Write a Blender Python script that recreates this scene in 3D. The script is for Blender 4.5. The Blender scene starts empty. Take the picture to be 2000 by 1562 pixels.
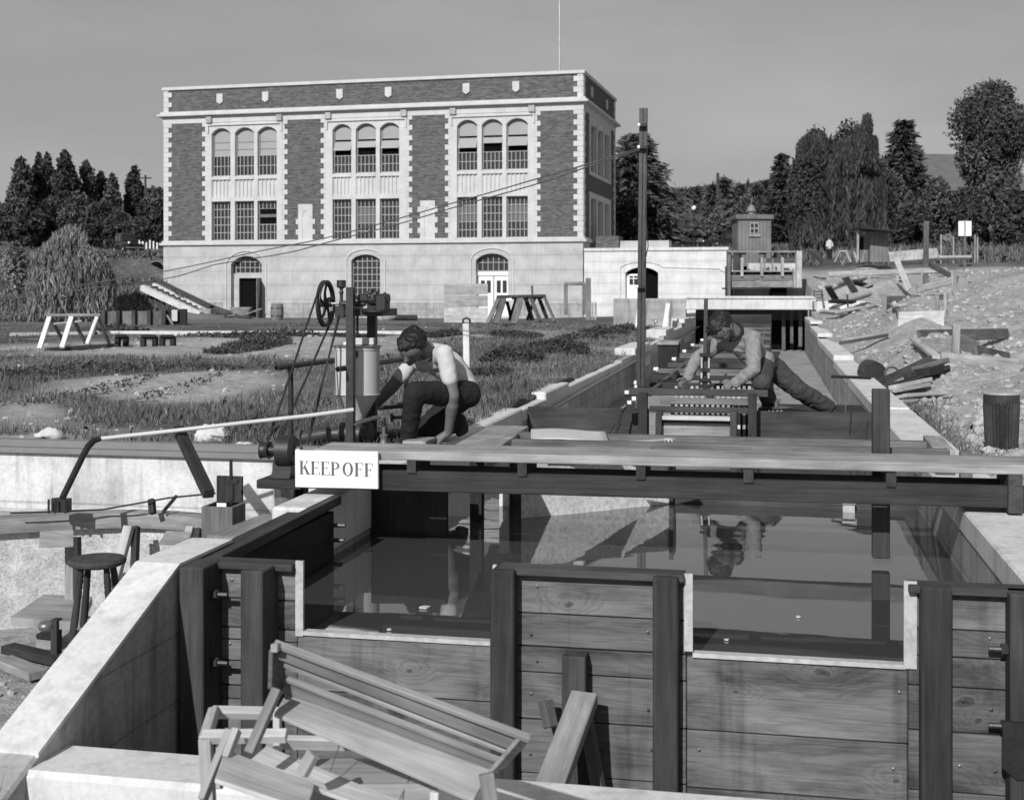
import bpy, bmesh, math, random
import numpy as np
from mathutils import Vector, Matrix, noise as mnoise
rnd = random.Random(7)
nrs = np.random.RandomState(11)
sc = bpy.context.scene
col = sc.collection
# ---------------------------------------------------------------- camera frame (metres, z=0 is the channel coping)
FPX, HOR, EYE = 2500.0, 570.0, 1.2
TH = math.atan(510.0 / FPX)
CT, ST = math.cos(TH), math.sin(TH)
def at(u, v, D):
    q = (u - 1000) / FPX * D
    return Vector((q * CT - D * ST, q * ST + D * CT, EYE - (v - HOR) / FPX * D))
def ray(u, v):
    a = (u - 1000) / FPX
    return (-ST + a * CT, CT + a * ST, -(v - HOR) / FPX)
def pz(u, v, z):
    r = ray(u, v); t = (z - EYE) / r[2]; return Vector((r[0] * t, r[1] * t, z))
def py(u, v, y):
    r = ray(u, v); t = y / r[1]; return Vector((r[0] * t, y, EYE + r[2] * t))
def px(u, v, x):
    r = ray(u, v); t = x / r[0]; return Vector((x, r[1] * t, EYE + r[2] * t))
R_, F_ = Vector((CT, ST, 0)), Vector((-ST, CT, 0))
Z_ = Vector((0, 0, 1))
# ---------------------------------------------------------------- objects
MATS = {}
INV = {}
def tag(o, label=None, cat=None, group=None, kind=None):
    if label: o['label'] = label
    if cat: o['category'] = cat
    if group: o['group'] = group
    if kind: o['kind'] = kind
    return o
def thing(name, label, cat, loc=(0, 0, 0), rotz=0.0, group=None):
    o = bpy.data.objects.new(name, None); col.objects.link(o)
    o.empty_display_size = 0.2
    o.location = loc; o.rotation_euler = (0, 0, rotz)
    INV[o] = (Matrix.Translation(Vector(loc)) @ Matrix.Rotation(rotz, 4, 'Z')).inverted()
    return tag(o, label, cat, group)
def link_mesh(name, me, mat, parent=None, world=True, label=None):
    o = bpy.data.objects.new(name, me); col.objects.link(o)
    me.materials.clear(); me.materials.append(mat if not isinstance(mat, str) else MATS[mat])
    if parent is not None:
        inv = INV[parent]
        if world: me.transform(inv)
        o.parent = parent
        INV[o] = inv
    else:
        n = len(me.vertices)
        if n and world:
            a = np.empty(n * 3, np.float32); me.vertices.foreach_get('co', a); a = a.reshape(-1, 3)
            mn, mx = a.min(0), a.max(0)
            L = Vector(((mn[0] + mx[0]) / 2, (mn[1] + mx[1]) / 2, mn[2]))
            me.transform(Matrix.Translation(-L)); o.location = L
            INV[o] = Matrix.Translation(L).inverted()
        else:
            INV[o] = Matrix.Identity(4)
    if label: o['label'] = label
    return o
def kids(o): return [c for c in o.children]
def copy_tree(o, parent=None, cmap=None):
    c = o.copy(); col.objects.link(c)
    c.parent = parent
    for k in kids(o): copy_tree(k, c)
    return c
class MB:
    def __init__(s): s.v = []; s.f = []; s.g = []; s.t = []
    def _add(s, vs, fs, grain, tone=None):
        b = len(s.v); tone = rnd.random() if tone is None else tone
        s.v += [tuple(p) for p in vs]; s.f += [tuple(b + i for i in f) for f in fs]
        s.g += grain; s.t += [tone] * len(vs); return s
    def obox(s, c, ax, ay, az, tone=None):
        """oriented box: centre and three half-axis vectors"""
        c, ax, ay, az = Vector(c), Vector(ax), Vector(ay), Vector(az)
        vs = []; gr = []
        o = [rnd.uniform(0, 40) for _ in range(3)]
        ls = [(ax.length, 0), (ay.length, 1), (az.length, 2)]
        order = [i for _, i in sorted(ls, reverse=True)]
        for k in range(8):
            sg = [1 if k >> i & 1 else -1 for i in range(3)]
            vs.append(c + ax * sg[0] + ay * sg[1] + az * sg[2])
            e = [sg[0] * ax.length, sg[1] * ay.length, sg[2] * az.length]
            gr.append((e[order[0]] + o[0], e[order[1]] + o[1], e[order[2]] + o[2]))
        return s._add(vs, [(0, 4, 6, 2), (1, 3, 7, 5), (0, 1, 5, 4), (2, 6, 7, 3), (0, 2, 3, 1), (4, 5, 7, 6)], gr, tone)
    def box(s, x0, x1, y0, y1, z0, z1, tone=None):
        return s.obox(((x0 + x1) / 2, (y0 + y1) / 2, (z0 + z1) / 2), ((x1 - x0) / 2, 0, 0), (0, (y1 - y0) / 2, 0), (0, 0, (z1 - z0) / 2), tone)
    def beam(s, p0, p1, w, h, up=(0, 0, 1), tone=None):
        """w across, h along 'up'"""
        p0, p1 = Vector(p0), Vector(p1); d = p1 - p0
        n = d.normalized(); u = Vector(up); u = (u - n * u.dot(n))
        if u.length < 1e-4: u = Vector((0, 1, 0)) - n * n.y
        u.normalize(); r = n.cross(u)
        return s.obox((p0 + p1) / 2, d / 2, r * w / 2, u * h / 2, tone)
    def tube(s, pts, r, n=10, caps=True, tone=None):
        pts = [Vector(p) for p in pts]; rs = r if isinstance(r, (list, tuple)) else [r] * len(pts)
        vs = []; fs = []; gr = []; o = rnd.uniform(0, 40); L = 0; ref = None
        for i, p in enumerate(pts):
            d = (pts[min(i + 1, len(pts) - 1)] - pts[max(i - 1, 0)]).normalized()
            if ref is None: ref = Vector((0, 0, 1)) if abs(d.z) < .9 else Vector((1, 0, 0))
            a = (ref - d * ref.dot(d)).normalized(); ref = a; b = d.cross(a)
            if i: L += (p - pts[i - 1]).length
            for k in range(n):
                t = 2 * math.pi * k / n
                vs.append(p + (a * math.cos(t) + b * math.sin(t)) * rs[i]); gr.append((L + o, rs[i] * math.cos(t) + o, rs[i] * math.sin(t)))
        for i in range(len(pts) - 1):
            for k in range(n):
                k2 = (k + 1) % n
                fs.append((i * n + k, i * n + k2, (i + 1) * n + k2, (i + 1) * n + k))
        if caps: fs.append(tuple(range(n - 1, -1, -1))); fs.append(tuple((len(pts) - 1) * n + k for k in range(n)))
        return s._add(vs, fs, gr, tone)
    def lathe(s, prof, base, axis=(0, 0, 1), n=24, tone=None, caps=True):
        """prof: list of (radius, height along axis)"""
        base, ax = Vector(base), Vector(axis).normalized()
        pts = [base + ax * h for _, h in prof]
        a = (Vector((1, 0, 0)) if abs(ax.x) < .9 else Vector((0, 1, 0))); a = (a - ax * a.dot(ax)).normalized(); b = ax.cross(a)
        vs = []; fs = []; gr = []; o = rnd.uniform(0, 40)
        for (r, h), p in zip(prof, pts):
            for k in range(n):
                t = 2 * math.pi * k / n
                vs.append(p + (a * math.cos(t) + b * math.sin(t)) * max(r, 1e-4)); gr.append((h + o, r * math.cos(t) + o, r * math.sin(t)))
        for i in range(len(prof) - 1):
            for k in range(n):
                k2 = (k + 1) % n
                fs.append((i * n + k, i * n + k2, (i + 1) * n + k2, (i + 1) * n + k))
        if caps: fs.append(tuple(range(n - 1, -1, -1))); fs.append(tuple((len(prof) - 1) * n + k for k in range(n)))
        return s._add(vs, fs, gr, tone)
    def prism(s, poly, o, ex, ey, ez, tone=None):
        """poly of 2-D points in (ex,ey) from origin o, extruded by vector ez"""
        o, ex, ey, ez = Vector(o), Vector(ex), Vector(ey), Vector(ez); n = len(poly)
        ar = sum(poly[i][0] * poly[(i + 1) % n][1] - poly[(i + 1) % n][0] * poly[i][1] for i in range(n))
        if (ar > 0) == (ex.cross(ey).dot(ez) > 0): poly = poly[::-1]
        vs = [o + ex * a + ey * b for a, b in poly] + [o + ex * a + ey * b + ez for a, b in poly]
        k = rnd.uniform(0, 40); gr = [(a + k, b + k, 0) for a, b in poly] + [(a + k, b + k, ez.length) for a, b in poly]
        fs = [tuple(range(n)), tuple(range(2 * n - 1, n - 1, -1))]
        for i in range(n):
            j = (i + 1) % n; fs.append((i, n + i, n + j, j))
        return s._add(vs, fs, gr, tone)
    def ball(s, c, r, n=12, sz=(1, 1, 1), tone=None):
        m = max(4, n // 2 + 1); c = Vector(c)
        prof = [(r * math.sin(math.pi * i / m), -r * math.cos(math.pi * i / m)) for i in range(m + 1)]
        b = len(s.v); s.lathe(prof, (0, 0, 0), n=n, tone=tone, caps=False)
        for i in range(b, len(s.v)):
            p = s.v[i]; s.v[i] = (c.x + p[0] * sz[0], c.y + p[1] * sz[1], c.z + p[2] * sz[2])
        return s
    def quad(s, a, b, c, d, tone=None):
        a, b, c, d = map(Vector, (a, b, c, d)); l = (b - a).length; h = (d - a).length; k = rnd.uniform(0, 40)
        return s._add([a, b, c, d], [(0, 1, 2, 3)], [(k, k, 0), (k + l, k, 0), (k + l, k + h, 0), (k, k + h, 0)], tone)
    def build(s, name, mat, parent=None, world=True, bevel=0.0, smooth=False, label=None, wob=0.0):
        me = bpy.data.meshes.new(name)
        v = s.v
        if wob:
            v = [tuple(Vector(p) + mnoise.noise_vector(Vector(p) * 2.3) * wob + mnoise.noise_vector(Vector(p) * 9) * wob * .3) for p in v]
        me.from_pydata(v, [], s.f)
        a = me.attributes.new('grain', 'FLOAT_VECTOR', 'POINT'); a.data.foreach_set('vector', np.array(s.g, np.float32).ravel())
        a = me.attributes.new('tone', 'FLOAT', 'POINT'); a.data.foreach_set('value', np.array(s.t, np.float32))
        bm = bmesh.new(); bm.from_mesh(me)
        big = [f for f in bm.faces if len(f.verts) > 4]
        if bevel:
            ed = [e for e in bm.edges if len(e.link_faces) == 2 and e.calc_face_angle(0) > .6]
            bmesh.ops.bevel(bm, geom=ed, offset=bevel, segments=1, affect='EDGES', clamp_overlap=True)
        elif big:
            bmesh.ops.triangulate(bm, faces=big)
        bmesh.ops.recalc_face_normals(bm, faces=bm.faces) if not smooth == 'keep' else None
        bm.to_mesh(me); bm.free()
        if smooth:
            me.shade_smooth(); me.set_sharp_from_angle(angle=math.radians(38))
        return link_mesh(name, me, mat, parent, world, label)
class KMB(MB):
    """mesh builder whose radii and thicknesses are multiplied by K"""
    K = 1.0
    def beam(s, p0, p1, w, h, *a, **k): return MB.beam(s, p0, p1, w * s.K, h * s.K, *a, **k)
    def tube(s, pts, r, *a, **k): return MB.tube(s, pts, [x * s.K for x in r] if isinstance(r, (list, tuple)) else r * s.K, *a, **k)
    def lathe(s, prof, *a, **k): return MB.lathe(s, [(x * s.K, h * s.K) for x, h in prof], *a, **k)
    def ball(s, c, r, n=12, sz=(1, 1, 1), tone=None):
        c = Vector(c); o = KMB.__dict__; b = len(s.v); MB.lathe(s, [(r * s.K * math.sin(math.pi * i / 7), -r * s.K * math.cos(math.pi * i / 7)) for i in range(8)], (0, 0, 0), n=n, caps=False)
        for i in range(b, len(s.v)): p = s.v[i]; s.v[i] = (c.x + p[0] * sz[0], c.y + p[1] * sz[1], c.z + p[2] * sz[2])
        return s
def quads_mesh(name, V, mat, parent=None, world=True, tri=False, tone=None):
    """V: (n,k,3) array of k-gons"""
    n, k = V.shape[0], V.shape[1]
    me = bpy.data.meshes.new(name)
    me.vertices.add(n * k); me.vertices.foreach_set('co', V.reshape(-1).astype(np.float32))
    me.loops.add(n * k); me.loops.foreach_set('vertex_index', np.arange(n * k, dtype=np.int32))
    me.polygons.add(n); me.polygons.foreach_set('loop_start', np.arange(0, n * k, k, dtype=np.int32))
    me.polygons.foreach_set('loop_total', np.full(n, k, np.int32))
    if tone is None: tone = nrs.rand(n)
    a = me.attributes.new('tone', 'FLOAT', 'POINT'); a.data.foreach_set('value', np.repeat(tone, k).astype(np.float32))
    me.update(calc_edges=True)
    return link_mesh(name, me, mat, parent, world)
# ---------------------------------------------------------------- materials
class NT:
    def __init__(s, name):
        s.m = bpy.data.materials.new(name); s.m.use_nodes = True; s.t = s.m.node_tree
        s.b = s.t.nodes['Principled BSDF']; MATS[name] = s.m
    def n(s, typ, **kw):
        x = s.t.nodes.new(typ)
        for k, v in kw.items():
            if k.startswith('i_'):
                key = k[2:]; key = int(key) if key.isdigit() else key.replace('_', ' ')
                s.set(x, key, v)
            else: setattr(x, k, v)
        return x
    def set(s, x, key, v):
        if hasattr(v, 'default_value') or isinstance(v, bpy.types.NodeSocket): s.t.links.new(v, x.inputs[key])
        else: x.inputs[key].default_value = v
    def pos(s): return s.n('ShaderNodeNewGeometry').outputs['Position']
    def attr(s, nm, o='Vector'): return s.n('ShaderNodeAttribute', attribute_name=nm).outputs[o]
    def map(s, v, scale=(1, 1, 1), loc=(0, 0, 0)): return s.n('ShaderNodeMapping', i_Vector=v, i_Scale=scale, i_Location=loc).outputs[0]
    def noise(s, v, scale=5, detail=5, rough=.6, dist=0): return s.n('ShaderNodeTexNoise', i_Vector=v, i_Scale=scale, i_Detail=detail, i_Roughness=rough, i_Distortion=dist).outputs[0]
    def ramp(s, f, *st):
        r = s.n('ShaderNodeValToRGB', i_0=f); e = r.color_ramp.elements
        while len(e) < len(st): e.new(.5)
        for x, (p, c) in zip(e, st): x.position = p; x.color = (c, c, c, 1) if not isinstance(c, tuple) else c
        return r.outputs[0]
    def math(s, op, a, b=0.5, c=0.5):
        x = s.n('ShaderNodeMath', operation=op); s.set(x, 0, a); s.set(x, 1, b); s.set(x, 2, c); return x.outputs[0]
    def mix(s, f, a, b, bt='MIX'):
        x = s.n('ShaderNodeMix', data_type='RGBA', blend_type=bt)
        s.set(x, 0, f)
        for k, v in ((6, a), (7, b)): s.set(x, k, (v, v, v, 1) if isinstance(v, (int, float)) else v)
        return x.outputs[2]
    def bump(s, h, strength=.3, dist=.02): s.t.links.new(s.n('ShaderNodeBump', i_Height=h, i_Strength=strength, i_Distance=dist).outputs[0], s.b.inputs['Normal'])
    def done(s, colr=None, rough=.8, spec=.3, metal=0):
        if colr is not None: s.set(s.b, 'Base Color', (colr, colr, colr, 1) if isinstance(colr, (int, float)) else colr)
        s.set(s.b, 'Roughness', rough); s.set(s.b, 'Specular IOR Level', spec); s.set(s.b, 'Metallic', metal); return s.m
def m_plain(name, c, rough=.6, var=.25, scale=12, spec=.3, metal=0, bump=.1):
    t = NT(name); p = t.pos(); n1 = t.noise(p, scale, 6, .65); n2 = t.noise(p, scale * .15, 3)
    f = t.math('ADD', t.math('MULTIPLY', n1, .6), t.math('MULTIPLY', n2, .4))
    t.bump(n1, bump, .01)
    return t.done(t.ramp(f, (.3, c * (1 - var)), (.7, c * (1 + var))), rough, spec, metal)
def m_wood(name, c, contrast=.45, rough=.8, tone=.5, fine=26, stain=.35):
    t = NT(name); g = t.attr('grain')
    n1 = t.noise(t.map(g, (1.1, fine, fine)), 2.2, 7, .65, .6)
    n2 = t.noise(t.map(g, (.8, 5, 5)), 1.6, 4, .6, .4)
    n3 = t.noise(t.map(t.pos(), (1.4, 1.4, 1.4)), 2.2, 4, .6)
    a = t.ramp(n1, (.25, 1 - contrast), (.55, 1.0), (.8, 1 + contrast * .6))
    b = t.ramp(n2, (.3, 1 - stain), (.65, 1.12))
    d = t.ramp(n3, (.35, .8), (.65, 1.1))
    tt = t.math('ADD', t.math('MULTIPLY', t.attr('tone', 'Fac'), tone), 1 - tone / 2)
    k = t.mix(1.0, t.mix(1.0, t.mix(1.0, a, b, 'MULTIPLY'), d, 'MULTIPLY'), t.n('ShaderNodeCombineColor', i_0=tt, i_1=tt, i_2=tt).outputs[0], 'MULTIPLY')
    t.bump(n1, .35, .004)
    return t.done(t.mix(1.0, k, c, 'MULTIPLY'), rough, .2)
def m_plank(name, c):
    """broad weathered planks with flowing grain and knots"""
    t = NT(name); g = t.attr('grain')
    wv = t.n('ShaderNodeVectorMath', operation='MULTIPLY_ADD', i_0=t.n('ShaderNodeTexNoise', i_Vector=g, i_Scale=5.0, i_Detail=3).outputs['Color'], i_1=(.12, .12, 0), i_2=t.map(g, (1.0, 1.9, 0))).outputs[0]
    vn = t.n('ShaderNodeTexVoronoi', voronoi_dimensions='2D', i_Vector=wv, i_Scale=1.9, i_Randomness=1.0)
    msk = t.math('GREATER_THAN', t.n('ShaderNodeSeparateColor', i_0=vn.outputs['Color']).outputs[0], .5)
    sz = t.math('ADD', t.math('MULTIPLY', t.n('ShaderNodeSeparateColor', i_0=vn.outputs['Color']).outputs[1], 1.6), .7)
    vo = t.math('ADD', t.math('MULTIPLY', vn.outputs['Distance'], sz), t.math('SUBTRACT', 1.0, msk))
    kn = t.ramp(vo, (0, 1.0), (.16, .45), (.5, 0))
    w = t.noise(t.map(g, (.55, 4, 4)), 1.5, 4, .55, .2)
    sep = t.n('ShaderNodeSeparateXYZ', i_0=g).outputs[1]
    h = t.math('ADD', t.math('MULTIPLY', sep, 25.0), t.math('ADD', t.math('MULTIPLY', w, 9.0), t.math('MULTIPLY', kn, 6.0)))
    band = t.math('FRACT', h)
    band = t.ramp(band, (0, .55), (.3, 1.0), (.75, 1.06), (.93, .62), (1, .55))
    fine = t.noise(t.map(g, (1.6, 70, 70)), 2, 6, .7, .3)
    st = t.noise(t.map(g, (1.1, 3.2, 3)), 1.5, 5, .62, .5)
    ks = t.ramp(vo, (0, .5), (.02, .35), (.035, .7), (.05, .5), (.08, 1.12), (.13, 1.0))
    a = t.mix(.42, 1.0, band, 'MULTIPLY')
    a = t.mix(1.0, a, t.ramp(fine, (.3, .72), (.7, 1.2)), 'MULTIPLY')
    a = t.mix(1.0, a, t.ramp(st, (.3, .3), (.5, .85), (.7, 1.25)), 'MULTIPLY')
    a = t.mix(1.0, a, t.ramp(t.noise(t.map(t.pos(), (9, 9, .9)), 1.0, 4, .6), (.3, .55), (.48, 1.0)), 'MULTIPLY')
    a = t.mix(1.0, a, ks, 'MULTIPLY')
    tt = t.math('ADD', t.math('MULTIPLY', t.attr('tone', 'Fac'), .5), .75)
    a = t.mix(1.0, a, t.n('ShaderNodeCombineColor', i_0=tt, i_1=tt, i_2=tt).outputs[0], 'MULTIPLY')
    t.bump(t.math('ADD', t.math('MULTIPLY', band, .5), fine), .4, .004)
    return t.done(t.mix(1.0, a, c, 'MULTIPLY'), .8, .2)
def m_concrete(name, c, lines=0.0, stain=.35, streak=.3, pits=.4, line_ax=2, bump=.35):
    t = NT(name); p = t.pos()
    n1 = t.noise(p, 1.6, 5, .6); n2 = t.noise(p, 34, 5, .7)
    n3 = t.noise(t.map(p, (7, 7, .7)), 1.2, 4, .6)
    a = t.mix(1.0, t.ramp(n1, (.3, 1 - stain), (.65, 1.08)), t.ramp(n2, (.3, 1 - pits * .45), (.6, 1.06)), 'MULTIPLY')
    a = t.mix(1.0, a, t.ramp(n3, (.25, 1 - streak), (.5, 1.0)), 'MULTIPLY')
    h = n2
    if lines:
        z = t.n('ShaderNodeSeparateXYZ', i_0=p).outputs[line_ax]
        z = t.math('ADD', z, t.math('MULTIPLY', n1, .012))
        fr = t.math('FRACT', t.math('DIVIDE', z, lines))
        ln = t.ramp(fr, (0, .45), (.035, .95), (.5, 1.05), (.97, .96), (1, .6))
        a = t.mix(.8, a, t.mix(1.0, a, ln, 'MULTIPLY'))
        h = t.math('ADD', n2, t.math('MULTIPLY', ln, .8))
    t.bump(h, bump, .006)
    return t.done(t.mix(1.0, a, c, 'MULTIPLY'), .9, .15)
def m_leaf(name, c, var=.5, rough=.6, transl=True):
    t = NT(name)
    f = t.math('ADD', t.math('MULTIPLY', t.attr('tone', 'Fac'), var), 1 - var / 2)
    n = t.ramp(t.noise(t.pos(), .5, 3), (.3, .7), (.7, 1.3))
    k = t.mix(1.0, t.n('ShaderNodeCombineColor', i_0=f, i_1=f, i_2=f).outputs[0], n, 'MULTIPLY')
    t.done(t.mix(1.0, k, c, 'MULTIPLY'), rough, .25)
    t.b.inputs['Subsurface Weight'].default_value = 0
    return t.m
# ---------------------------------------------------------------- camera, light, sky
cam = bpy.data.cameras.new('camera'); co = bpy.data.objects.new('camera', cam); col.objects.link(co)
co.location = (0, 0, EYE); co.rotation_euler = (math.pi / 2, 0, TH)
cam.sensor_width = 36; cam.lens = FPX / 2000 * 36; cam.shift_y = -(781 - HOR) / 2000
cam.clip_start = .1; cam.clip_end = 4000
cam.dof.use_dof = True; cam.dof.focus_distance = 8.3; cam.dof.aperture_fstop = 6.3
sc.camera = co
sc.view_settings.view_transform = 'Standard'; sc.view_settings.look = 'None'
sc.view_settings.exposure = 0; sc.view_settings.gamma = 1
SUN = Vector((.15, 1.0, -.62)).normalized()
sl = bpy.data.lights.new('sun', 'SUN'); so = bpy.data.objects.new('sun', sl); col.objects.link(so)
so.location = (-10, -20, 30); so.rotation_euler = SUN.to_track_quat('-Z', 'Y').to_euler()
sl.energy = 4.2; sl.angle = math.radians(.55); sl.color = (1, 1, 1)
w = bpy.data.worlds.new('World'); sc.world = w; w.use_nodes = True
wt = w.node_tree; bg = wt.nodes['Background']
sky = wt.nodes.new('ShaderNodeTexSky'); sky.sky_type = 'NISHITA'; sky.sun_disc = False
sky.sun_elevation = math.asin(-SUN.z); sky.sun_rotation = math.atan2(-SUN.x, -SUN.y)
sky.air_density = 1.0; sky.dust_density = 1.5
bw = wt.nodes.new('ShaderNodeRGBToBW'); wt.links.new(sky.outputs[0], bw.inputs[0])
pw = wt.nodes.new('ShaderNodeMath'); pw.operation = 'POWER'; wt.links.new(bw.outputs[0], pw.inputs[0]); pw.inputs[1].default_value = .35
tcw = wt.nodes.new('ShaderNodeTexCoord'); mpw = wt.nodes.new('ShaderNodeMapping'); mpw.inputs['Scale'].default_value = (2, 2, 7)
wt.links.new(tcw.outputs['Generated'], mpw.inputs[0])
nw = wt.nodes.new('ShaderNodeTexNoise'); nw.inputs['Scale'].default_value = 1.6; nw.inputs['Detail'].default_value = 6; wt.links.new(mpw.outputs[0], nw.inputs[0])
rw = wt.nodes.new('ShaderNodeValToRGB'); wt.links.new(nw.outputs[0], rw.inputs[0])
rw.color_ramp.elements[0].position = .45; rw.color_ramp.elements[0].color = (.98, .98, .98, 1)
rw.color_ramp.elements[1].position = .75; rw.color_ramp.elements[1].color = (1.16, 1.16, 1.16, 1)
mw = wt.nodes.new('ShaderNodeMath'); mw.operation = 'MULTIPLY'; wt.links.new(pw.outputs[0], mw.inputs[0]); wt.links.new(rw.outputs[0], mw.inputs[1])
SKYK = 2.15
mw2 = wt.nodes.new('ShaderNodeMath'); mw2.operation = 'MULTIPLY'; wt.links.new(mw.outputs[0], mw2.inputs[0]); mw2.inputs[1].default_value = SKYK
wt.links.new(mw2.outputs[0], bg.inputs['Color']); bg.inputs['Strength'].default_value = .1
# ---------------------------------------------------------------- materials
m_wood('wood_grey', .30, .4); m_wood('wood_pale', .46, .3, stain=.25); m_wood('wood_dark', .058, .5, tone=.6)
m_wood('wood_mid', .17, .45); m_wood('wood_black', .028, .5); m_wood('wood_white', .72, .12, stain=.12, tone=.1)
m_wood('wood_gate', .055, .4, fine=14); m_wood('deck', .33, .42, fine=30, stain=.4)
m_plank('bulk_plank', .16); m_wood('bulk_post', .06, .45, fine=22)
m_concrete('concrete_pale', .62, 0, .15, .3, .3); m_concrete('concrete_form', .40, .29, .35, .45, .5)
m_concrete('concrete_new', .62, .55, .12, .18, .2, bump=.15); m_concrete('channel_bed', .34, .5, .3, .1, .4, line_ax=1); m_concrete('stone', .45, .78, .16, .14, .2, bump=.15)
m_concrete('terra_cotta', .52, 0, .1, .08, .15, bump=.1); m_concrete('concrete_pier', .6, 0, .15, .1, .9)
m_concrete('rear_wall', .62, .42, .35, .5, .4)
m_plain('pebble', .5, .95, .6, 60, .1, bump=.6)
m_plain('iron', .022, .45, .5, 30, .5); m_plain('iron_worn', .05, .4, .5, 25, .5, .3); m_plain('steel', .22, .4, .35, 20, .5, .6)
m_plain('galvanised', .45, .5, .3, 22, .4, .3); m_plain('paint_white', .8, .5, .05, 8, .4); m_plain('hopper_paint', .5, .5, .12, 6, .3); m_plain('paint_grey', .2, .45, .12, 8, .4)
m_plain('letter', .11, .6, .25, 40); m_plain('tin', .55, .3, .3, 18, .5, .8); m_plain('strip', .44, .6, .35, 30, .3)
m_plain('rubber', .018, .6, .3, 20); m_plain('black', .006, .9, .2, 5, .05); m_plain('car_paint', .014, .25, .1, 3, .6)
m_plain('glass_dark', .035, .12, .5, .8, .6); m_plain('blind', .33, .8, .12, 1.2, .1); m_plain('blind_dim', .12, .6, .2, 1.2, .3)
m_plain('sash', .34, .7, .1, 5); m_plain('paper', .5, .8, .1, 10); m_plain('rock', .48, .95, .3, 9, .1, bump=.6)
m_plain('rubble', .36, .95, .4, 7, .1, bump=.6); m_plain('roof', .13, .9, .25, 6, .1); m_plain('house_wall', .2, .9, .2, 3, .1)
m_plain('skin', .14, .55, .12, 20, .35); m_plain('hair', .014, .5, .7, 70, .35, bump=.6); m_plain('tee', .52, .9, .06, 14, .1, bump=.25)
m_plain('trousers', .022, .85, .25, 30, .15, bump=.25); m_plain('sweater', .23, .95, .3, 26, .1, bump=.6); m_plain('denim', .06, .9, .3, 26, .12, bump=.35)
m_plain('shoe', .03, .6, .4, 20, .3); m_plain('wire', .1, .5, .3, 5, .3); m_plain('pipe_white', .55, .45, .12, 9, .3); m_plain('bark', .06, .95, .4, 6, .1)
m_leaf('leaf_dark', .048, .9); m_leaf('leaf_mid', .075, .9); m_leaf('leaf_willow', .19, .8); m_leaf('leaf_far', .085, .6)
m_leaf('grass', .13, .9); m_leaf('weed', .055, .9); m_leaf('grass_pale', .26, .7)
def brick():
    t = NT('brick'); tc = t.n('ShaderNodeTexCoord').outputs['Object']
    s = t.n('ShaderNodeSeparateXYZ', i_0=tc)
    xy = t.math('ADD', s.outputs[0], s.outputs[1])
    v = t.n('ShaderNodeCombineXYZ', i_0=xy, i_1=s.outputs[2]).outputs[0]
    b = t.n('ShaderNodeTexBrick', i_Vector=v, i_Scale=1.0, i_Color1=(.06, .06, .06, 1), i_Color2=(.13, .13, .13, 1), i_Mortar=(.16, .16, .16, 1), i_Mortar_Size=.011, i_Brick_Width=.23, i_Row_Height=.085, i_Bias=-.1)
    n = t.noise(t.map(v, (1.2, 5, 1)), 1.5, 4, .6)
    t.done(t.mix(1.0, b.outputs[0], t.ramp(n, (.3, .75), (.7, 1.25)), 'MULTIPLY'), .9, .15)
    t.bump(b.outputs['Fac'], -.3, .01)
brick()
def water():
    t = NT('water'); p = t.pos()
    n = t.noise(t.map(p, (1.0, 2.4, 1)), 1.3, 1, .4, .2); n2 = t.noise(t.map(p, (5, 12, 1)), 1, 2, .5)
    t.bump(t.math('ADD', n, t.math('MULTIPLY', n2, .07)), .10, .018)
    t.done(.06, .02, .9); t.b.inputs['IOR'].default_value = 2.0
water()
def ground_mat():
    t = NT('ground'); p = t.pos(); veg = t.attr('veg', 'Fac')
    n1 = t.noise(p, .55, 6, .65); n2 = t.noise(p, 7, 6, .7); n3 = t.noise(p, 38, 4, .7)
    dirt = t.mix(1.0, t.ramp(n1, (.3, .30), (.7, .46)), t.mix(1.0, t.ramp(n2, (.3, .6), (.6, 1.1)), t.ramp(n3, (.3, .72), (.6, 1.12)), 'MULTIPLY'), 'MULTIPLY')
    gr = t.mix(1.0, t.ramp(n1, (.35, .075), (.65, .16)), t.ramp(n2, (.3, .55), (.65, 1.25)), 'MULTIPLY')
    f = t.ramp(t.math('ADD', veg, t.math('MULTIPLY', t.math('SUBTRACT', n2, .5), .7)), (.38, 0), (.62, 1))
    c = t.mix(f, dirt, gr)
    c = t.mix(t.attr('pave', 'Fac'), c, t.ramp(n1, (.3, .13), (.7, .2)))
    t.bump(t.math('ADD', n2, t.math('MULTIPLY', n3, .5)), .7, .05)
    t.done(c, .95, .1)
ground_mat()
# ---------------------------------------------------------------- terrain
def vnoise(x, y, s, seed):
    """smooth value noise, vectorised"""
    X, Y = x / s + seed * 17.3, y / s + seed * 5.1
    xi, yi = np.floor(X), np.floor(Y); fx, fy = X - xi, Y - yi
    fx = fx * fx * (3 - 2 * fx); fy = fy * fy * (3 - 2 * fy)
    def h(a, b): return np.modf(np.abs(np.sin(a * 127.1 + b * 311.7 + seed * 74.7) * 43758.5453))[0]
    return (h(xi, yi) * (1 - fx) + h(xi + 1, yi) * fx) * (1 - fy) + (h(xi, yi + 1) * (1 - fx) + h(xi + 1, yi + 1) * fx) * fy
def fbm(x, y, s, seed, oct=4):
    r = 0; a = 1; tot = 0
    for i in range(oct):
        r = r + a * vnoise(x, y, s / 2 ** i, seed + i); tot += a; a *= .5
    return r / tot - .5
def sstep(a, b, x):
    t = np.clip((x - a) / (b - a), 0, 1); return t * t * (3 - 2 * t)
def gs(x, y, cx, cy, sx, sy): return np.exp(-(((x - cx) / sx) ** 2 + ((y - cy) / sy) ** 2) / 2)
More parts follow.
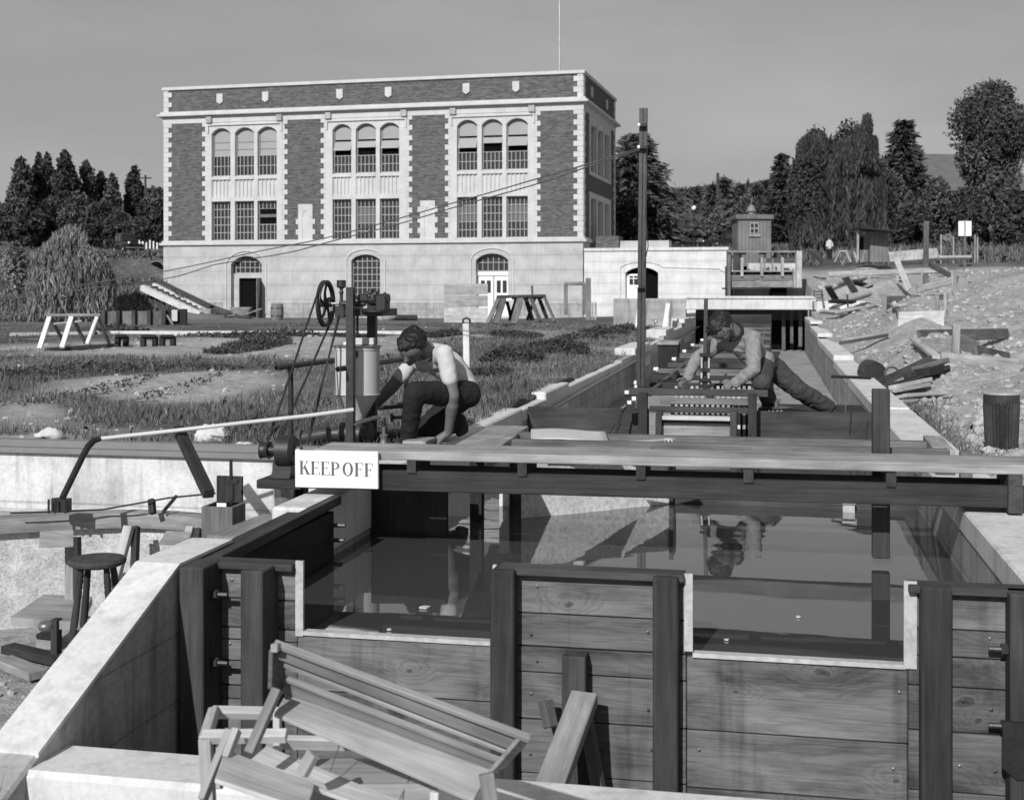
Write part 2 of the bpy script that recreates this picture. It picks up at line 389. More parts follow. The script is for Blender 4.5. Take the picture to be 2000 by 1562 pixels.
def terrain(x, y):
    x = np.asarray(x, float); y = np.asarray(y, float)
    D = y * CT - x * ST; Q = x * CT + y * ST
    u = 1000 + FPX * Q / np.maximum(D, 1)
    far = np.interp(D, [0, 64, 72, 80, 120, 200, 420, 900, 2000], [0, 0, 2.2, 3.4, 5.2, 9, 17, 26, 30])
    # ---- left field
    fl = .02 + .10 * fbm(x, y, 5, 3) + .16 * gs(x, y, -6.2, 15.6, 2.6, .9) + .10 * gs(x, y, -9, 27.5, 5, 1.4) + .12 * gs(x, y, -2.0 - 4, 36, 4, 3)
    fl = fl * sstep(9.2, 12.5, y) + .20 * fbm(x, y, 1.1, 9, 5) * sstep(10, 13, y) * (1 - sstep(40, 52, y))
    fl = fl - .22 * sstep(46, 62, D) * sstep(-3, -14, x) + .3 * sstep(45, 64, D) * sstep(-7, 0, x)
    bank = np.interp(D, [0, 60, 63, 72, 95, 120, 200, 420, 900, 2000], [-.22, -.22, -.1, 3.2, 4.0, 5.2, 9, 17, 26, 30])
    cut = sstep(150, 260, u + (D - 66) * 6)
    behind = sstep(73, 78, D)
    left = np.where(u < 420, bank * (1 - cut) + cut * np.where(D < 75, np.minimum(bank, -.22 + 2.0 * sstep(422, 300, u)), bank), fl)
    wl = sstep(56, 60, D)
    L = fl * (1 - wl) + np.where(u < 420, left, np.where(behind > 0, far, fl)) * wl
    # ---- right side heaps
    fr = np.interp(y, [0, 4, 5, 10, 16, 25, 35, 48, 58, 66, 72, 120, 200, 420, 900, 2000], [-.6, -.6, -.1, -.1, -.06, 0, .25, .8, 1.5, 2.3, 3.0, 5.2, 9, 17, 26, 30])
    hp = 1.75 * gs(x, y, 8.6, 38, 2.6, 5) + .85 * gs(x, y, 2.65, 26.5, .6, 3.2) + .4 * gs(x, y, 2.35, 19.5, .35, 1.3) + .6 * gs(x, y, 3.5, 33, .7, 1.8) + .45 * gs(x, y, 4.4, 22, .6, 1.5) + 1.0 * gs(x, y, 3.6, 52, 1.2, 3) + .5 * gs(x, y, 5.4, 27, 1.2, 4) + .25 * gs(x, y, 3.0, 16, .7, 2.5)
    hp = hp + (.36 * fbm(x, y, 1.7, 21) + .26 * fbm(x, y, .6, 31, 4)) * sstep(1.3, 1.9, x) * sstep(6, 10, y) * (1 - sstep(60, 75, y))
    fr = fr + hp * (1 - sstep(60, 72, y))
    fr = np.where((x < 1.5) & (y > 43) & (y < 60.5), np.minimum(fr, .55 + .25 * sstep(.6, 1.5, x)), fr)
    z = np.where(x < -.8, L, fr)
    z = z + .5 * fbm(x, y, 14, 41) * sstep(80, 110, D)
    # ---- cuts
    z = np.where((x <= -2.59) & (y < 9.05), -1.05 + .05 * fbm(x, y, .8, 51), z)
    z = np.where((x >= -2.57) & (x < 1.2) & (y < 44.5) & (y >= 4.5), -2.2, z)
    z = np.where((y < 4.5), np.where(y >= 4.2, -1.05, -.66 + .08 * fbm(x, y, .6, 61)), z)
    z = np.where((y < 4.5) & (x < -2.9), -.75 + .1 * fbm(x, y, .6, 61), z)
    return z
def veg_pave(x, y):
    D = y * CT - x * ST; u = 1000 + FPX * (x * CT + y * ST) / np.maximum(D, 1)
    veg = .72 + .9 * fbm(x, y, 2.6, 71) - .72 * gs(D, u, 15.2, 330, 1.0, 170) - .62 * gs(D, u, 26, 300, 2.4, 330) - .35 * gs(D, u, 12.5, 60, 1.2, 60) - .3 * gs(D, u, 31, 700, 3, 250)
    veg = np.where(x < -.8, veg, .12 + .5 * fbm(x, y, 3, 81) + .9 * sstep(62, 72, y))
    veg = np.where(D > 64, np.where(u < 420, .85, veg), veg); veg = np.where(D > 72, .9, veg)
    veg = np.where((x < -2.7) & (y < 9.05), .15, veg); veg = np.where(y < 4.5, .45, veg)
    pave = sstep(48, 50, D) * (1 - sstep(64, 66, D)) * sstep(-1, -3, x) * (1 - sstep(900, 1080, u)) * .9
    return np.clip(veg, 0, 1.2), np.clip(pave, 0, 1)
def axis(parts):
    out = []
    for a, b, st in parts: out += list(np.arange(a, b, st))
    return np.array(sorted(set(np.round(out, 4))))
gx = axis([(-900, -200, 100), (-200, -60, 20), (-60, -20, 4), (-20, -12, .7), (-12, -2.7, .22), (-2.5, 1.19, .43), (1.2, 5, .1), (5, 8, .2), (8, 14, .6), (14, 40, 3), (40, 200, 20), (200, 1001, 100), (-2.7, -2.69, .2), (-2.6, -2.59, .2), (-2.56, -2.55, .2), (1.19, 1.2, .2)])
gy = axis([(-60, -4, 8), (-4, 4.2, .5), (4.2, 4.51, .1), (4.6, 9.0, .4), (9.04, 9.06, .02), (9.1, 26, .12), (26, 60, .3), (60, 80, .8), (80, 140, 4), (140, 400, 20), (400, 2001, 160)])
GX, GY = np.meshgrid(gx, gy); GZ = terrain(GX, GY)
me = bpy.data.meshes.new('ground'); nx, ny = len(gx), len(gy)
idx = np.arange(nx * ny).reshape(ny, nx)
me.from_pydata(np.stack([GX, GY, GZ], -1).reshape(-1, 3).tolist(), [], np.stack([idx[:-1, :-1], idx[:-1, 1:], idx[1:, 1:], idx[1:, :-1]], -1).reshape(-1, 4).tolist())
vg, pv = veg_pave(GX, GY)
for nm, a in (('veg', vg), ('pave', pv)):
    t = me.attributes.new(nm, 'FLOAT', 'POINT'); t.data.foreach_set('value', a.reshape(-1).astype(np.float32))
me.shade_smooth(); me.set_sharp_from_angle(angle=math.radians(60))
o = link_mesh('ground', me, 'ground', world=False); o['kind'] = 'structure'
def gz(x, y): return float(terrain(np.array([x]), np.array([y]))[0])
def drop(p): return Vector((p[0], p[1], gz(p[0], p[1])))
def gd(u, v, D):
    """a point on the terrain along image column u at camera depth D"""
    p = at(u, v, D); return drop(p)
# ---------------------------------------------------------------- water and channel bed
WZ = -.33
b = MB(); b.quad((-2.52, 5.42, WZ), (1.02, 5.42, WZ), (1.02, 13.1, WZ), (-2.52, 13.1, WZ)); o = b.build('water', 'water'); o['kind'] = 'structure'
b = MB(); b.quad((-2.52, 5.3, -1.7), (1.02, 5.3, -1.7), (1.02, 13.1, -1.7), (-2.52, 13.1, -1.7)); b.quad((-2.52, 13.1, -.55), (1.02, 13.1, -.55), (1.02, 50, -.8), (-2.52, 50, -.8))
o = b.build('channel_floor', 'channel_bed'); o['kind'] = 'structure'
# ---------------------------------------------------------------- brick laboratory building
BA = math.radians(14.0); BW_, Q0, D0 = 23.9, 3.67, 66.0
def Fx(u):
    a = (u - 1000) / FPX
    return BW_ - (Q0 - a * D0) / (math.cos(BA) + a * math.sin(BA))
def Fz(u, v):
    t = BW_ - Fx(u); d = D0 + t * math.sin(BA); return EYE - (v - HOR) / FPX * d
ql, dl = Q0 - BW_ * math.cos(BA), D0 + BW_ * math.sin(BA)
bl = R_ * ql + F_ * dl; BROT = TH - BA
bld = thing('brick_building', 'large brick building with pale stone base, quoins and three tall window bays', 'building', (bl.x, bl.y, 0), BROT)
def bpt(a, o, z):
    """a point on the facade in the world: along, outward, height"""
    return Vector((bl.x, bl.y, 0)) + Vector((math.cos(BROT), math.sin(BROT), 0)) * a + Vector((math.sin(BROT), -math.cos(BROT), 0)) * o + Z_ * z
class Fr:
    def __init__(s, side, W=BW_): s.side = side; s.W = W
    def p(s, a, o, z): return (a, -o, z) if not s.side else (s.W + o, a, z)
    def box(s, m, a0, a1, o0, o1, z0, z1, tone=None):
        p, q = s.p(a0, o0, z0), s.p(a1, o1, z1)
        m.box(min(p[0], q[0]), max(p[0], q[0]), min(p[1], q[1]), max(p[1], q[1]), z0, z1, tone)
    def prism(s, m, poly, o0, o1):
        if not s.side: m.prism(poly, (0, -o0, 0), (1, 0, 0), (0, 0, 1), (0, o0 - o1, 0))
        else: m.prism(poly, (s.W + o0, 0, 0), (0, 1, 0), (0, 0, 1), (o1 - o0, 0, 0))
FRONT, SIDE = Fr(False), Fr(True)
zL, zF, zC, zP, zT = 3.84, 10.58, 10.97, 12.45, 12.63     # ledge, frieze, cornice, parapet, top
BD = 10.0
def arch(a0, a1, zs, zc, n=10):
    """points of a flat arch from left spring to right spring"""
    return [(a0 + (a1 - a0) * i / n, zs + (zc - zs) * (1 - (2 * i / n - 1) ** 2) ** .8) for i in range(n + 1)]
def over_arch(a0, a1, zs, zc, ztop):
    return [(a0, zs), (a0, ztop), (a1, ztop), (a1, zs)] + arch(a0, a1, zs, zc)[1:-1][::-1]
def LB(name, m, mat, parent=bld, **k): return m.build(name, mat, parent, world=False, **k)
bays = [(405, 552, [(414, 450), (459, 496), (503, 541)]), (637, 795, [(650, 686), (695, 734), (742, 780)]), (880, 1045, [(893, 932), (941, 981), (989, 1031)])]
BX = [(Fx(a), Fx(b), [(Fx(c), Fx(d)) for c, d in w]) for a, b, w in bays]
gops = [(Fx(452), Fx(512), -.35, Fz(480, 516), Fz(480, 500)), (Fx(687), Fx(743), Fz(715, 588), Fz(715, 508), Fz(715, 497)), (Fx(930), Fx(993), -.1, Fz(960, 508), Fz(960, 495))]
# brick walls
m = MB(); xs = [0] + [x for b in BX for x in b[:2]] + [BW_]
for a, b in zip(xs[0::2], xs[1::2]): FRONT.box(m, a, b, -.4, 0, zL, zF)
FRONT.box(m, .02, BW_ - .02, -.4, 0, zC, zP)
SIDE_B = (1.6, 8.3)
SIDE.box(m, .4, SIDE_B[0], -.4, 0, zL, zF); SIDE.box(m, SIDE_B[1], BD, -.4, 0, zL, zF); SIDE.box(m, SIDE_B[0], SIDE_B[1], -.4, 0, 6.5, 7.4)
SIDE.box(m, .4, BD, -.4, 0, zC, zP)
m.box(0, .4, .4, BD, zL, zP); m.box(.4, BW_ - .4, BD - .4, BD, zL, zP)
LB('brick_wall', m, 'brick')
m = MB(); FRONT.box(m, .3, BW_ - .3, -BD + .3, -.3, 11.6, 11.7); LB('roof', m, 'roof')
m = MB(); FRONT.box(m, .5, BW_ - .5, -BD + .5, -1.2, 3.7, 11.5); LB('interior', m, 'black')
# stone base with openings
m = MB(); xs = [0] + [x for g in gops for x in g[:2]] + [BW_]
for a, b in zip(xs[0::2], xs[1::2]): FRONT.box(m, a, b, -.5, .06, -1.2, zL - .02)
for a0, a1, z0, zs, zc in gops:
    FRONT.prism(m, over_arch(a0, a1, zs, zc, zL - .02), -.5, .06); FRONT.box(m, a0, a1, -.5, .06, -1.2, z0)
SIDE.box(m, .5, BD, -.5, .06, -1.2, zL - .02); m.box(-.06, .5, .5, BD, -1.2, zL - .02)
LB('stone_base', m, 'stone')
m = MB(); FRONT.box(m, -.09, gops[0][0] - .5, .06, .1, -1.2, .62); FRONT.box(m, gops[0][1] + .6, gops[2][0] - .5, .06, .1, -1.2, .62); FRONT.box(m, gops[2][1] + .5, BW_ + .02, .06, .1, -1.2, .62)
LB('plinth', m, 'concrete_form')
# hood moulds round the ground openings
for a0, a1, z0, zs, zc in gops:
    e = .28; m = MB()
    pts = [(a0 - e, max(z0, 0)), (a0 - e, zs)] + [(x + (x - (a0 + a1) / 2) * .18, z + e) for x, z in arch(a0, a1, zs, zc)] + [(a1 + e, zs), (a1 + e, max(z0, 0))]
    for p, q in zip(pts, pts[1:]): m.beam((p[0], -.07, p[1]), (q[0], -.07, q[1]), .06, .1, up=(0, -1, 0))
    LB('hood_mould', m, 'terra_cotta')
# bands
m = MB()
def band(m, z0, z1, o):
    m.box(-o, BW_ + o, -o, 0, z0, z1); m.box(BW_, BW_ + o, 0, BD + o, z0, z1); m.box(-o, 0, 0, BD, z0, z1)
band(m, zL - .06, zL + .09, .2); band(m, zL + .09, zL + .2, .1); LB('ledge', m, 'terra_cotta', bevel=.02)
m = MB(); band(m, zC, zC + .13, .3); band(m, zC + .13, zC + .27, .16); band(m, zC - .08, zC, .1); LB('cornice', m, 'terra_cotta', bevel=.02)
m = MB(); band(m, zF, zC - .08, .04); LB('frieze', m, 'terra_cotta')
m = MB(); band(m, zP, zT, .1); m.box(0, BW_, 0, .45, zP, zT - .01); m.box(BW_ - .45, BW_, .45, BD, zP, zT - .01); m.box(0, .45, .45, BD, zP, zT - .01); LB('parapet_coping', m, 'terra_cotta', bevel=.02)
# quoins
def quoin(fr, a, sgn, z0, z1, wide=.5, nar=.3, h=.275, o=.035):
    m = MB(); z = z0; k = 0
    while z < z1 - .05:
        w = wide if k % 2 else nar; zz = min(z + h, z1)
        fr.box(m, min(a, a + sgn * w), max(a, a + sgn * w), -.02, o, z + .006, zz - .006); z += h; k += 1
    return m
for fr, a, s in [(FRONT, 0, 1), (FRONT, BW_, -1), (SIDE, .04, 1), (SIDE, BD, -1)]:
    LB('quoin', quoin(fr, a, s, zL + .2, zF), 'terra_cotta'); LB('quoin', quoin(fr, a, s, zC + .27, zP), 'terra_cotta')
for a0, a1, _ in BX:
    LB('quoin', quoin(FRONT, a0, -1, zL + .2, zF, .3, .12), 'terra_cotta'); LB('quoin', quoin(FRONT, a1, 1, zL + .2, zF, .3, .12), 'terra_cotta')
# frieze bosses
for a0, a1, _ in BX:
    for a in (a0 + .15, a1 - .15):
        m = MB(); FRONT.box(m, a - .17, a + .17, .04, .2, zF - .05, zC - .08); LB('frieze_block', m, 'rubble', bevel=.03)
# parapet shields
for u, v in [(430, 193), (519, 189), (664, 184), (759, 180), (911, 173), (1008, 169)]:
    a = Fx(u); z = Fz(u, v); m = MB()
    FRONT.prism(m, [(a - .19, z + .26), (a + .19, z + .26), (a + .19, z - .2), (a, z - .32), (a - .19, z - .2)], .0, .09); LB('shield_block', m, 'terra_cotta', bevel=.015)
for a in (2.2, 6.9):
    m = MB(); SIDE.prism(m, [(a - .2, 12.1), (a + .2, 12.1), (a + .2, 11.62), (a, 11.5), (a - .2, 11.62)], 0, .09); LB('shield_block', m, 'terra_cotta', bevel=.015)
# windows
def window(fr, a0, a1, z0, z1, zc=None, cols=5, rows=4, style='plain', par=bld, deep=.2):
    m = MB(); f = .05; t = .02; o0, o1 = -deep - .04, -deep
    fr.box(m, a0, a0 + f, o0, o1 + .02, z0, z1); fr.box(m, a1 - f, a1, o0, o1 + .02, z0, z1); fr.box(m, a0 + f, a1 - f, o0, o1 + .02, z0, z0 + f)
    zt = zc or z1
    fr.box(m, a0 + f, a1 - f, o0, o1, zt - f, zt)
    zg = z0 + (zt - z0) * {'plain': 1, 'blind': .42, 'open': .36, 'half': 1, 'vent': 1}[style]
    for i in range(1, cols): x = a0 + (a1 - a0) * i / cols; fr.box(m, x - t, x + t, o0, o1, z0, zg)
    rr = rows if style in ('plain', 'half', 'vent') else 2
    for i in range(1, rr + (style not in ('plain', 'half', 'vent'))): z = z0 + (zg - z0) * i / rr; fr.box(m, a0, a1, o0, o1 + .005, z - t, z + t)
    w = LB('window', m, 'sash', par)
    g = MB(); fr.box(g, a0, a1, o0 - .04, o0 - .02, z0, zt); g.build('pane', 'glass_dark', w, world=False)
    ang = lambda zb, ztt, k: (fr.p(a0 + .04, k, zb), fr.p(a1 - .04, k, zb), fr.p(a1 - .04, -deep - .02, ztt), fr.p(a0 + .04, -deep - .02, ztt))
    if style == 'blind':
        g = MB(); fr.box(g, a0, a1, o0 - .018, o0 - .012, zg, zt); g.build('blind', 'blind', w, world=False)
        g = MB(); fr.box(g, a0, a1, o0 - .01, o0, zg + (zt - zg) * .48, zg + (zt - zg) * .5); fr.box(g, a0, a1, o0 - .01, o0, zg + (zt - zg) * .22, zg + (zt - zg) * .24); g.build('blind_bar', 'blind_dim', w, world=False)
    if style == 'open':
        h = zt - z0; k = rnd.uniform(.0, .1)
        g = MB(); fr.box(g, a0, a1, o0 - .018, o0 - .012, z0 + h * .69, zt); g.build('blind', 'blind', w, world=False)
        g = MB(); fr.box(g, a0, a1, o0 - .018, o0 - .01, zg, z0 + h * .69); g.build('opening', 'black', w, world=False)
        g = MB(); q = ang(z0 + h * (.44 + k * 1.2), z0 + h * .65, -deep + .26 - k * 1.2); g.quad(*q); g.build('vent_sash', 'blind', w, world=False)
    if style == 'half':
        h = zt - z0; g = MB(); fr.box(g, a0, a1, o0 - .018, o0 - .012, z0 + h * .42, z0 + h * .82); g.build('blind', 'blind_dim', w, world=False)
    if style == 'vent':
        h = zt - z0; g = MB(); fr.box(g, a0, a1, o1, o1 + .01, z0 + h * .42, z0 + h * .8); g.build('opening', 'black', w, world=False)
        g = MB(); g.quad(*ang(z0 + h * .58, z0 + h * .68, -deep + .14)); g.build('vent_sash', 'blind_dim', w, world=False)
    return w
def bay(fr, a0, a1, wins, styles, zU=(7.6, 9.96, 10.26), zD=(4.04, 6.2)):
    m = MB(); o0, o1 = -.35, .05; e = [a0] + [x for w in wins for x in w] + [a1]
    for i, (a, b) in enumerate(zip(e[0::2], e[1::2])):
        k = o1 if i in (0, 3) else o1 - .04
        fr.box(m, a, b, o0, k, zL + .2, zU[1])
    for a, b in wins: fr.prism(m, over_arch(a, b, zU[1], zU[2], zF), o0, o1 - .04)
    for i, (a, b) in enumerate(zip(e[0::2], e[1::2])): fr.box(m, a, b, o0, o1 - .04, zU[1], zF)
    fr.box(m, a0, a1, o1 - .04, o1 + .05, zU[2] + .14, zU[2] + .24); fr.box(m, a0, a0 + .1, o1, o1 + .05, zU[1], zU[2] + .14); fr.box(m, a1 - .1, a1, o1, o1 + .05, zU[1], zU[2] + .14)
    LB('window_surround', m, 'terra_cotta', bevel=.012)
    for a, b in wins:
        sp = MB(); fr.box(sp, a, b, o0, -.08, zD[1], zU[0]); fr.box(sp, a, b, -.08, .04, zU[0] - .2, zU[0] - .04); fr.box(sp, a, b, -.08, .02, zD[1], zD[1] + .22)
        n = 5
        for i in range(n + 1): x = a + (b - a) * i / n; fr.box(sp, max(a, x - .035), min(b, x + .035), -.08, -.02, zD[1] + .22, zU[0] - .2)
        LB('spandrel', sp, 'terra_cotta'); sp = MB(); fr.box(sp, a, b, o0, .06, zL + .2, zD[0]); LB('window_sill', sp, 'terra_cotta')
    for (a, b), s in zip(wins, styles[0]): window(fr, a, b, zU[0], zU[1], zU[2], style=s)
    for (a, b), s in zip(wins, styles[1]): window(fr, a, b, zD[0], zD[1], None, style=s, rows=5)
bay(FRONT, *BX[0], [['blind'] * 3, ['plain', 'plain', 'vent']])
bay(FRONT, *BX[1], [['open'] * 3, ['plain', 'half', 'plain']])
bay(FRONT, *BX[2], [['open'] * 3, ['half', 'plain', 'half']])
sw = [(2.0, 3.7), (4.1, 5.8), (6.2, 7.9)]
m = MB(); e = [SIDE_B[0]] + [x for w_ in sw for x in w_] + [SIDE_B[1]]
for a, b in zip(e[0::2], e[1::2]): SIDE.box(m, a, b, -.35, .05, zL + .2, 6.5); SIDE.box(m, a, b, -.35, .05, 7.4, zF)
for a, b in sw: SIDE.box(m, a, b, -.35, .03, 6.2, 6.5); SIDE.box(m, a, b, -.35, .03, 7.4, 7.6); SIDE.box(m, a, b, -.35, .03, 10.1, zF)
LB('window_surround', m, 'terra_cotta')
for a, b in sw: window(SIDE, a, b, 7.6, 10.1, None, style='plain'); window(SIDE, a, b, zL + .2, 6.2, None, rows=5)
# niches
for u0, u1, vt, vb in [(583, 611, 399, 470), (821, 850, 392, 466)]:
    a0, a1 = Fx(u0), Fx(u1); z0, z1 = zL + .2, Fz((u0 + u1) / 2, vt); w3 = (a1 - a0); m = MB(); i0, i1 = a0 + w3 * .27, a1 - w3 * .27
    FRONT.box(m, a0, i0, -.2, .05, z0, z1 - .7); FRONT.box(m, i1, a1, -.2, .05, z0, z1 - .7); FRONT.prism(m, over_arch(i0, i1, z1 - .7, z1 - .35, z1), -.2, .05)
    FRONT.box(m, a0, i0, -.2, .05, z1 - .7, z1 - .69); FRONT.box(m, i0, i1, -.01, .018, z0, z1 - .3); FRONT.box(m, a0, i0, -.2, .05, z1 - .69, z1); FRONT.box(m, i1, a1, -.2, .05, z1 - .69, z1)
    z = z0; k = 0
    while z < z1 - .6:
        if k % 2: FRONT.box(m, a0 - .14, a0, -.02, .045, z, z + .28); FRONT.box(m, a1, a1 + .14, -.02, .045, z, z + .28)
        z += .28; k += 1
    LB('niche', m, 'terra_cotta')
# ground floor doors and window
a0, a1, z0, zs, zc = gops[1]; window(FRONT, a0, a1, z0, zs, zc, cols=6, rows=7)
a0, a1, z0, zs, zc = gops[0]; zt = Fz(480, 534)
window(FRONT, a0 + .12, a1, zt, zs, zc, cols=6, rows=3, deep=.3)
m = MB(); d0, d1, dz = Fx(463), Fx(509), Fz(486, 543)
FRONT.box(m, a0, d0, -.4, -.25, z0, zt); FRONT.box(m, d1, a1, -.4, -.25, z0, zt); FRONT.box(m, d0, d1, -.4, -.25, dz, zt); LB('door_frame', m, 'stone')
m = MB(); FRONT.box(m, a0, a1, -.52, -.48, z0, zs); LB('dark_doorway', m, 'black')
m = MB(); m.beam(FRONT.p(d1, .3 - .25, (z0 + dz) / 2), FRONT.p(d1 + .22, .95, (z0 + dz) / 2), .05, dz - z0 - .05); dr = LB('door', m, 'wood_grey', bevel=.01)
m = MB(); m.beam(FRONT.p(d1 + .1, .45, z0 + 1.0), FRONT.p(d1 + .12, .5, z0 + 1.0), .16, .6); m.build('door_panel', 'wood_mid', dr, world=False)
a0, a1, z0, zs, zc = gops[2]; zt = Fz(960, 530)
window(FRONT, a0, a1, zt, zs, zc, cols=6, rows=2, deep=.25)
m = MB(); FRONT.box(m, a0, a1, -.4, -.25, zt - .22, zt); LB('door_frame', m, 'paint_white')
mid = (a0 + a1) / 2
for p0, p1 in ((a0 + .03, mid - .02), (mid + .02, a1 - .03)):
    m = MB(); FRONT.box(m, p0, p1, -.38, -.32, z0, zt - .24); d = LB('door', m, 'paint_white', bevel=.01)
    wd = p1 - p0
    for q in (.17, .56):
        g = MB(); FRONT.box(g, p0 + wd * q, p0 + wd * (q + .27), -.33, -.31, z0 + 1.25, z0 + 1.9); g.build('door_pane', 'glass_dark', d, world=False)
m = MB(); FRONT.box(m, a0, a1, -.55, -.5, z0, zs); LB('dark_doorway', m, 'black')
m = MB(); m.tube([(Fx(1066), 3.5, 11.6), (Fx(1066), 3.5, 18.5)], .05, 10); LB('flagpole', m, 'galvanised')
# ---------------------------------------------------------------- low concrete annex
ax1 = BW_ + 7.35; zA = 3.28
anx = thing('concrete_annex', 'low new concrete wing with arched doorway joined to the brick building', 'building', tuple(bpt(BW_, 0, 0)), BROT)
INV[anx] = INV[bld]; anx.location = (0, 0, 0); anx.rotation_euler = (0, 0, 0)
anx.location = bpt(0, 0, 0); anx.rotation_euler = (0, 0, BROT)
da0, da1 = Fx(1222), Fx(1286); dzs, dzc, dz0 = Fz(1254, 533), Fz(1254, 522), Fz(1254, 602)
m = MB(); FRONT.box(m, BW_ + .07, da0, -.4, .11, -1.5, zA); FRONT.box(m, da1, ax1, -.4, .11, -1.5, zA); FRONT.prism(m, over_arch(da0, da1, dzs, dzc, zA), -.4, .11); FRONT.box(m, da0, da1, -.4, .11, -1.5, dz0)
m.box(ax1 - .4, ax1, .4, 9, -1.5, zA); m.box(BW_ + .1, ax1 - .4, .4, 9, zA - .3, zA - .02); LB('wall', m, 'concrete_new', anx)
m = MB(); FRONT.box(m, BW_ + .07, ax1 + .08, -.4, .19, zA, zA + .16); m.box(ax1 - .4, ax1 + .08, .4, 9, zA, zA + .16); LB('coping', m, 'concrete_pale', anx, bevel=.02)
pts = [(da0 - .25, dz0), (da0 - .25, dzs)] + [(x, z + .28) for x, z in arch(da0 - .25, da1 + .25, dzs, dzc)] + [(ax1 - .4, dzs + .18), (ax1 - .1, dzs)]
m = MB()
for p, q in zip(pts, pts[1:]): m.beam((p[0], -.12, p[1]), (q[0], -.12, q[1]), .04, .05, up=(0, -1, 0))
LB('moulding', m, 'stone', anx)
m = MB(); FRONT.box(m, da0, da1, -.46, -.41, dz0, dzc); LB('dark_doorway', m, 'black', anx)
dm = (da0 * .45 + da1 * .55)
m = MB(); FRONT.box(m, da0, dm, -.25, -.2, dz0, dzs - .05); d = LB('door', m, 'paint_white', anx, bevel=.01)
g = MB(); FRONT.box(g, da0 + .15, dm - .08, -.2, -.19, dz0 + 1.2, dzs - .15); g.build('door_pane', 'glass_dark', d, world=False)
g = MB()
for k in range(4): x = da0 + .15 + (dm - da0 - .23) * k / 3; FRONT.box(g, x - .02, x + .02, -.19, -.17, dz0 + 1.15, dzs - .1)
FRONT.box(g, da0 + .15, dm - .08, -.19, -.168, dz0 + 1.5, dz0 + 1.54); g.build('muntin', 'paint_white', d, world=False)
m = MB(); FRONT.box(m, da0 - .5, da0 + .1, .12, .45, dz0 - .3, dz0 + .22); LB('step_block', m, 'concrete_form', anx, bevel=.02)
m = MB(); FRONT.box(m, BW_ + .4, BW_ + 1.6, -3, -1.5, zA - .1, zA + .85); LB('roof_block', m, 'brick', anx); m = MB(); FRONT.box(m, BW_ + 1.62, BW_ + 4.2, -3, -1.8, zA - .1, zA + .6); LB('roof_block', m, 'stone', anx)
# ---------------------------------------------------------------- channel walls
XL, XR, XW = -2.5, 1.0, -2.55
def topz(y): return float(np.interp(y, [0, 12.8, 12.9, 21.5, 21.6, 30, 30.1, 36, 36.1, 60], [0, 0, .04, .04, .1, .1, .22, .22, .36, .45]))
wl_ = thing('channel_wall', 'left concrete wall of the water channel with stepped coping pads', 'wall', (XL - .15, 5.3, -1.7))
m = MB()
segs = [(5.5, 12.8), (12.8, 21.5), (21.5, 30), (30, 36), (36, 42.2)]
for a, b in segs: m.box(XL - .12, XL, a, b, -1.9, topz((a + b) / 2) - .06)
m.build('wall', 'concrete_form', wl_)
for y0, y1, z1, w in [(6.62, 12.75, .02, .2), (14.1, 15.75, .075, .22), (23.6, 26.5, .16, .38), (30.5, 33, .3, .46), (37, 40, .42, .5)]:
    m = MB(); m.box(XL - w, XL + .01, y0, y1, -.3, z1); m.build('coping_pad', 'concrete_pale', wl_, bevel=.015)
for y0, y1, z1 in [(12.75, 14.1, 0.0), (15.75, 23.6, .02), (26.5, 30.5, .1), (33, 37, .22), (40, 42.2, .38)]:
    m = MB(); m.box(XL - .12, XL + .008, y0, y1, -.12, z1); m.build('coping', 'concrete_pale', wl_, bevel=.01)
m = MB(); m.box(XL - .22, XL - .0, 5.5, 6.6, -1.2, -.06); m.build('wall_end', 'concrete_form', wl_, bevel=.01)
m = MB(); m.beam((XL + .03, 5.42, -.02), (XL + .03, 7.05, -.0), .05, .05); m.beam((XL - .05, 5.42, -.03), (XL - .05, 6.6, -.02), .09, .04); o = m.build('rail', 'wood_dark', wl_)
# dark timber lining inside the left wall
m = MB()
for k in range(4): m.box(XL + .004, XL + .045, 5.42, 6.95, -.05 - .28 * (k + 1) + .006, -.05 - .28 * k)
lin = m.build('timber_lining', 'wood_black'); tag(lin, 'dark plank lining bolted to the inside of the left channel wall beside the bulkhead', 'lining')
for k, (y, z) in enumerate([(6.9, -.12), (6.85, -.33), (6.88, -.2)]):
    m = MB(); m.tube([(XL + .045, y, z), (XL + .13, y, z)], .012, 8); m.build('bolt', 'iron_worn', lin)
wr_ = thing('channel_wall', 'right concrete wall of the water channel beside the dirt heaps', 'wall', (XR + .15, 5.3, -1.7))
m = MB(); 
for a, b in [(4.34, 13.2), (13.2, 22.2), (22.2, 30), (30, 36), (36, 42.2)]: m.box(XR, XR + .3, a, b, -1.9, topz((a + b) / 2) - .05)
m.build('wall', 'concrete_form', wr_)
for y0, y1, dx, z0 in [(4.34, 13.2, .02, .0), (13.2, 22.2, .0, .02), (22.2, 30, .0, .1), (30, 36, .0, .22), (36, 42.2, 0, .36)]:
    m = MB(); m.box(XR - .006, XR + .33 + dx, y0, y1, z0 - .1, z0 + .035); m.build('coping', 'concrete_pale', wr_, bevel=.012)
